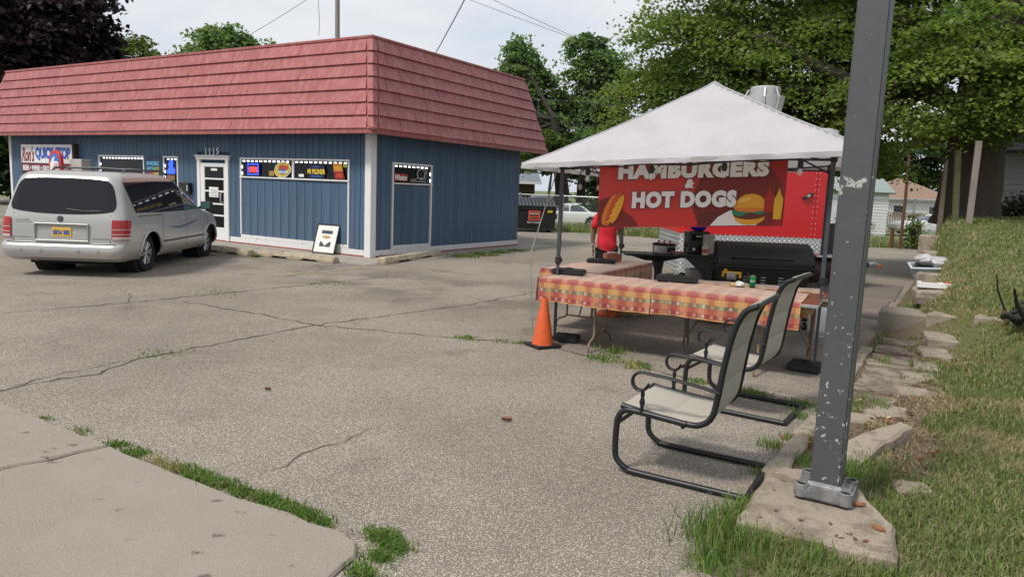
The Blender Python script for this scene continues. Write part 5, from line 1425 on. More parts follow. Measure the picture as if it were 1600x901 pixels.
def rrect(x0, x1, y0, y1, r, n=6):
    P = []
    for cx, cy, a0 in ((x1 - r, y0 + r, -PI / 2), (x1 - r, y1 - r, 0), (x0 + r, y1 - r, PI / 2), (x0 + r, y0 + r, PI)):
        for i in range(n + 1): a = a0 + PI / 2 * i / n; P.append((cx + r * math.cos(a), cy + r * math.sin(a)))
    return P
b = MB(); b.prism(rrect(0, TL, 0, TD, .13), (1, 0, 0), (0, 1, 0), (0, 0, 1), (0, 0, .32), 2.62); b.build('body', M_trred, TR, smooth=40)
b = MB(); b.prism(rrect(-.012, TL + .012, -.012, TD + .012, .14), (1, 0, 0), (0, 1, 0), (0, 0, 1), (0, 0, .27), .76); b.build('diamond_plate', M_diam, TR, smooth=40)
b = MB(); b.prism(rrect(-.03, TL + .03, -.03, TD + .03, .15), (1, 0, 0), (0, 1, 0), (0, 0, 1), (0, 0, 2.942), .13); b.build('roof_trim', M_alu, TR, smooth=40, bevel=.02)
b = MB(); b.prism(rrect(.05, TL - .05, .05, TD - .05, .15), (1, 0, 0), (0, 1, 0), (0, 0, 1), (0, 0, 3.07), .03); b.build('roof', M_white, TR)
M_amber = glass_mat('amber_lens', (.85, .20, .01), .2)
for x in (.25, 1.35, 2.52): b = MB(); b.box((x, -.045, 3.012), (.13, .03, .05)); b.build('marker_light', M_amber, TR, bevel=.012)
b = MB(); b.box((TL + .045, .3, 3.012), (.03, .13, .05)); b.build('marker_light', M_amber, TR, bevel=.012)
b = MB(); b.bx(TL - .34, TL - .325, -.006, .001, 1.04, 2.85); b.bx(-.005, TL - .1, -.016, .001, 1.026, 1.05); b.build('panel_joint', mat('red_trim', (.40, .012, .015), .4), TR)
b = MB()
for i in range(17):
    for x in (TL - .30, TL - .365): b.lathe([(.001, .005), (.008, 0)], 6, (x, -.0, 1.1 + i * .105), axis=(0, -1, 0))
for i in range(26): b.lathe([(.001, .005), (.008, 0)], 6, (.06 + i * .1, -.016, 1.037), axis=(0, -1, 0))
o = b.build('rivets', M_alu, TR); o['kind'] = 'stuff'
b = MB(); b.box((2.36, -.03, 1.83), (.22, .05, .05), Matrix.Rotation(-.55, 3, 'Y')); b.build('window_latch', M_black, TR, bevel=.01)
b = MB(); b.box((2.36, -.058, 1.83), (.06, .02, .035), Matrix.Rotation(-.55, 3, 'Y')); b.build('latch_pin', M_alu, TR)
rf = thing('roof_fan', 'grey aluminium exhaust fan on the roof of the red trailer', 'exhaust fan', (3.18 + 1.72, 15.0, 3.10))
b = MB(); b.lathe([(.30, 0), (.28, .18), (.33, .34), (.38, .60), (.385, .66), (.30, .67)], 28, cap=False); b.build('bowl', mat('fan_grey', (.44, .45, .45), .5, .3, var=.1), rf, smooth=35)
b = MB(); b.lathe([(.29, .66), (.29, .82), (.27, .84), (.001, .85)], 28); b.build('cap', bpy.data.materials['fan_grey'], rf, smooth=35)
for a in (-1.9, -1.15, .4, 1.6, 2.7):
    b = MB(); c, s = math.cos(a), math.sin(a); b.tube([(c * .31, s * .31, .2), (c * .40, s * .40, .62), (c * .31, s * .31, .80)], .02, 4); b.build('strap', M_alu, rf)
b = MB(); b.bx(-.33, .33, -.33, .33, -.02, .06); b.build('kerb', M_alu, rf)
for x in (.65, 1.75):
    for y in (.25, TD - .25): wheel(TR, x, y + (-.16 if y < 1 else .16), .30, .18, M_rim, 5)
b = MB()
b.bx(TL, TL + .9, TD / 2 - .55, TD / 2 - .47, .40, .48); b.v = [(x, y + (.5 * (x - TL) / .9 if x > TL else 0), z) for x, y, z in b.v]
q = MB(); q.bx(TL, TL + .9, TD / 2 + .47, TD / 2 + .55, .40, .48); q.v = [(x, y - (.5 * (x - TL) / .9 if x > TL else 0), z) for x, y, z in q.v]
b.add(q.v, q.f); b.bx(TL + .86, TL + 1.3, TD / 2 - .05, TD / 2 + .05, .42, .52); b.build('tongue', M_blackmetal, TR, bevel=.01)
b = MB(); b.tube([(TL + 1.28, TD / 2, .48), (TL + 1.42, TD / 2, .50), (TL + 1.50, TD / 2, .46)], [.05, .06, .05], 10); b.build('coupler', M_steel, TR, smooth=50)
b = MB(); b.lathe([(.05, 0), (.06, .05), (.001, .07)], 10, (TL + 1.52, TD / 2, .42)); b.build('coupler_lock', M_orange, TR)
b = MB(); b.cyl((TL + 1.02, TD / 2 - .12, .08), (TL + 1.02, TD / 2 - .12, .85), .03, 8); b.cyl((TL + 1.02, TD / 2 - .16, .07), (TL + 1.02, TD / 2 - .08, .07), .07, 12); b.build('jack', M_steel, TR)
cv = MB(); cv.add([(TL + .15, .55, .50), (TL + 1.12, .75, .46), (TL + 1.12, 1.3, .46), (TL + .15, 1.55, .50), (TL + .20, .70, 1.28), (TL + .72, .85, 1.30), (TL + .72, 1.2, 1.30), (TL + .20, 1.4, 1.28)], [(0, 3, 2, 1), (4, 5, 6, 7), (0, 1, 5, 4), (1, 2, 6, 5), (2, 3, 7, 6), (3, 0, 4, 7)])
cvo = cv.build('tank_cover', mat('black_vinyl', (.022, .024, .023), .55, var=.2, scale=6, bump=.5, bscale=9), None, bevel=.06, seg=3, smooth=60)
cvo.location = TR.location; tag(cvo, 'black vinyl cover draped over the tongue of the red trailer', 'cover')

# ------------------------------------------------------------------ canopy
CAN_L, CAN_R = Vector((.52, 8.40, 0)), math.atan2(-.38, .925)
CN = thing('canopy_tent', 'white pop up canopy on dark legs over the tables with tablecloths', 'canopy', CAN_L, CAN_R)
CX, CY, OV = 2.82, 2.95, .36
def roofz(x, y):
    f = max(abs(x - CX / 2) / (CX / 2 + OV), abs(y - CY / 2) / (CY / 2 + OV))
    g = min(abs(x - CX / 2) / (CX / 2 + OV), abs(y - CY / 2) / (CY / 2 + OV)) / max(f, 1e-3)
    z = float(np.interp(f, [0, .05, .5, .85, 1.0], [3.09, 3.02, 2.545, 2.205, 2.080]) + .17 * (x / CX - .3) + .018)
    return z - .045 * math.sin(PI * min(1, f)) * (1 - g ** 2) + .004 * math.sin(9 * x + 4 * y) * f * (1 - f) * 3
b = MB(); nn = 44
b.grid(lambda u, v: Vector((-OV + (CX + 2 * OV) * u, -OV + (CY + 2 * OV) * v, roofz(-OV + (CX + 2 * OV) * u, -OV + (CY + 2 * OV) * v))), nn, nn)
# short valance round the edge
for k in range(4):
    def val(u, v, k=k):
        s = -OV + u * ((CX if k % 2 == 0 else CY) + 2 * OV)
        x, y = ((s, -OV), (CX + OV, s), (s, CY + OV), (-OV, s))[k]
        w = .010 * math.sin(s * 11 + k) * v
        x += (w if k in (1,) else -w if k == 3 else 0); y += (-w if k == 0 else w if k == 2 else 0)
        return Vector((x, y, roofz(x, y) - .055 * v - .0 * v))
    b.grid(val, 40, 2)
b.build('roof_cloth', M_fabricwhite, CN, smooth=70, weld=True)
for i, (x, y) in enumerate(((0, 0), (CX, 0), (0, CY), (CX, CY))):
    b = MB(); b.bx(x - .02, x + .02, y - .02, y + .02, .95, 2.09 + .15 * x / CX); lg = b.build('leg', M_darkgrey, CN, bevel=.004)
    b = MB(); b.bx(x - .014, x + .014, y - .014, y + .014, .01, .96); b.build('inner_leg', M_darkgrey, lg)
    b = MB(); b.bx(x - .03, x + .03, y - .03, y + .03, .91, .99); b.box((x + .035, y, .95), (.03, .02, .04)); b.build('slide_lock', M_black, lg, bevel=.006)
    b = MB(); b.bx(x - .06, x + .06, y - .06, y + .06, 0.002, .014); b.build('foot_plate', M_steel, lg)
    b = MB(); b.bx(x - .032, x + .032, y - .032, y + .032, 1.98 + .15 * x / CX, 2.07 + .15 * x / CX); b.build('corner_bracket', M_black, lg, bevel=.006)
for k, (p, q) in enumerate((((0, 0), (CX, 0)), ((CX, 0), (CX, CY)), ((0, CY), (CX, CY)), ((0, 0), (0, CY)))):
    p, q = Vector(p), Vector(q)
    for i in range(2):
        a, c = p.lerp(q, i / 2), p.lerp(q, (i + 1) / 2)
        for z0, z1 in ((2.06, 1.99), (1.99, 2.06)):
            m_ = MB(); m_.tube([(a.x, a.y, (z0 if i == 0 else 2.06 + 1.99 - z0) + .16 * a.x / CX), (c.x, c.y, (z1 if i == 0 else 2.06 + 1.99 - z1) + .16 * c.x / CX)], .011, 4)
            m_.build('truss_bar', M_darkgrey, CN)
    c = p.lerp(q, .5); m_ = MB(); m_.tube([(c.x, c.y, 2.06), (CX / 2, CY / 2, 2.75)], .011, 4); m_.build('rafter', M_darkgrey, CN)
b = MB(); b.cyl((CX / 2, CY / 2, 2.4), (CX / 2, CY / 2, 3.08), .02, 8); b.build('centre_post', M_darkgrey, CN)
sm_ = MB()
for (cx_, cy_) in ((-OV, -OV), (CX + OV, -OV), (CX + OV, CY + OV), (-OV, CY + OV)):
    sm_.tube([(cx_ + (CX / 2 - cx_) * t / 14, cy_ + (CY / 2 - cy_) * t / 14, roofz(cx_ + (CX / 2 - cx_) * t / 14, cy_ + (CY / 2 - cy_) * t / 14) + .003) for t in range(15)], .007, 5)
sm_.build('ridge_seam', M_fabricwhite, CN, smooth=60)
# guy rope seen by the left leg
gr = MB(); gr.tube([CAN_L + Vector((-.05, .1, 2.0)), CAN_L + Vector((-.32, .1, 1.0)), CAN_L + Vector((-.25, .25, .02))], .006, 5)
tag(gr.build('guy_rope', mat('rope', (.35, .33, .30), .8)), 'thin rope hanging beside the front left canopy leg', 'rope')
CM = Matrix.Translation(CAN_L) @ Matrix.Rotation(CAN_R, 4, 'Z')
# string lights under the front edge
SLt = thing('string_lights', 'black cord of clear bulbs hanging along the front edge of the canopy', 'string lights', CAN_L, CAN_R)
ks = [-.02, .36, 1.06, 1.80, 2.52, 2.95]
b = MB(); pts = []
for i in range(len(ks) - 1):
    for j in range(8):
        t = j / 8; pts.append((ks[i] + (ks[i + 1] - ks[i]) * t, -.20, 2.035 + .17 * (ks[i] + (ks[i + 1] - ks[i]) * t) / CX - .055 * math.sin(PI * t)))
pts.append((ks[-1], -.20, 2.205)); b.tube(pts, .008, 5); b.build('cord', M_black, SLt)
b = MB(); b.tube([(0, -.1 + i * .1, 2.05 - .06 * math.sin(i * .9) ** 2) for i in range(31)], .008, 5); b.build('cord', M_black, SLt)
M_bulb = bpy.data.materials.new('bulb_glass'); M_bulb.use_nodes = True
_b = M_bulb.node_tree.nodes['Principled BSDF']; _b.inputs['Base Color'].default_value = (.75, .70, .66, 1); _b.inputs['Roughness'].default_value = .12; _b.inputs['Alpha'].default_value = .4
def bulb(x, y, z, drop=.05):
    b = MB(); b.lathe([(.006, drop), (.008, .01), (.026, .0), (.028, -.055), (.022, -.075)], 12, (x, y, z - drop)); so = b.build('bulb_socket', M_black, SLt, smooth=50)
    b = MB(); b.lathe([(.014, 0), (.022, -.015), (.028, -.04), (.024, -.06), (.012, -.072), (.001, -.075)], 14, (x, y, z - drop - .073)); b.build('bulb', M_bulb, so, smooth=60)
    b = MB(); b.cyl((x, y, z - drop - .07), (x, y, z - drop - .13), .004, 4); b.build('filament', M_alu, so)
for x in ks[1:-1]: bulb(x, -.20, 2.035 + .17 * x / CX, .06)
for y in (.7, 1.5): bulb(0, y, 2.0, .09)

# ------------------------------------------------------------------ banner
def C2W(x, y, z): return CM @ Vector((x, y, z))
p0, p1 = C2W(.405, .12, 0), C2W(2.38, .45, 0)
BN = thing('banner', 'red vinyl banner with white hamburgers and hot dogs lettering tied under the canopy', 'banner', (p0.x, p0.y, 1.345), math.atan2((p1 - p0).y, (p1 - p0).x))
BW = (p1 - p0).length; BH = .76; RISE = .115
M_ban = mat('banner_red', (.60, .030, .022), .35, var=.05, scale=3, spec=.5)
def shear(o):
    me = o.data
    for v in me.vertices: v.co.z += RISE * v.co.x / BW
    return o
b = MB(); b.grid(lambda u, v: Vector((BW * u, 0, BH * v)), 40, 12); b.grid(lambda u, v: Vector((BW * u, .004, BH * v)), 40, 12)
shear(b.build('sheet', M_ban, BN, smooth=60))
lay = [0]
def bshape(poly, m, name, d=None):
    """flat print at banner fractions (u from the left, v from the top)"""
    lay[0] += 1; off = -.0012 * (lay[0] if d is None else d)
    poly = [(min(.999, max(.001, p[0])), min(.995, max(.005, p[1]))) for p in poly]
    q = MB(); q.prism([(p[0] * BW, (1 - p[1]) * BH) for p in poly], (1, 0, 0), (0, 0, 1), (0, -1, 0), (0, off, 0), .0010)
    return shear(q.build(name, m, BN))
def ell(cx, cy, rx, ry, rot=0, n=24, a0=0, a1=2 * PI):
    k = BH / BW
    return [(cx + (rx * math.cos(t) * math.cos(rot) - ry * math.sin(t) * math.sin(rot)) * k, cy + rx * math.cos(t) * math.sin(rot) + ry * math.sin(t) * math.cos(rot)) for t in [a0 + (a1 - a0) * i / n for i in range(n + (0 if a1 - a0 > 6.2 else 1))]]
M_dkred = mat('print_dark_red', (.20, .018, .014), .4, var=.04); M_brred = mat('print_brown_red', (.13, .016, .013), .4, var=.04)
M_bunp = mat('print_bun', (.78, .36, .03), .4, var=.03); M_bunor = mat('print_orange_bun', (.72, .20, .03), .4, var=.03); M_green = mat('print_lettuce', (.03, .22, .11), .4); M_patty = mat('print_patty', (.12, .035, .015), .4)
M_saus = mat('print_sausage', (.55, .09, .02), .4); M_prw = mat('print_white', (.80, .79, .78), .4, var=.02); M_prred = mat('print_ketchup', (.42, .022, .012), .4); M_pry = mat('print_mustard', (.80, .47, .03), .4)
bshape([(.55, .0), (1, 0), (1, 1), (.55, 1)], mat('print_deep_red', (.36, .022, .018), .4, var=.05), 'print_field')
bshape(ell(.755, .62, .62, .60), M_dkred, 'print_shadow'); 
bshape([(.552, .80), (.70, .76), (.82, .80), (.80, .98), (.552, .98)], M_brred, 'print_shadow')
bshape([(.0, .60), (.10, .52), (.14, .74), (.20, .86), (.235, .99), (.0, .99)], M_dkred, 'print_shadow')
bshape([(.62, .985), (.66, .86), (.72, .77), (.80, .74), (.86, .90), (.865, .985)], M_prw, 'print_plate')
# burger
cx = .825
bshape(ell(cx, .86, .21, .12), M_bunp, 'print_bun'); bshape(ell(cx, .83, .225, .07), M_patty, 'print_patty')
bshape([(cx - .095, .76), (cx + .095, .73), (cx + .10, .80), (cx + .05, .83), (cx, .80), (cx - .05, .86), (cx - .09, .82)], M_green, 'print_lettuce')
bshape(ell(cx, .745, .22, .05), M_bunor, 'print_bun_edge'); bshape(ell(cx, .735, .225, .20, 0, 24, PI, 2 * PI), M_bunp, 'print_bun')
bshape(ell(cx - .03, .62, .09, .03, -.3), mat('print_bun_light', (.86, .52, .12), .4), 'print_bun')
# sauce bottles
bshape([(.895, .56), (.945, .56), (.945, .80), (.895, .80)], M_prred, 'print_bottle'); bshape([(.90, .56), (.91, .50), (.918, .42), (.926, .50), (.938, .56)], M_prred, 'print_bottle')
bshape([(.945, .60), (.99, .60), (.985, .90), (.945, .90)], M_pry, 'print_bottle'); bshape([(.948, .60), (.958, .54), (.968, .45), (.976, .54), (.988, .60)], M_pry, 'print_bottle')
bshape([(.955, .91), (.985, .91), (.985, .96), (.955, .96)], M_prred, 'print_bottle')
# plain hot dog in a bun
bshape(ell(.068, .74, .08, .24, .35), M_bunor, 'print_bun'); bshape(ell(.088, .73, .065, .27, .35), M_saus, 'print_sausage'); bshape(ell(.112, .73, .05, .22, .35), M_bunp, 'print_bun')
zz = []
for i in range(9):
    t = i / 8; zz.append((.060 + .055 * (1 - t) + (.009 if i % 2 else -.006), .56 + .36 * t))
bshape(zz + [(x + .007, y + .012) for x, y in zz[::-1]], M_pry, 'print_mustard')
def btext(s, u0, u1, v, h, nm='lettering', **kw):
    lay[0] += 1; off = -.0012 * lay[0]
    c = ((u0 + u1) / 2 * BW, off, (1 - v) * BH)
    shear(text(BN, s, c, (1, 0, 0), (0, 0, 1), .2, M_outl, nm, fit=((u1 - u0) * BW + .014, h + .014), offset=.022, depth=.001, **kw))
    c = ((u0 + u1) / 2 * BW, off - .0012, (1 - v) * BH); lay[0] += 1
    shear(text(BN, s, c, (1, 0, 0), (0, 0, 1), .2, M_prw, nm, fit=((u1 - u0) * BW, h), offset=.014, depth=.001, **kw))
M_outl = mat('print_outline', (.16, .07, .07), .4)
btext('HAMBURGERS', .105, .905, .178, .180, spacing=1.12)
btext('&', .472, .522, .375, .10, shear=.2)
btext('HOT DOGS', .19, .75, .60, .185, spacing=1.12)
for u in (.01, .33, .66, .99):
    b = MB(); b.tube([(u * BW, -.004, BH - .02 + RISE * u), (u * BW, -.05, BH + .10 + RISE * u * .2)], .004, 4); b.build('tie', M_black, BN)

# ------------------------------------------------------------------ tablecloth material and tables
def cloth_mat():
    m = bpy.data.materials.new('plaid_cloth'); m.use_nodes = True
    N = NT(m.node_tree); b = m.node_tree.nodes['Principled BSDF']
    u, v, _ = N.sep(N.coord('UV'))
    P, Q = .27, .19
    fv = (v / P).frac(); fu = (u / Q).frac()
    mar, ora, grn, yel, ltr = (.26, .035, .042, 1), (.45, .13, .07, 1), (.16, .17, .10, 1), (.54, .30, .10, 1), (.38, .085, .055, 1)
    row = N.mix(fv.gt(.05), yel, mar)
    row = N.mix(fv.gt(.22), row, ora); row = N.mix(fv.gt(.42), row, grn); row = N.mix(fv.gt(.58), row, yel); row = N.mix(fv.gt(.80), row, ltr); row = N.mix(fv.gt(.90), row, mar)
    colc = N.mix(fu.gt(.34), mar, ora); colc = N.mix(fu.gt(.50), colc, (.60, .40, .21, 1)); colc = N.mix(fu.gt(.84), colc, ora)
    c = N.mix((1 - fu.gt(.36)) * .50, row, (.26, .035, .05, 1)); c = N.mix(fu.gt(.52) * fu.lt(.84) * .32, c, (.60, .42, .22, 1))
    c = N.mix(1, c, (.88, .86, .90, 1), 'MULTIPLY')
    # little leaf prints woven into the darker rows
    k = .088
    cu, cv = (u / k).frac() - .5, fv
    def motif(cv0):
        dx, dy = cu * k, (fv - cv0) * P
        r = N.math('SQRT', dx * dx + dy * dy); th = N.math('ARCTAN2', dy, dx)
        return r.lt(N.math('ABSOLUTE', N.math('COSINE', th * 2.5 + .6)) * .016 + .006)
    parity = N.math('MODULO', (u / k).floor() + 300, 3)
    leafc = N.mix(parity.gt(.5), (.72, .60, .55, 1), (.62, .36, .08, 1))
    leafc = N.mix(parity.gt(1.5), leafc, (.52, .46, .30, 1))
    c = N.mix(N.math('MAXIMUM', motif(.135), motif(.50)) * .5, c, leafc)
    weave = N.noise(N.coord('UV', scale=(400, 400, 1)), 1, 2, .5)
    c = N.mix(.2, c, N.mix(weave, (.2, .1, .06, 1), (1, .8, .6, 1)), 'OVERLAY')
    N.put(b.inputs['Base Color'], c); b.inputs['Roughness'].default_value = .55; b.inputs['Specular IOR Level'].default_value = .45
    b.inputs['Sheen Weight'].default_value = 1.0; b.inputs['Sheen Roughness'].default_value = .4
    b.inputs['Sheen Tint'].default_value = (1, .86, .72, 1)
    return m
M_cloth = cloth_mat()
def cloth(name, label, org, rz, L, D, z, drop, left=True, right=False, u0=0, group='tablecloths'):
    """cloth over a table top L x D (local x along, y deep) with hems hanging drop"""
    vs, fs, uvs = [], [], []
    def strip(fn, nu, nv):
        base = len(vs)
        for j in range(nv + 1):
            for i in range(nu + 1):
                p, w = fn(i / nu, j / nv); vs.append(p); uvs.append(w)
        for j in range(nv):
            for i in range(nu): a = base + j * (nu + 1) + i; fs.append((a, a + 1, a + nu + 2, a + nu + 1))
    path = [(-.012, z - drop * (1 - k / 6), drop * k / 6) for k in range(6)] + [(-.010, z - .012, drop - .012), (.006, z, drop + .006)]
    path += [(.006 + (D - .012) * k / 10, z, drop + .006 + (D - .012) * k / 10) for k in range(1, 11)]
    path += [(D + .010, z - .012, drop + D + .01)] + [(D + .012, z - drop * k / 6, drop + D + drop * k / 6) for k in range(1, 7)]
    n = len(path) - 1
    def main(a, t):
        y, zz, v = path[round(t * n)]
        x = L * a; hang = max(0, (z - zz) / drop)
        y += (-1 if y < D / 2 else 1) * hang * (.014 + .020 * math.sin(x * 8 + rz * 7 + math.sin(x * 3)) + .009 * math.sin(x * 21))
        zz += hang * .008 * math.sin(x * 5)
        zz += .0025 * math.sin(x * 13 + v * 9) * (1 - hang)
        return Vector((x, y, zz)), (u0 + x, v)
    strip(main, 64, n)
    for flag, x0, sg in ((left, 0, -1), (right, L, 1)):
        if not flag: continue
        def end(a, t):
            y = -.02 + (D + .04) * a; hang = t
            x = x0 + sg * (.010 + hang * (.02 + .015 * math.sin(y * 11))); zz = z - drop * hang
            return Vector((x, y, zz)), (u0 + .3 + y, drop * (1 - hang))
        strip(end, 24, 6)
    me = bpy.data.meshes.new(name); me.from_pydata(vs, [], fs); me.update()
    uvl = me.uv_layers.new(name='UVMap')
    for lp in me.loops: uvl.data[lp.index].uv = uvs[lp.vertex_index]
    me.materials.append(M_cloth)
    me.polygons.foreach_set('use_smooth', [True] * len(me.polygons))
    o = link_mesh(name, me); o.location = (org[0], org[1], 0); o.rotation_euler = (0, 0, rz)
    return tag(o, label, 'tablecloth', group)
M_legtan = mat('tan_leg_paint', (.20, .145, .095), .45, .2, var=.15)
M_brownlam = mat('brown_laminate', (.15, .048, .028), .45, var=.15, scale=12)
def table(label, org, rz, L, D, z, legs, top=M_brownlam, legm=M_legtan):
    t = thing('folding_table', label, 'table', (org[0], org[1], 0), rz, 'folding tables')
    b = MB(); b.bx(0, L, 0, D, z - .032, z - .004); b.build('tabletop', top, t, bevel=.004)
    b = MB()
    b.bx(-.006, L + .006, -.006, 0, z - .036, z - .006); b.bx(-.006, L + .006, D, D + .006, z - .036, z - .006); b.bx(-.006, 0, 0, D, z - .036, z - .006); b.bx(L, L + .006, 0, D, z - .036, z - .006)
    b.build('metal_rim', M_alu, t, bevel=.002)
    b = MB(); b.bx(.04, L - .04, .05, .08, z - .10, z - .033); b.bx(.04, L - .04, D - .08, D - .05, z - .10, z - .033); b.bx(L - .10, L - .05, .081, D - .081, z - .10, z - .033); b.build('apron', mat('plywood_edge', (.30, .19, .10), .7, var=.2) if 'plywood_edge' not in bpy.data.materials else bpy.data.materials['plywood_edge'], t)
    for x, y0, y1 in legs:
        m_ = (y0 + y1) / 2; h = (y1 - y0) * .27
        for sg, yy in ((-1, y0), (1, y1)):
            b = MB(); b.tube([(x, m_ + sg * h, z - .04), (x, m_ + sg * h, .17), (x, m_ + sg * (h + .02), .14), (x, yy - sg * .03, .10), (x, yy, .06), (x, yy, 0.004)], .0135, 8)
            b.build('leg', legm, t, smooth=60)
        b = MB(); b.tube([(x, m_ - h, .16), (x, m_ + h, .16)], .012, 8); b.tube([(x, m_, .16), (x + (.35 if x < L / 2 else -.35), m_, z - .05)], .011, 6); b.build('leg_brace', legm, t)
    return t
AO = Vector((.31, 8.14, 0)); AT_ = Vector((.89, -.453, 0)).normalized(); AN = Vector((.453, .89, 0)).normalized(); ARZ = math.atan2(AT_.y, AT_.x)
def A2W(s, n): return AO + AT_ * s + AN * n
table('front folding table with tan legs under the two plaid tablecloths', (AO.x, AO.y), ARZ, 2.90, .76, .772, ((.63, -.03, .68), (2.38, -.03, .66)))
cloth('tablecloth', 'plaid tablecloth on the left half of the front table above the cone', A2W(-.01, 0), ARZ, 1.295, .76, .776, .27, True, False)
cloth('tablecloth', 'plaid tablecloth on the right half of the front table under the soda can', A2W(1.292, 0), ARZ, 1.46, .76, .778, .27, False, False, .55)
BRZ = ARZ + math.radians(8); bo = A2W(1.14 + .105, 1.145 - .753)
table('second folding table behind the front table with its brown end uncovered', (bo.x, bo.y), BRZ, 1.85, .76, .766, ((.30, .08, .68), (1.62, .06, .70)))
cb = bo + Vector((math.cos(BRZ + PI / 2), math.sin(BRZ + PI / 2), 0)) * .40
cloth('tablecloth', 'plaid tablecloth on the second table behind the right half of the front table', (cb.x, cb.y), BRZ, 1.70, .36, .774, .16, False, False, .2)
CRZ = math.atan2(.87, .49)
co_ = Vector((.37 + .76 * .87, 9.1 - .76 * .49, 0)) + Vector((.49, .87, 0)) * 0
table('back left folding table running away from the camera under a plaid tablecloth', (co_.x, co_.y), CRZ, 1.9, .76, .772, ((.35, .06, .70), (1.55, .06, .70)))
cloth('tablecloth', 'plaid tablecloth on the back left table that runs towards the person', (co_.x, co_.y), CRZ, 1.92, .76, .776, .27, True, True, .1)
# ------------------------------------------------------------------ things on and round the tables
def tray(label, c, rz, w=.42, d=.24, h=.065, name='weight_plate', cat='weight', group='black canopy weights'):
    t = thing(name, label, cat, c, rz, group)
    b = MB(); b.bx(-w / 2, w / 2, -d / 2, d / 2, 0, h); b.build('body', M_black, t, bevel=.016, seg=2)
    b = MB(); b.lathe([(.045, h), (.045, h + .012), (.03, h + .014), (.03, h + .004)], 14); b.bx(-w * .38, w * .38, -.012, .012, h - .004, h + .006); b.build('hub', M_black, t, smooth=50)
    return t
tray('black weight plate at the left end of the front table', (.66, 8.50, .778), ARZ + .15, .38, .22)
tray('black weight plate in the middle of the front table with tongs on it', (1.86, 8.18, .781), ARZ + .2, .46, .22)
tray('black weight plate on the back left table beside the brown box', (1.22, 10.05, .778), ARZ + .25, .40, .22, .055)
tray('black weight on the asphalt behind the traffic cone', (.66, 8.42, .002), ARZ + .2, .30, .26, .075)
tray('black weight on the asphalt in front of the tall grey pole', (3.08, 7.42, .002), ARZ - .1, .32, .30, .085)
tray('black weight on the ground half hidden behind the tall grey pole', (4.62, 10.0, .002), ARZ, .30, .30, .085)
tg = thing('tongs', 'thin metal serving tongs standing on the black plate on the front table', 'tongs', (1.92, 8.22, .85), .4)
for a in (.0, .10): b = MB(); b.tube([(-.08, a * .5, 0), (.02, a * .3, .07), (.09, a * .2, .12)], .004, 5); b.build('arm', M_steel, tg)
bxn = thing('napkin_box', 'small reddish brown napkin box behind the black plate on the back left table', 'box', (1.40, 10.32, .778), .2)
b = MB(); b.bx(-.11, .11, -.08, .08, 0, .11); b.build('carton', mat('red_brown_card', (.26, .10, .065), .7, var=.2, scale=15), bxn, bevel=.006)
b = MB(); b.bx(-.07, .07, -.05, .05, .11, .135); b.build('napkins', mat('pinkish_paper', (.5, .28, .24), .8), bxn, bevel=.01)
can = thing('soda_can', 'green soda can standing on the right half of the front table', 'can', tuple(A2W(2.15, .93).xy) + (.778,), -.2)
b = MB(); b.lathe([(.026, 0), (.033, .012), (.033, .108), (.027, .120), (.027, .123), (.024, .119), (.001, .118)], 28); b.build('body', mat('can_green', (.012, .24, .075), .3, .4, var=.06), can, smooth=40)
cm = MB(); cm.lathe([(.0275, .1195), (.0285, .1235), (.0262, .1240), (.0255, .119)], 28, cap=False); cm.build('rim', M_alu, can)
tx = text(can, 'Sprite', (0, -.0345, .066), (1, 0, 0), (0, 0, 1), .05, M_prw, 'lettering', fit=(.056, .034), shear=.2, offset=.003, depth=.002)
for v in tx.data.vertices:
    a = v.co.x / .034 - .15; r_ = .0336; v.co.x, v.co.y = r_ * math.sin(a), -r_ * math.cos(a)
nk = thing('paper_napkin', 'crumpled white napkin beside the green soda can', 'napkin', tuple(A2W(2.02, .88).xy) + (.80,))
bm = bmesh.new(); bmesh.ops.create_icosphere(bm, subdivisions=3, radius=.05)
rg = random.Random(3)
for v in bm.verts: v.co *= rg.uniform(.72, 1.12); v.co.z *= .75; v.co.z = max(v.co.z, -.02)
me = bpy.data.meshes.new('crumple'); bm.to_mesh(me); bm.free(); me.materials.append(M_paper); link_mesh('crumple', me, nk)
lm = MB(); lm.lathe([(.001, -.012), (.018, -.004), (.02, .01), (.012, .022), (.001, .024)], 12, (-.075, -.01, -.01)); lo_ = lm.build('lemon_wedge', mat('lemon_yellow', (.75, .55, .03), .5), None, smooth=60); lo_.location = nk.location; tag(lo_, 'small yellow lemon piece beside the crumpled napkin', 'lemon')
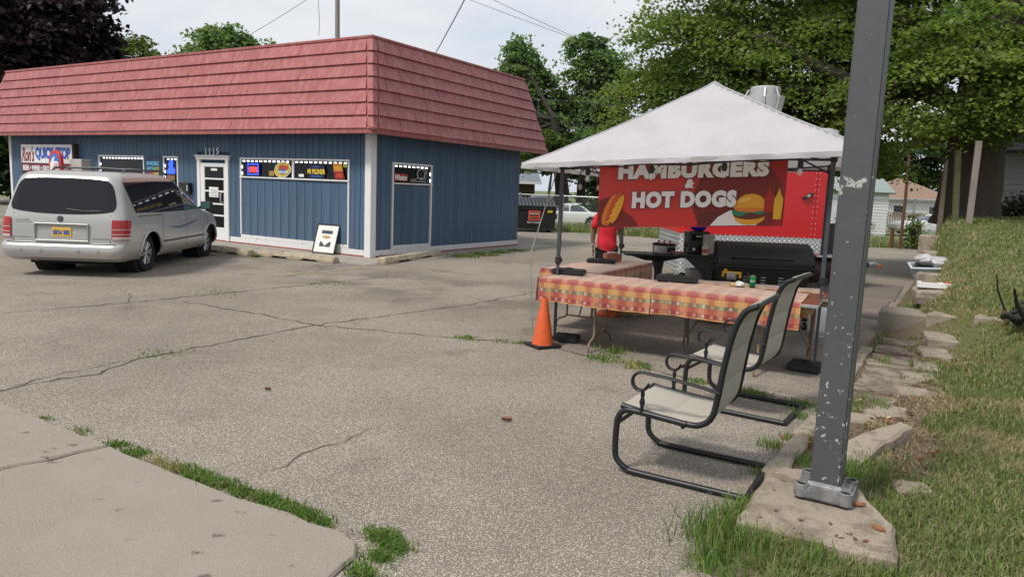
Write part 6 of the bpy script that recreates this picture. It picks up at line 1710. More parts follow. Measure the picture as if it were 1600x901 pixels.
# yellow handled dispenser
yt = thing('tape_dispenser', 'yellow framed tape dispenser with a grey roll behind the front table', 'dispenser', (2.60, 8.62, .775), ARZ)
M_yel = mat('tool_yellow', (.70, .42, .02), .45)
b = MB(); b.bx(-.11, .11, -.02, .02, .075, .10); b.bx(-.11, -.085, -.02, .02, .03, .0745); b.bx(.085, .11, -.02, .02, .03, .0745); b.bx(-.09, -.06, -.025, .025, .1005, .125); b.build('frame', M_yel, yt, bevel=.004)
b = MB(); b.lathe([(.02, -.05), (.048, -.05), (.048, .05), (.02, .05)], 18, (0, 0, .048), axis=(1, 0, 0)); b.build('roll', mat('roll_grey', (.35, .33, .30), .8), yt, smooth=40)
for k, (x, hh) in enumerate(((.17, .09), (.225, .075))):
    bt = thing('sauce_bottle', ('small dark sauce bottle just right of the yellow dispenser', 'shorter dark sauce bottle second from the yellow dispenser')[k], 'bottle', (2.60 + x, 8.62 - x * .5, .775), 0, 'sauce bottles')
    b = MB(); b.lathe([(.024, 0), (.024, hh * .6), (.010, hh * .8), (.010, hh)], 12); b.build('bottle', mat('dark_sauce', (.05, .03, .015), .25) if k == 0 else bpy.data.materials['dark_sauce'], bt, smooth=40)
    b = MB(); b.lathe([(.012, hh), (.012, hh + .02), (.001, hh + .021)], 10); b.build('cap', M_black, bt)

# traffic cone
def cone(name, label, loc, rz, h=.50):
    t = thing(name, label, 'traffic cone', loc, rz)
    b = MB(); b.bx(-.165, .165, -.165, .165, 0, .028); b.build('base', M_rubber, t, bevel=.02, seg=2)
    b = MB(); b.lathe([(.125, .028), (.118, .05), (.034, h - .01), (.030, h), (.022, h), (.024, h - .02)], 28, cap=False); b.build('body', M_orange, t, smooth=45)
    return t
cone('traffic_cone', 'orange traffic cone on a black base below the left end of the front table', (.37, 8.08, .002), .55, .55)
orb = thing('orange_disc', 'orange plastic lid lying on the asphalt under the tables', 'lid', (1.38, 10.3, .002))
b = MB(); b.lathe([(.16, 0), (.17, .03), (.12, .07), (.001, .085)], 20); b.build('lid', M_orange, orb, smooth=50)
cbx = thing('cardboard_box', 'low brown cardboard box on the ground under the back left table', 'box', (1.75, 10.55, .002), .06)
b = MB(); b.bx(-.28, .28, -.18, .18, 0, .13); b.build('carton', mat('cardboard', (.29, .19, .105), .85, var=.1, scale=8), cbx, bevel=.004)
b = MB(); b.bx(-.28, .28, -.19, -.175, .13, .20); b.v = [(x, y - .10 * (z > .15), z - .04 * (z > .15)) for x, y, z in b.v]; b.build('flap', bpy.data.materials['cardboard'], cbx)

# ------------------------------------------------------------------ side table, slow cooker
st = thing('serving_table', 'black moulded serving table with a tapered foot behind the back left table', 'table', (2.13, 10.95, 0), -.03)
b = MB(); b.prism(rrect(-.48, .48, -.26, .26, .10), (1, 0, 0), (0, 1, 0), (0, 0, 1), (0, 0, .835), .035); b.build('tabletop', M_black, st, bevel=.010, smooth=40)
b = MB(); b.add([(x, y, z) for z, k in ((.834, .40), (.76, .15)) for x, y in ((-k, -.16 if k > .3 else -.08), (k, -.16 if k > .3 else -.08), (k, .16 if k > .3 else .08), (-k, .16 if k > .3 else .08))], [(0, 1, 5, 4), (1, 2, 6, 5), (2, 3, 7, 6), (3, 0, 4, 7), (4, 5, 6, 7), (0, 3, 2, 1)]); b.build('bracket', M_black, st, bevel=.015)
b = MB(); b.tube([(.05, 0, .77), (.06, 0, .6), (.06, 0, .06)], [.10, .065, .06], 4); b.build('pedestal', M_black, st, bevel=.01)
b = MB(); b.bx(-.25, .35, -.05, .05, .002, .06); b.bx(.02, .10, -.28, .28, .004, .055); b.build('foot', M_black, st, bevel=.01)
sc_ = thing('slow_cooker', 'steel and black slow cooker with three lid knobs on the black serving table', 'slow cooker', (2.25, 10.92, .872), -.03)
b = MB(); b.prism(rrect(-.165, .165, -.10, .10, .06), (1, 0, 0), (0, 1, 0), (0, 0, 1), (0, 0, .02), .10); b.build('body', mat('brushed_steel', (.45, .45, .45), .35, .8, var=.1, streak=(.2, 1, 8), scale=20), sc_, smooth=40)
b = MB(); b.prism(rrect(-.175, .175, -.11, .11, .06), (1, 0, 0), (0, 1, 0), (0, 0, 1), (0, 0, .12), .025); b.build('rim', M_black, sc_, bevel=.006)
b = MB(); b.bx(.03, .15, -.108, -.10, .03, .10); b.build('control_panel', M_black, sc_)
b = MB(); b.prism(rrect(-.16, .16, -.095, .095, .06), (1, 0, 0), (0, 1, 0), (0, 0, 1), (0, 0, .146), .012); b.build('lid', M_glass, sc_, bevel=.004)
for x in (-.085, 0, .085): b = MB(); b.lathe([(.008, .158), (.008, .17), (.017, .18), (.014, .195), (.001, .197)], 10, (x, 0, 0)); b.build('knob', M_black, sc_, smooth=50)
for x in (-.12, .12): b = MB(); b.cyl((x, -.06, 0), (x, -.06, .02), .015, 8); b.cyl((x, .06, 0), (x, .06, .02), .015, 8); b.build('foot', M_black, sc_)

# ------------------------------------------------------------------ barrel grill
GR = thing('barrel_grill', 'big black barrel grill on swivel casters in front of the red trailer', 'grill', (3.42, 10.15, 0), 0)
M_gblack = mat('grill_black', (.013, .013, .013), .45, var=.3, scale=6, col2=(.03, .02, .015), f2=.4)
prof = [(.30 * math.cos(a), .30 * math.sin(a)) for a in [PI * i / 16 for i in range(17)]]
b = MB(); b.prism([(y, z) for y, z in prof], (0, 1, 0), (0, 0, 1), (1, 0, 0), (-.68, 0, .845), 1.36); b.build('lid', M_gblack, GR, bevel=.03, seg=2, smooth=40)
b = MB(); b.tube([(-.45, -.30, .93), (-.45, -.36, .95), (.35, -.36, .95), (.35, -.30, .93)], .013, 8); b.build('lid_handle', M_blackmetal, GR, smooth=50)
b = MB(); b.bx(-.68, .66, -.29, .29, .80, .842); b.build('rim', M_gblack, GR, bevel=.006)
b = MB(); b.add([(-.66, -.27, .80), (.64, -.27, .80), (.64, .27, .80), (-.66, .27, .80), (-.62, -.22, .46), (.60, -.22, .46), (.60, .22, .46), (-.62, .22, .46)], [(0, 1, 5, 4), (1, 2, 6, 5), (2, 3, 7, 6), (3, 0, 4, 7), (4, 5, 6, 7)]); b.build('firebox', M_gblack, GR, bevel=.01)
for x in (-.47, -.24, .0, .24):
    for z in (.60, .64, .68):
        b = MB(); b.box((x, -.255 + (.80 - z) * .14 - .012, z), (.065, .008, .012)); b.build('vent_slot', M_steel, GR)
b = MB(); b.bx(-.64, .62, -.25, .25, .30, .34); b.build('bottom_shelf', M_gblack, GR, bevel=.005)
b = MB(); b.tube([(-.72, -.30, .13), (-.10, -.30, .13)], .012, 6); b.bx(-.72, -.1, -.28, -.12, .10, .115); b.build('foot_rail', M_steel, GR)
for (x, y) in ((-.58, -.12), (.56, -.38), (-.58, .22), (.56, .22)):
    b = MB(); b.bx(x - .03, x + .03, y - .03, y + .03, .12, .46); b.build('leg', M_gblack, GR, bevel=.004)
    c = bpy.data.objects.new('caster', None); COL.objects.link(c); c.parent = GR; c.location = (x, y, 0)
    b = MB(); b.lathe([(.02, -.018), (.05, -.018), (.055, -.01), (.055, .01), (.05, .018), (.02, .018)], 16, (0, 0, .057), axis=(1, .3, 0)); b.build('tyre', M_rubber, c, smooth=40)
    b = MB(); b.lathe([(.001, .021), (.022, .021), (.022, -.021), (.001, -.021)], 12, (0, 0, .057), axis=(1, .3, 0)); b.bx(-.035, -.025, -.02, .02, .05, .12); b.bx(.025, .035, -.02, .02, .05, .12); b.bx(-.035, .035, -.03, .03, .112, .122); b.build('fork', M_alu, c)
b = MB(); b.bx(-1.18, -.69, -.24, .24, .925, .955); b.build('side_shelf', M_gblack, GR, bevel=.006)
b = MB(); b.add([(-1.1, -.2, .925), (-.69, -.2, .925), (-.69, -.17, .925), (-1.1, -.17, .925), (-.72, -.2, .6), (-.69, -.2, .6), (-.69, -.17, .6), (-.72, -.17, .6)], [(0, 1, 5, 4), (1, 2, 6, 5), (2, 3, 7, 6), (3, 0, 4, 7), (4, 5, 6, 7), (0, 3, 2, 1)]); b.build('shelf_bracket', M_gblack, GR)
b = MB(); b.cyl((.70, 0, .80), (1.02, 0, .80), .19, 20); b.build('offset_firebox', mat('burnt_brown', (.045, .022, .016), .6, var=.3), GR, smooth=40, bevel=.01)
b = MB(); b.bx(.70, 1.04, -.24, .10, .985, 1.01); b.build('steel_shelf', M_alu, GR, bevel=.004)
b = MB(); b.box((.96, -.23, .82), (.05, .03, .10)); b.build('door_latch', M_rust, GR)
# things on the grill shelf
ap_ = thing('drink_dispenser', 'tall black counter appliance on the left shelf of the barrel grill', 'dispenser', (2.56, 10.18, .958), 0)
b = MB(); b.bx(-.16, .13, -.14, .14, 0, .305); b.build('case', mat('black_gloss', (.012, .012, .013), .22), ap_, bevel=.012)
b = MB(); b.bx(-.12, .09, -.146, -.14, .18, .27); b.build('display', M_glass, ap_)
b = MB(); b.lathe([(.001, .012), (.018, .01), (.02, 0)], 12, (-.08, -.141, .06), axis=(0, -1, 0)); b.build('button', M_paper, ap_)
b = MB(); b.bx(-.06, .02, -.148, -.1465, .235, .243); b.build('mark', M_alu, ap_)
bw = thing('blue_bowl', 'shallow blue glass bowl on top of the black appliance', 'bowl', (2.56, 10.18, 1.265))
b = MB(); b.lathe([(.055, 0), (.10, .02), (.13, .075), (.126, .075), (.095, .026), (.05, .008), (.001, .008)], 24); b.build('bowl', glass_mat('blue_glass', (.03, .03, .42), .15), bw, smooth=50)
cn = thing('grey_canister', 'square grey canister on the left shelf of the barrel grill', 'canister', (2.66, 9.99, .958))
b = MB(); b.bx(-.07, .075, -.04, .06, 0, .27); b.build('body', mat('canister_grey', (.30, .29, .28), .5), cn, bevel=.008)
sb = thing('sauce_jar', 'pale squeeze bottle in front of the grey canister', 'bottle', (2.595, 9.88, .958))
b = MB(); b.lathe([(.038, 0), (.040, .01), (.040, .10), (.022, .125), (.022, .145), (.001, .147)], 16); b.build('bottle', mat('cream_plastic', (.45, .38, .30), .5), sb, smooth=40)
b = MB(); b.lathe([(.0405, .03), (.0405, .08)], 16, cap=False); b.build('label', mat('red_label', (.30, .08, .05), .6), sb)
bi = thing('grey_bin', 'grey metal bin under the left shelf of the barrel grill', 'bin', (2.62, 10.3, .002))
b = MB(); b.lathe([(.15, 0), (.17, .70), (.18, .72), (.165, .72), (.15, .69), (.14, .1)], 24, cap=False); b.lathe([(.001, .02), (.14, .02)], 24); b.build('bin', M_steel, bi, smooth=40)

# propane tank
pt = thing('propane_tank', 'white propane tank on the asphalt left of the tall grey pole', 'gas tank', (4.02, 9.35, .002))
b = MB(); b.lathe([(.11, .0), (.115, .03), (.11, .035), (.145, .06), (.155, .10), (.155, .33), (.14, .39), (.09, .43), (.03, .445), (.001, .445)], 28); b.build('tank', mat('tank_white', (.66, .66, .65), .4, var=.05, col2=(.4, .38, .34), f2=.4), pt, smooth=50)
b = MB(); b.lathe([(.10, .42), (.105, .55), (.10, .55), (.095, .42)], 24, cap=False); b.build('collar', bpy.data.materials['tank_white'], pt, smooth=40)
b = MB(); b.cyl((0, 0, .44), (0, 0, .50), .02, 8); b.lathe([(.03, .5), (.03, .52)], 10); b.build('valve', M_steel, pt)

# ------------------------------------------------------------------ patio chairs
M_cframe = mat('charcoal_frame', (.022, .023, .026), .38, .25, var=.15, scale=15)
def sling(c1, c2, k, rot):
    m = bpy.data.materials.new('woven_sling'); m.use_nodes = True
    N = NT(m.node_tree); b = m.node_tree.nodes['Principled BSDF']; o = N.coord('Object')
    a = N.noise(N.coord('Object', scale=(90, 420, 90)), 1, 2, .6); w = N.noise(N.coord('Object', scale=(420, 60, 420)), 1, 2, .6)
    c = N.mix(a * .5 + w * .5, (.30, .275, .225, 1), (.60, .565, .495, 1)); N.put(b.inputs['Base Color'], c); b.inputs['Roughness'].default_value = .8
    tr = N.node('ShaderNodeBsdfTranslucent'); N.put(tr.inputs[0], c); ms = N.node('ShaderNodeMixShader'); ms.inputs[0].default_value = .2
    out = m.node_tree.nodes['Material Output']
    m.node_tree.links.new(b.outputs[0], ms.inputs[1]); m.node_tree.links.new(tr.outputs[0], ms.inputs[2]); m.node_tree.links.new(ms.outputs[0], out.inputs[0])
    return m
M_sling = sling(0, 0, 0, 0)
def smooth_path(pts, n=6):
    P = [Vector(p) for p in pts]; P = [P[0]] + P + [P[-1]]; out = []
    for i in range(1, len(P) - 2):
        for k in range(n):
            t = k / n; a, b_, c, d = P[i - 1], P[i], P[i + 1], P[i + 2]
            out.append(.5 * ((2 * b_) + (c - a) * t + (2 * a - 5 * b_ + 4 * c - d) * t * t + (3 * b_ - a - 3 * c + d) * t ** 3))
    return out + [P[-2]]
def patio_chair(label, loc, rz):
    t = thing('patio_chair', label, 'chair', loc, rz, 'patio chairs by the front table')
    HW = .305
    back = smooth_path([(.40, .43), (.20, .405), (.0, .39), (-.10, .40), (-.165, .46), (-.19, .58), (-.21, .75), (-.24, .93), (-.27, 1.04), (-.315, 1.115), (-.375, 1.145)], 5)
    for s in (-1, 1):
        y = s * HW
        lo = [(-.40, y, .022), (.26, y, .022), (.34, y, .034), (.395, y, .07), (.42, y, .13), (.42, y, .30), (.41, y, .36), (.38, y, .40), (.32, y, .413), (.12, y, .402), (-.02, y, .392)]
        b = MB(); b.tube(smooth_path(lo, 4), .0195, 10); b.build('spring_leg', M_cframe, t, smooth=60)
        b = MB(); b.tube([(p.x, y * .955, p.y) for p in back], .019, 10); b.build('side_rail', M_cframe, t, smooth=60)
        # arm: flat strap with a rolled scroll at the front
        A = [(-.205, y, .615), (-.12, y * 1.03, .632), (.10, y * 1.06, .660), (.26, y * 1.06, .668)]
        for i in range(15):
            a = PI / 2 - i * PI * 1.45 / 14; r_ = .062 - .0012 * i; A.append((.27 + r_ * math.cos(a), y * 1.06, .606 + r_ * math.sin(a)))
        A += [(.215, y * 1.06, .585), (.19, y * 1.06, .607)]
        b = MB(); b.tube(A, .020, 8, flat=(1, .5)); b.build('arm_rest', M_cframe, t, smooth=60)
        b = MB(); b.lathe([(.011, .0), (.016, .02), (.011, .045), (.019, .075), (.011, .10), (.014, .125), (.010, .15)], 10, (.26, y * 1.02, .405)); b.build('arm_post', M_cframe, t, smooth=60)
        b = MB(); b.lathe([(.001, -.022), (.021, -.022), (.021, .006), (.001, .006)], 10, (-.40, y, .022), axis=(0, s, 0)); b.build('end_cap', M_rubber, t)
        for x in (.28, -.2): b = MB(); b.cyl((x, y, .0), (x, y, .012), .02, 8); b.build('glide', M_rubber, t)
    b = MB(); b.tube([(-.40, -HW, .022), (-.40, HW, .022)], .0195, 10); b.build('rear_stretcher', M_cframe, t, smooth=60)
    b = MB(); b.tube([(.418, -HW, .315), (.418, HW, .315)], .0135, 8); b.build('front_stretcher', M_cframe, t, smooth=60)
    b = MB(); b.tube([(.0, -HW, .372), (.0, HW, .372)], .013, 8); b.build('seat_stretcher', M_cframe, t, smooth=60)
    top = back[-1]; b = MB(); b.tube([(top.x, -HW * .955, top.y), (top.x, HW * .955, top.y)], .015, 8); b.build('top_rail', M_cframe, t, smooth=60)
    # padded sling, seat then back
    def fabric(i0, i1, name, sag, pads, cap=False):
        pts = back[i0:i1]; L = [0]
        for i in range(1, len(pts)): L.append(L[-1] + (pts[i] - pts[i - 1]).length)
        def at(u):
            s = u * L[-1]; k = max(0, min(len(pts) - 2, int(np.searchsorted(L, s) - 1))); f = (s - L[k]) / max(1e-6, L[k + 1] - L[k]); return pts[k].lerp(pts[k + 1], f), (pts[k + 1] - pts[k]).normalized()
        bb = MB(); nu, nv = 48, 16
        for sd in (1, -1):
            def fn(u, v):
                p, tg_ = at(u); nrm = Vector((-tg_.y, tg_.x)); e = 1 - (2 * v - 1) ** 8
                q = abs(math.sin(PI * u * pads)) ** .55
                d = -sag * (1 - (2 * v - 1) ** 2) * math.sin(PI * min(1, u * 1.0)) + sd * (.003 + .013 * q * e)
                p = p - nrm * -d
                return Vector((p.x, (2 * v - 1) * HW * .93, p.y))
            bb.grid(fn, nu, nv)
        return bb.build(name, M_sling, t, smooth=80)
    fabric(0, 21, 'seat', .010, 2)
    fabric(20, len(back), 'backrest', .012, 4)
    b = MB(); tp = back[-3:]
    b.grid(lambda u, v: Vector((back[-4].x + (top.x - back[-4].x) * u - .0, (2 * v - 1) * HW * .72, back[-4].y + (top.y - back[-4].y) * u + .024)), 4, 8)
    b.build('head_band', M_sling, t, solid=.008)
    return t
patio_chair('nearest beige sling patio chair beside the grey pole', (1.21, 4.50, .0), math.radians(150))
patio_chair('second beige sling patio chair drawn up closer to the front table', (2.00, 5.98, .0), math.radians(146))

# ------------------------------------------------------------------ grey pole and its base
PL = thing('square_pole', 'tall square grey painted steel pole with chipped paint on a bolted base', 'pole', (1.80, 3.90, .115), math.radians(-31.7))
def chipped():
    m = bpy.data.materials.new('chipped_grey_paint'); m.use_nodes = True
    N = NT(m.node_tree); b = m.node_tree.nodes['Principled BSDF']; o = N.coord('Object')
    x, y, z = N.sep(o)
    n1 = N.noise(o, 32, 6, .62); n2 = N.noise(o, 5.5, 3, .6); n3 = N.noise(o, 9, 5, .7)
    dens = N.ramp(z, 1.7, .15) * .085
    chip = N.ramp(n1 + (n2 - .5) * .22 + dens, .705, .715)
    patch = N.ramp(n3 + (N.noise(o, 45, 4, .7) - .5) * .5 - (N.math('ABSOLUTE', z - 1.73 - x * .4) * 3.0) , .52, .54)
    m2 = N.math('MAXIMUM', chip, patch * N.ramp(N.math('ABSOLUTE', z - 1.73), .10, .05))
    base = N.mix(N.noise(o, 8, 5, .6), (.058, .060, .067, 1), (.088, .090, .099, 1))
    under = N.mix(N.noise(o, 60, 3), (.34, .34, .33, 1), (.50, .49, .46, 1))
    N.put(b.inputs['Base Color'], N.mix(m2, base, under)); N.put(b.inputs['Roughness'], .5 + m2 * .3)
    bn = N.node('ShaderNodeBump'); bn.inputs['Strength'].default_value = .35; bn.inputs['Distance'].default_value = .003
    N.put(bn.inputs['Height'], N.noise(o, 110, 3) * .6 - m2); m.node_tree.links.new(bn.outputs[0], b.inputs['Normal'])
    return m
M_chip = chipped()
b = MB(); b.bx(-.0785, .0785, -.0785, .0785, .075, 6.5); b.build('shaft', M_chip, PL, bevel=.010, seg=2)
M_cast = mat('weathered_cast_steel', (.17, .17, .175), .6, .3, var=.25, scale=14, col2=(.34, .33, .32), f2=.5, s2=10, bump=.3, bscale=50)
b = MB(); b.bx(-.145, .145, -.145, .145, .012, .080); b.build('base_plate', M_cast, PL, bevel=.014, seg=2)
b = MB(); b.add([(-.095, -.095, .0802), (.095, -.095, .0802), (.095, .095, .0802), (-.095, .095, .0802), (-.081, -.081, .10), (.081, -.081, .10), (.081, .081, .10), (-.081, .081, .10)], [(0, 1, 5, 4), (1, 2, 6, 5), (2, 3, 7, 6), (3, 0, 4, 7)]); b.build('weld_collar', M_cast, PL)
for x in (-.112, .112):
    for y in (-.112, .112):
        b = MB(); b.lathe([(.038, .02), (.038, .086), (.035, .089), (.028, .089), (.026, .081), (.001, .081)], 20, (x, y, 0), cap=False); b.build('bolt_socket', M_cast, PL, smooth=40)
        b = MB(); b.lathe([(.0255, .0818), (.001, .0819)], 16, (x, y, 0)); b.build('bolt_hole', M_under, PL)
        b = MB(); b.cyl((x * .8, y * .8, -.02), (x * .8, y * .8, .013), .012, 8); b.build('anchor_bolt', M_rust, PL)

# ------------------------------------------------------------------ broken concrete, stones, litter
def chunk(name, label, pts, z0, z1, m=M_stone, cat='concrete slab', group='broken concrete pieces along the lawn', rough=.02, tilt=(0, 0), bevel=.02, seed=0):
    rg = random.Random(seed); c = Vector((sum(p[0] for p in pts) / len(pts), sum(p[1] for p in pts) / len(pts)))
    P = []
    n = len(pts)
    for i in range(n):
        a, e = Vector(pts[i]), Vector(pts[(i + 1) % n]); k = max(1, int((e - a).length / .09))
        for j in range(k):
            p = a.lerp(e, j / k)
            if j: p += Vector((rg.uniform(-1, 1), rg.uniform(-1, 1))) * rough
            P.append(p - c)
    bm = bmesh.new(); top = []; bot = []
    for p in P:
        zt = z1 - z0 + tilt[0] * p.x + tilt[1] * p.y + rg.uniform(-.004, .004); top.append(bm.verts.new((p.x, p.y, zt)))
        q = p * rg.uniform(.93, 1.0); bot.append(bm.verts.new((q.x, q.y, 0)))
    n = len(P); bm.faces.new(top); bm.faces.new(bot[::-1])
    mid = [bm.verts.new((p.x * rg.uniform(.97, 1.03), p.y * rg.uniform(.97, 1.03), t.co.z * rg.uniform(.4, .65))) for p, t in zip(P, top)]
    for i in range(n):
        j = (i + 1) % n
        bm.faces.new((bot[i], bot[j], mid[j], mid[i])); bm.faces.new((mid[i], mid[j], top[j], top[i]))
    bmesh.ops.recalc_face_normals(bm, faces=bm.faces)
    es = [e for e in bm.edges if e.calc_face_angle(0) > .6 and all(v in top for v in e.verts)]
    bmesh.ops.bevel(bm, geom=es, offset=bevel, segments=1, affect='EDGES', clamp_overlap=True)
    me = bpy.data.meshes.new(name); bm.to_mesh(me); bm.free(); me.materials.append(m)
    o = link_mesh(name, me); o.location = (c.x, c.y, z0)
    return tag(o, label, cat, group)
M_slabc = mat('pole_slab_concrete', (.31, .262, .205), .92, var=.16, scale=8, bump=.7, bscale=70, col2=(.17, .135, .10), f2=.75, s2=5, speck=.7)
chunk('concrete_footing', 'wide pale concrete slab that the grey pole is bolted to', [(1.20, 3.56), (1.62, 4.31), (1.95, 4.32), (2.06, 4.10), (2.02, 3.56), (1.84, 3.20), (1.62, 3.32)], -.08, .115, M_slabc, seed=1, rough=.012)
spec = [
    ('long tilted slab of broken concrete behind the base of the pole', [(2.14, 4.66), (2.30, 4.58), (2.62, 4.88), (2.95, 5.12), (2.90, 5.24), (2.55, 5.06), (2.2, 4.82)], -.02, .11, (.09, .07)),
    ('small rough concrete lump in the grass right of the pole slab', [(2.36, 4.18), (2.55, 4.12), (2.60, 4.3), (2.42, 4.36)], -.02, .06, (0, 0)),
    ('flat concrete slab beside the heap of dry leaves', [(2.92, 5.78), (3.25, 5.72), (3.40, 5.98), (3.12, 6.12)], -.02, .05, (0, 0)),
    ('small pale concrete lump with grass around it near the kerb', [(2.66, 5.55), (2.92, 5.52), (2.98, 5.72), (2.74, 5.82)], -.02, .055, (0, 0)),
    ('squarish stepping slab at the edge of the lawn nearest the dry patch', [(3.58, 6.42), (3.86, 6.40), (3.92, 6.66), (3.64, 6.76)], -.02, .055, (0, 0)),
    ('stepping slab just beyond the squarish one on the lawn edge', [(3.88, 6.98), (4.18, 6.95), (4.3, 7.25), (4.02, 7.36)], -.02, .06, (0, 0)),
    ('narrow stepping slab in the middle of the row on the lawn edge', [(4.24, 7.45), (4.50, 7.40), (4.66, 7.8), (4.44, 7.92)], -.02, .065, (0, 0)),
    ('cracked stepping slab below the step block', [(4.62, 8.02), (4.95, 7.95), (5.12, 8.42), (4.86, 8.56)], -.02, .09, (0, 0)),
    ('upper stepping slab right beside the step block', [(5.02, 8.62), (5.32, 8.5), (5.52, 9.0), (5.26, 9.2)], .0, .17, (0, 0)),
    ('flat slab set in the grass right of the step block', [(5.38, 9.35), (5.68, 9.1), (5.95, 9.3), (5.72, 9.72)], .1, .36, (0, 0)),
    ('flat pale slab by itself in the grass in front of the branch pile', [(5.66, 8.82), (6.05, 8.5), (6.35, 8.75), (5.95, 9.15)], .2, .435, (.02, 0)),
    ('thick broken slab overhanging the dirt below the white tray', [(5.72, 10.25), (6.05, 10.02), (6.42, 10.22), (6.35, 10.75), (5.98, 10.85)], .36, .56, (.06, 0)),
    ('rubble piece poking out of the bank below the plastic tote', [(6.55, 11.8), (6.85, 11.5), (7.0, 11.8), (6.75, 12.1)], .3, .66, (0, 0)),
    ('rubble slab in the bank behind the plastic tote', [(7.3, 13.0), (7.7, 12.7), (7.95, 13.1), (7.55, 13.5)], .6, .93, (0, 0)),
    ('highest rubble slab in the bank below the wooden stakes', [(7.9, 14.3), (8.3, 13.9), (8.6, 14.3), (8.2, 14.8)], .8, 1.16, (0, 0)),
]
for i, (lab, pts, z0, z1, tl) in enumerate(spec):
    chunk('concrete_slab' if 'rubble' not in lab else 'rubble_block', lab, pts, z0, z1, tilt=tl, seed=10 + i)
chunk('concrete_step', 'dark fronted concrete block forming a step up to the lawn', [(5.02, 9.86), (5.52, 9.52), (5.84, 10.02), (5.32, 10.36)], -.05, .30, mat('step_concrete', (.23, .20, .165), .9, var=.25, scale=6, bump=.6, bscale=60), seed=40, rough=.01)
rg = random.Random(9)
M_leafd = mat('dry_leaf', (.22, .085, .035), .8, var=.4, scale=25)
M_leafd2 = mat('pale_dry_leaf', (.42, .30, .18), .8, var=.3, scale=25)
spots = [(1.86, 4.62), (2.0, 4.86), (1.95, 4.78), (2.15, 5.0), (1.72, 4.5), (2.32, 5.35), (3.0, 5.55), (3.12, 5.58), (3.05, 5.66), (2.62, 5.05), (2.75, 5.4), (2.9, 5.62), (2.2, 4.9), (3.3, 5.8), (2.05, 5.2), (1.90, 3.50), (1.66, 3.40), (1.93, 3.78), (2.8, 4.75), (2.95, 4.85), (1.95, 4.98), (3.55, 6.2), (4.05, 6.9), (2.42, 5.6), (3.02, 6.1)]
for i, (x, y) in enumerate(spots):
    L = rg.uniform(.045, .08); W_ = L * rg.uniform(.55, .75); b = MB()
    cu = rg.uniform(.0, .16)
    b.grid(lambda u, v: Vector(((u - .5) * L, (v - .5) * 2 * W_ * .5 * math.sin(PI * min(.97, max(.03, u))) ** .7, L * cu * ((2 * v - 1) ** 2 + (u - .5) ** 2 * 2))), 6, 4)
    o = b.build('dry_leaf', M_leafd if i % 4 else M_leafd2, smooth=80)
    zz = tz(x, y) + .008
    if inpoly(np.array([[x, y]]), POLE_SLAB)[0]: zz = .122
    elif .851 * x - .525 * y + .9 > 0: zz += .02
    o.location = (x, y, zz); o.rotation_euler = (rg.uniform(-.3, .3), rg.uniform(-.3, .3), rg.uniform(0, 6.28))
    tag(o, 'curled brown dry leaf lying near the foot of the grey pole or among the stones', 'leaf', 'dry leaves round the pole and the stones')
for i, (x, y, s) in enumerate(((.0, 5.35, .075), (-2.0, 5.9, .05))):
    b = MB(); b.grid(lambda u, v: Vector(((u - .5) * s, (v - .5) * s * .6 * math.sin(PI * min(.97, max(.03, u))) ** .6, .02 * ((2 * v - 1) ** 2) + .004)), 6, 4)
    o = b.build('dry_leaf', M_leafd, smooth=80); o.location = (x, y, .004); tag(o, ('lone dark brown leaf on the open asphalt in front of the tables', 'small reddish leaf on the open asphalt left of the middle')[i], 'leaf')

# plastic tote and white tray on the bank
tb_ = thing('plastic_tote', 'grey plastic tote lying on the bank with a clear bag over it', 'tote', (7.0, 12.1, tz(7.0, 12.1) - .03), math.radians(-22))
tb_.rotation_euler = (.10, -.05, math.radians(-22))
M_tote = mat('tote_grey', (.34, .38, .40), .45, var=.1)
b = MB(); b.add([(-.30, -.19, 0), (.30, -.19, 0), (.30, .19, 0), (-.30, .19, 0), (-.34, -.23, .17), (.34, -.23, .17), (.34, .23, .17), (-.34, .23, .17)], [(0, 3, 2, 1), (0, 1, 5, 4), (1, 2, 6, 5), (2, 3, 7, 6), (3, 0, 4, 7)])
b.build('tub', M_tote, tb_, bevel=.01, solid=-.006)
b = MB()
for x0, x1, y0_, y1_ in ((-.37, .37, -.26, -.22), (-.37, .37, .22, .26), (-.37, -.33, -.22, .22), (.33, .37, -.22, .22)): b.bx(x0, x1, y0_, y1_, .155, .185)
b.build('rim', mat('tote_rim', (.45, .52, .56), .45), tb_, bevel=.008)
b = MB(); b.bx(-.30, .30, -.20, .20, .12, .135); b.build('contents', M_black, tb_)
bag = thing('plastic_bag', 'crumpled clear white plastic bag bulging out of the grey tote', 'bag', (7.08, 12.18, tz(7.0, 12.1) + .17), math.radians(-22))
bm = bmesh.new(); bmesh.ops.create_icosphere(bm, subdivisions=4, radius=1)
for v in bm.verts:
    n_ = math.sin(v.co.x * 7 + v.co.y * 4) * .05 + math.sin(v.co.y * 13 + v.co.z * 9) * .04 + math.sin(v.co.x * 17 - v.co.z * 11) * .03
    v.co *= 1 + n_; v.co = Vector((v.co.x * .34 - .02 * v.co.z, v.co.y * .20, max(-.05, v.co.z * .12 + (.05 if v.co.x < -.3 else 0))))
me = bpy.data.meshes.new('bag'); bm.to_mesh(me); bm.free(); me.materials.append(mat('bag_plastic', (.42, .41, .42), .3, var=.06)); me.polygons.foreach_set('use_smooth', [True] * len(me.polygons)); link_mesh('bag', me, bag)
wt = thing('white_tray', 'white plastic tray with a red tag lying on the thick broken slab', 'tray', (6.12, 10.42, .575), math.radians(-25))
b = MB(); b.bx(-.26, .24, -.08, .08, 0, .012); b.bx(-.26, .24, -.09, -.078, .0, .075); b.bx(-.26, .24, .078, .09, .0, .075); b.bx(-.272, -.26, -.09, .09, .0, .075); b.bx(.24, .252, -.09, .09, .0, .075); b.build('tray', M_white, wt, bevel=.003)
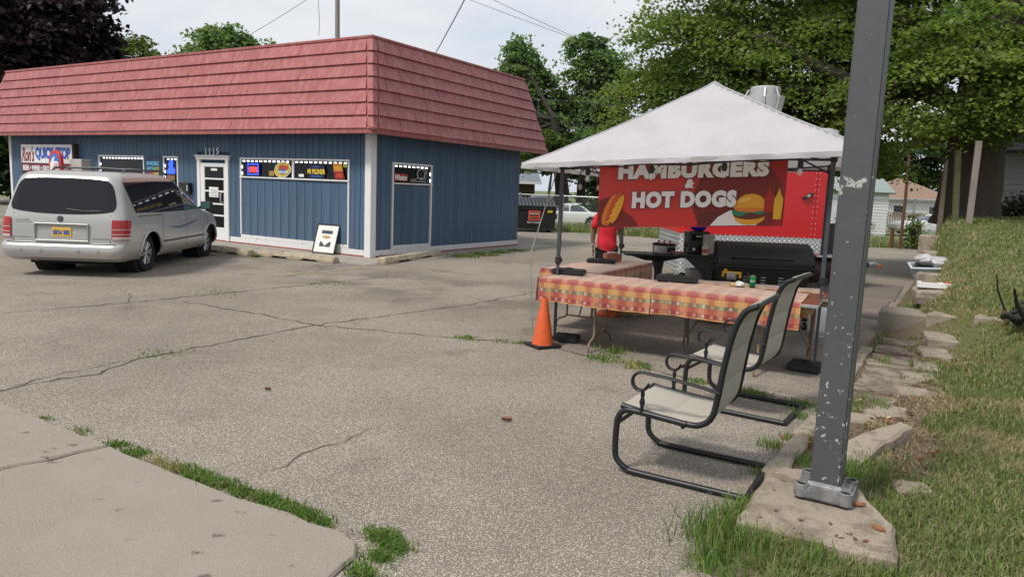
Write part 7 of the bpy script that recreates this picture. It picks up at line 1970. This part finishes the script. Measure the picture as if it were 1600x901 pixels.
b = MB(); b.box((.10, -.02, .083), (.09, .07, .012)); b.build('red_tag', mat('tag_red', (.60, .05, .03), .6), wt)
b = MB(); b.box((-.12, .0, .075), (.2, .05, .02)); b.build('brown_stick', M_wood, wt)
b = MB(); b.lathe([(.001, 0), (.10, .01), (.13, .045), (.12, .045), (.001, .02)], 16)
lt = b.build('litter_paper', M_paper); lt.location = (15.6, 31.5, -.02); tag(lt, 'scrap of white litter in the grass in front of the white shed', 'litter')

# ------------------------------------------------------------------ the person behind the table
PR = thing('person', 'person in a red t-shirt and black trousers standing behind the back left table', 'person', (1.53, 12.0, 0), 0)
M_skin = mat('brown_skin', (.115, .055, .034), .5, var=.08, scale=20)
M_shirt = mat('red_tshirt_cloth', (.56, .016, .030), .8, var=.12, scale=7, bump=.5, bscale=11)
M_trous = mat('black_trouser_cloth', (.015, .015, .017), .85, var=.2, scale=9, bump=.4, bscale=13)
def skin_body(name, verts, edges, m, root=0, sub=2):
    me = bpy.data.meshes.new(name); me.from_pydata([v[:3] for v in verts], edges, [])
    o = bpy.data.objects.new(name, me); COL.objects.link(o)
    md = o.modifiers.new('skin', 'SKIN'); md.use_smooth_shade = True
    for i, v in enumerate(verts):
        sv = me.skin_vertices[0].data[i]; sv.radius = (v[3], v[4] if len(v) > 4 else v[3]); sv.use_root = i == root
    sb_ = o.modifiers.new('sub', 'SUBSURF'); sb_.levels = sub; sb_.render_levels = sub
    dg = bpy.context.evaluated_depsgraph_get(); dg.update()
    ev = bpy.data.meshes.new_from_object(o.evaluated_get(dg)); bpy.data.objects.remove(o)
    ev.materials.clear(); ev.materials.append(m); ev.name = name
    ev.polygons.foreach_set('use_smooth', [True] * len(ev.polygons))
    return link_mesh(name, ev, PR)
V, Ed = [], []
def vv(*a, to=None):
    V.append(a); i = len(V) - 1
    if to is not None: Ed.append((to, i))
    return i
pel = vv(0, 0, .92, .135, .10); w1 = vv(0, 0, 1.06, .13, .095, to=pel); ch = vv(0, .0, 1.25, .145, .10, to=w1); up1 = vv(0, .01, 1.38, .09, .07, to=ch); nk1 = vv(0, .0, 1.45, .052, .055, to=up1)
h1 = vv(0, -.015, 1.53, .068, .080, to=nk1); h2 = vv(0, -.012, 1.60, .078, .095, to=h1); h3 = vv(0, -.005, 1.67, .060, .075, to=h2)
for s in (-1, 1):
    sh_ = vv(s * .165, .01, 1.36, .055, to=up1); el = vv(s * .225, .03, 1.10, .042, to=sh_); fo = vv(s * .235, -.0, .98, .038, to=el); wr = vv(s * .232, -.05, .86, .026, .022, to=fo)
    pa = vv(s * .228, -.065, .80, .030, .016, to=wr)
    for k, (dx, L) in enumerate(((-.026, .068), (-.009, .078), (.009, .074), (.026, .058))):
        f1 = vv(s * .226 + s * 0, -.075 + dx, .755, .010, to=pa); f2 = vv(s * .222, -.078 + dx * 1.05, .755 - L * .6, .009, to=f1); vv(s * .212, -.080 + dx * 1.05, .755 - L, .008, to=f2)
    t1 = vv(s * .218, -.112, .805, .011, to=pa); vv(s * .210, -.128, .77, .009, to=t1)
    hp1 = vv(s * .09, 0, .84, .088, to=pel); kn = vv(s * .105, -.01, .48, .056, to=hp1); cf = vv(s * .11, .015, .32, .052, to=kn); an = vv(s * .11, .02, .09, .036, to=cf); vv(s * .125, -.11, .045, .04, .032, to=an)
body = skin_body('body', V, Ed, M_skin)
V, Ed = [], []
a00 = vv(0, 0, .66, .170, .128); a0 = vv(0, 0, .80, .172, .130, to=a00); a1 = vv(0, 0, .95, .170, .130, to=a0); a2 = vv(0, 0, 1.12, .160, .120, to=a1); a3 = vv(0, 0, 1.27, .168, .118, to=a2); a4 = vv(0, .01, 1.39, .10, .078, to=a3)
for s in (-1, 1):
    s1 = vv(s * .17, .01, 1.362, .072, to=a4); s2 = vv(s * .205, .02, 1.23, .068, to=s1); vv(s * .22, .025, 1.13, .068, to=s2)
sho = skin_body('shirt', V, Ed, M_shirt)
bm = bmesh.new(); bm.from_mesh(sho.data)
bmesh.ops.bisect_plane(bm, geom=bm.verts[:] + bm.edges[:] + bm.faces[:], plane_co=(0, 0, .785), plane_no=(0, .05, 1), clear_inner=True)
for v in bm.verts:
    k = max(0, 1 - (v.co.z - .78) / .5); v.co.x *= 1 + .05 * k; v.co.y += .010 * math.sin(v.co.x * 40 + v.co.z * 14) + .008 * math.sin(v.co.z * 26 + v.co.x * 9)
bm.to_mesh(sho.data); bm.free()
V, Ed = [], []
a0 = vv(0, 0, .90, .155, .12)
for s in (-1, 1):
    hp1 = vv(s * .09, 0, .80, .105, to=a0); kn = vv(s * .105, -.005, .48, .085, to=hp1); vv(s * .11, .012, .12, .075, to=kn)
skin_body('trousers', V, Ed, M_trous)
for s in (-1, 1):
    b = MB(); b.lathe([(.001, .03), (.045, .03), (.055, 0), (.05, -.02), (.001, -.02)], 14, (s * .125, -.06, .03)); b.v = [(x, (y + .06) * 2.3 - .06, z) for x, y, z in b.v]; b.build('shoe', M_black, PR, smooth=50)
bm = bmesh.new(); bmesh.ops.create_uvsphere(bm, u_segments=20, v_segments=12, radius=1)
for v in list(bm.verts):
    v.co = Vector((v.co.x * .088, v.co.y * .104 + .004, 1.62 + v.co.z * .092))
bmesh.ops.delete(bm, geom=[v for v in bm.verts if v.co.z < 1.63 and v.co.y < .01], context='VERTS')
bmesh.ops.delete(bm, geom=[v for v in bm.verts if v.co.z < 1.56], context='VERTS')
me = bpy.data.meshes.new('hair'); bm.to_mesh(me); bm.free(); me.materials.append(M_black); link_mesh('hair', me, PR)
for s in (-1, 1):
    b = MB(); b.lathe([(.001, .008), (.012, .004), (.014, -.004)], 10, (s * .032, -.098, 1.60), axis=(0, -1, 0)); b.build('eye', M_paper, PR, smooth=60)
    b = MB(); b.lathe([(.001, .0135), (.006, .012)], 8, (s * .032, -.098, 1.60), axis=(0, -1, 0)); b.build('pupil', M_black, PR)
    b = MB(); b.lathe([(.001, .012), (.02, .008), (.028, -.006)], 10, (s * .085, 0, 1.595), axis=(s, 0, 0)); b.build('ear', M_skin, PR, smooth=60)
b = MB(); b.tube([(0, -.100, 1.605), (0, -.118, 1.575), (0, -.108, 1.565)], [.008, .016, .012], 8); b.build('nose', M_skin, PR, smooth=60)
b = MB(); b.tube([(-.024, -.085, 1.535), (0, -.096, 1.533), (.024, -.085, 1.535)], [.004, .008, .004], 8); b.build('mouth', mat('lips', (.16, .05, .04), .5), PR, smooth=60)
b = MB(); b.lathe([(.034, -.012), (.036, 0), (.034, .012)], 14, (-.234, -.035, .895), cap=False); b.build('bracelet', M_alu, PR, smooth=50)
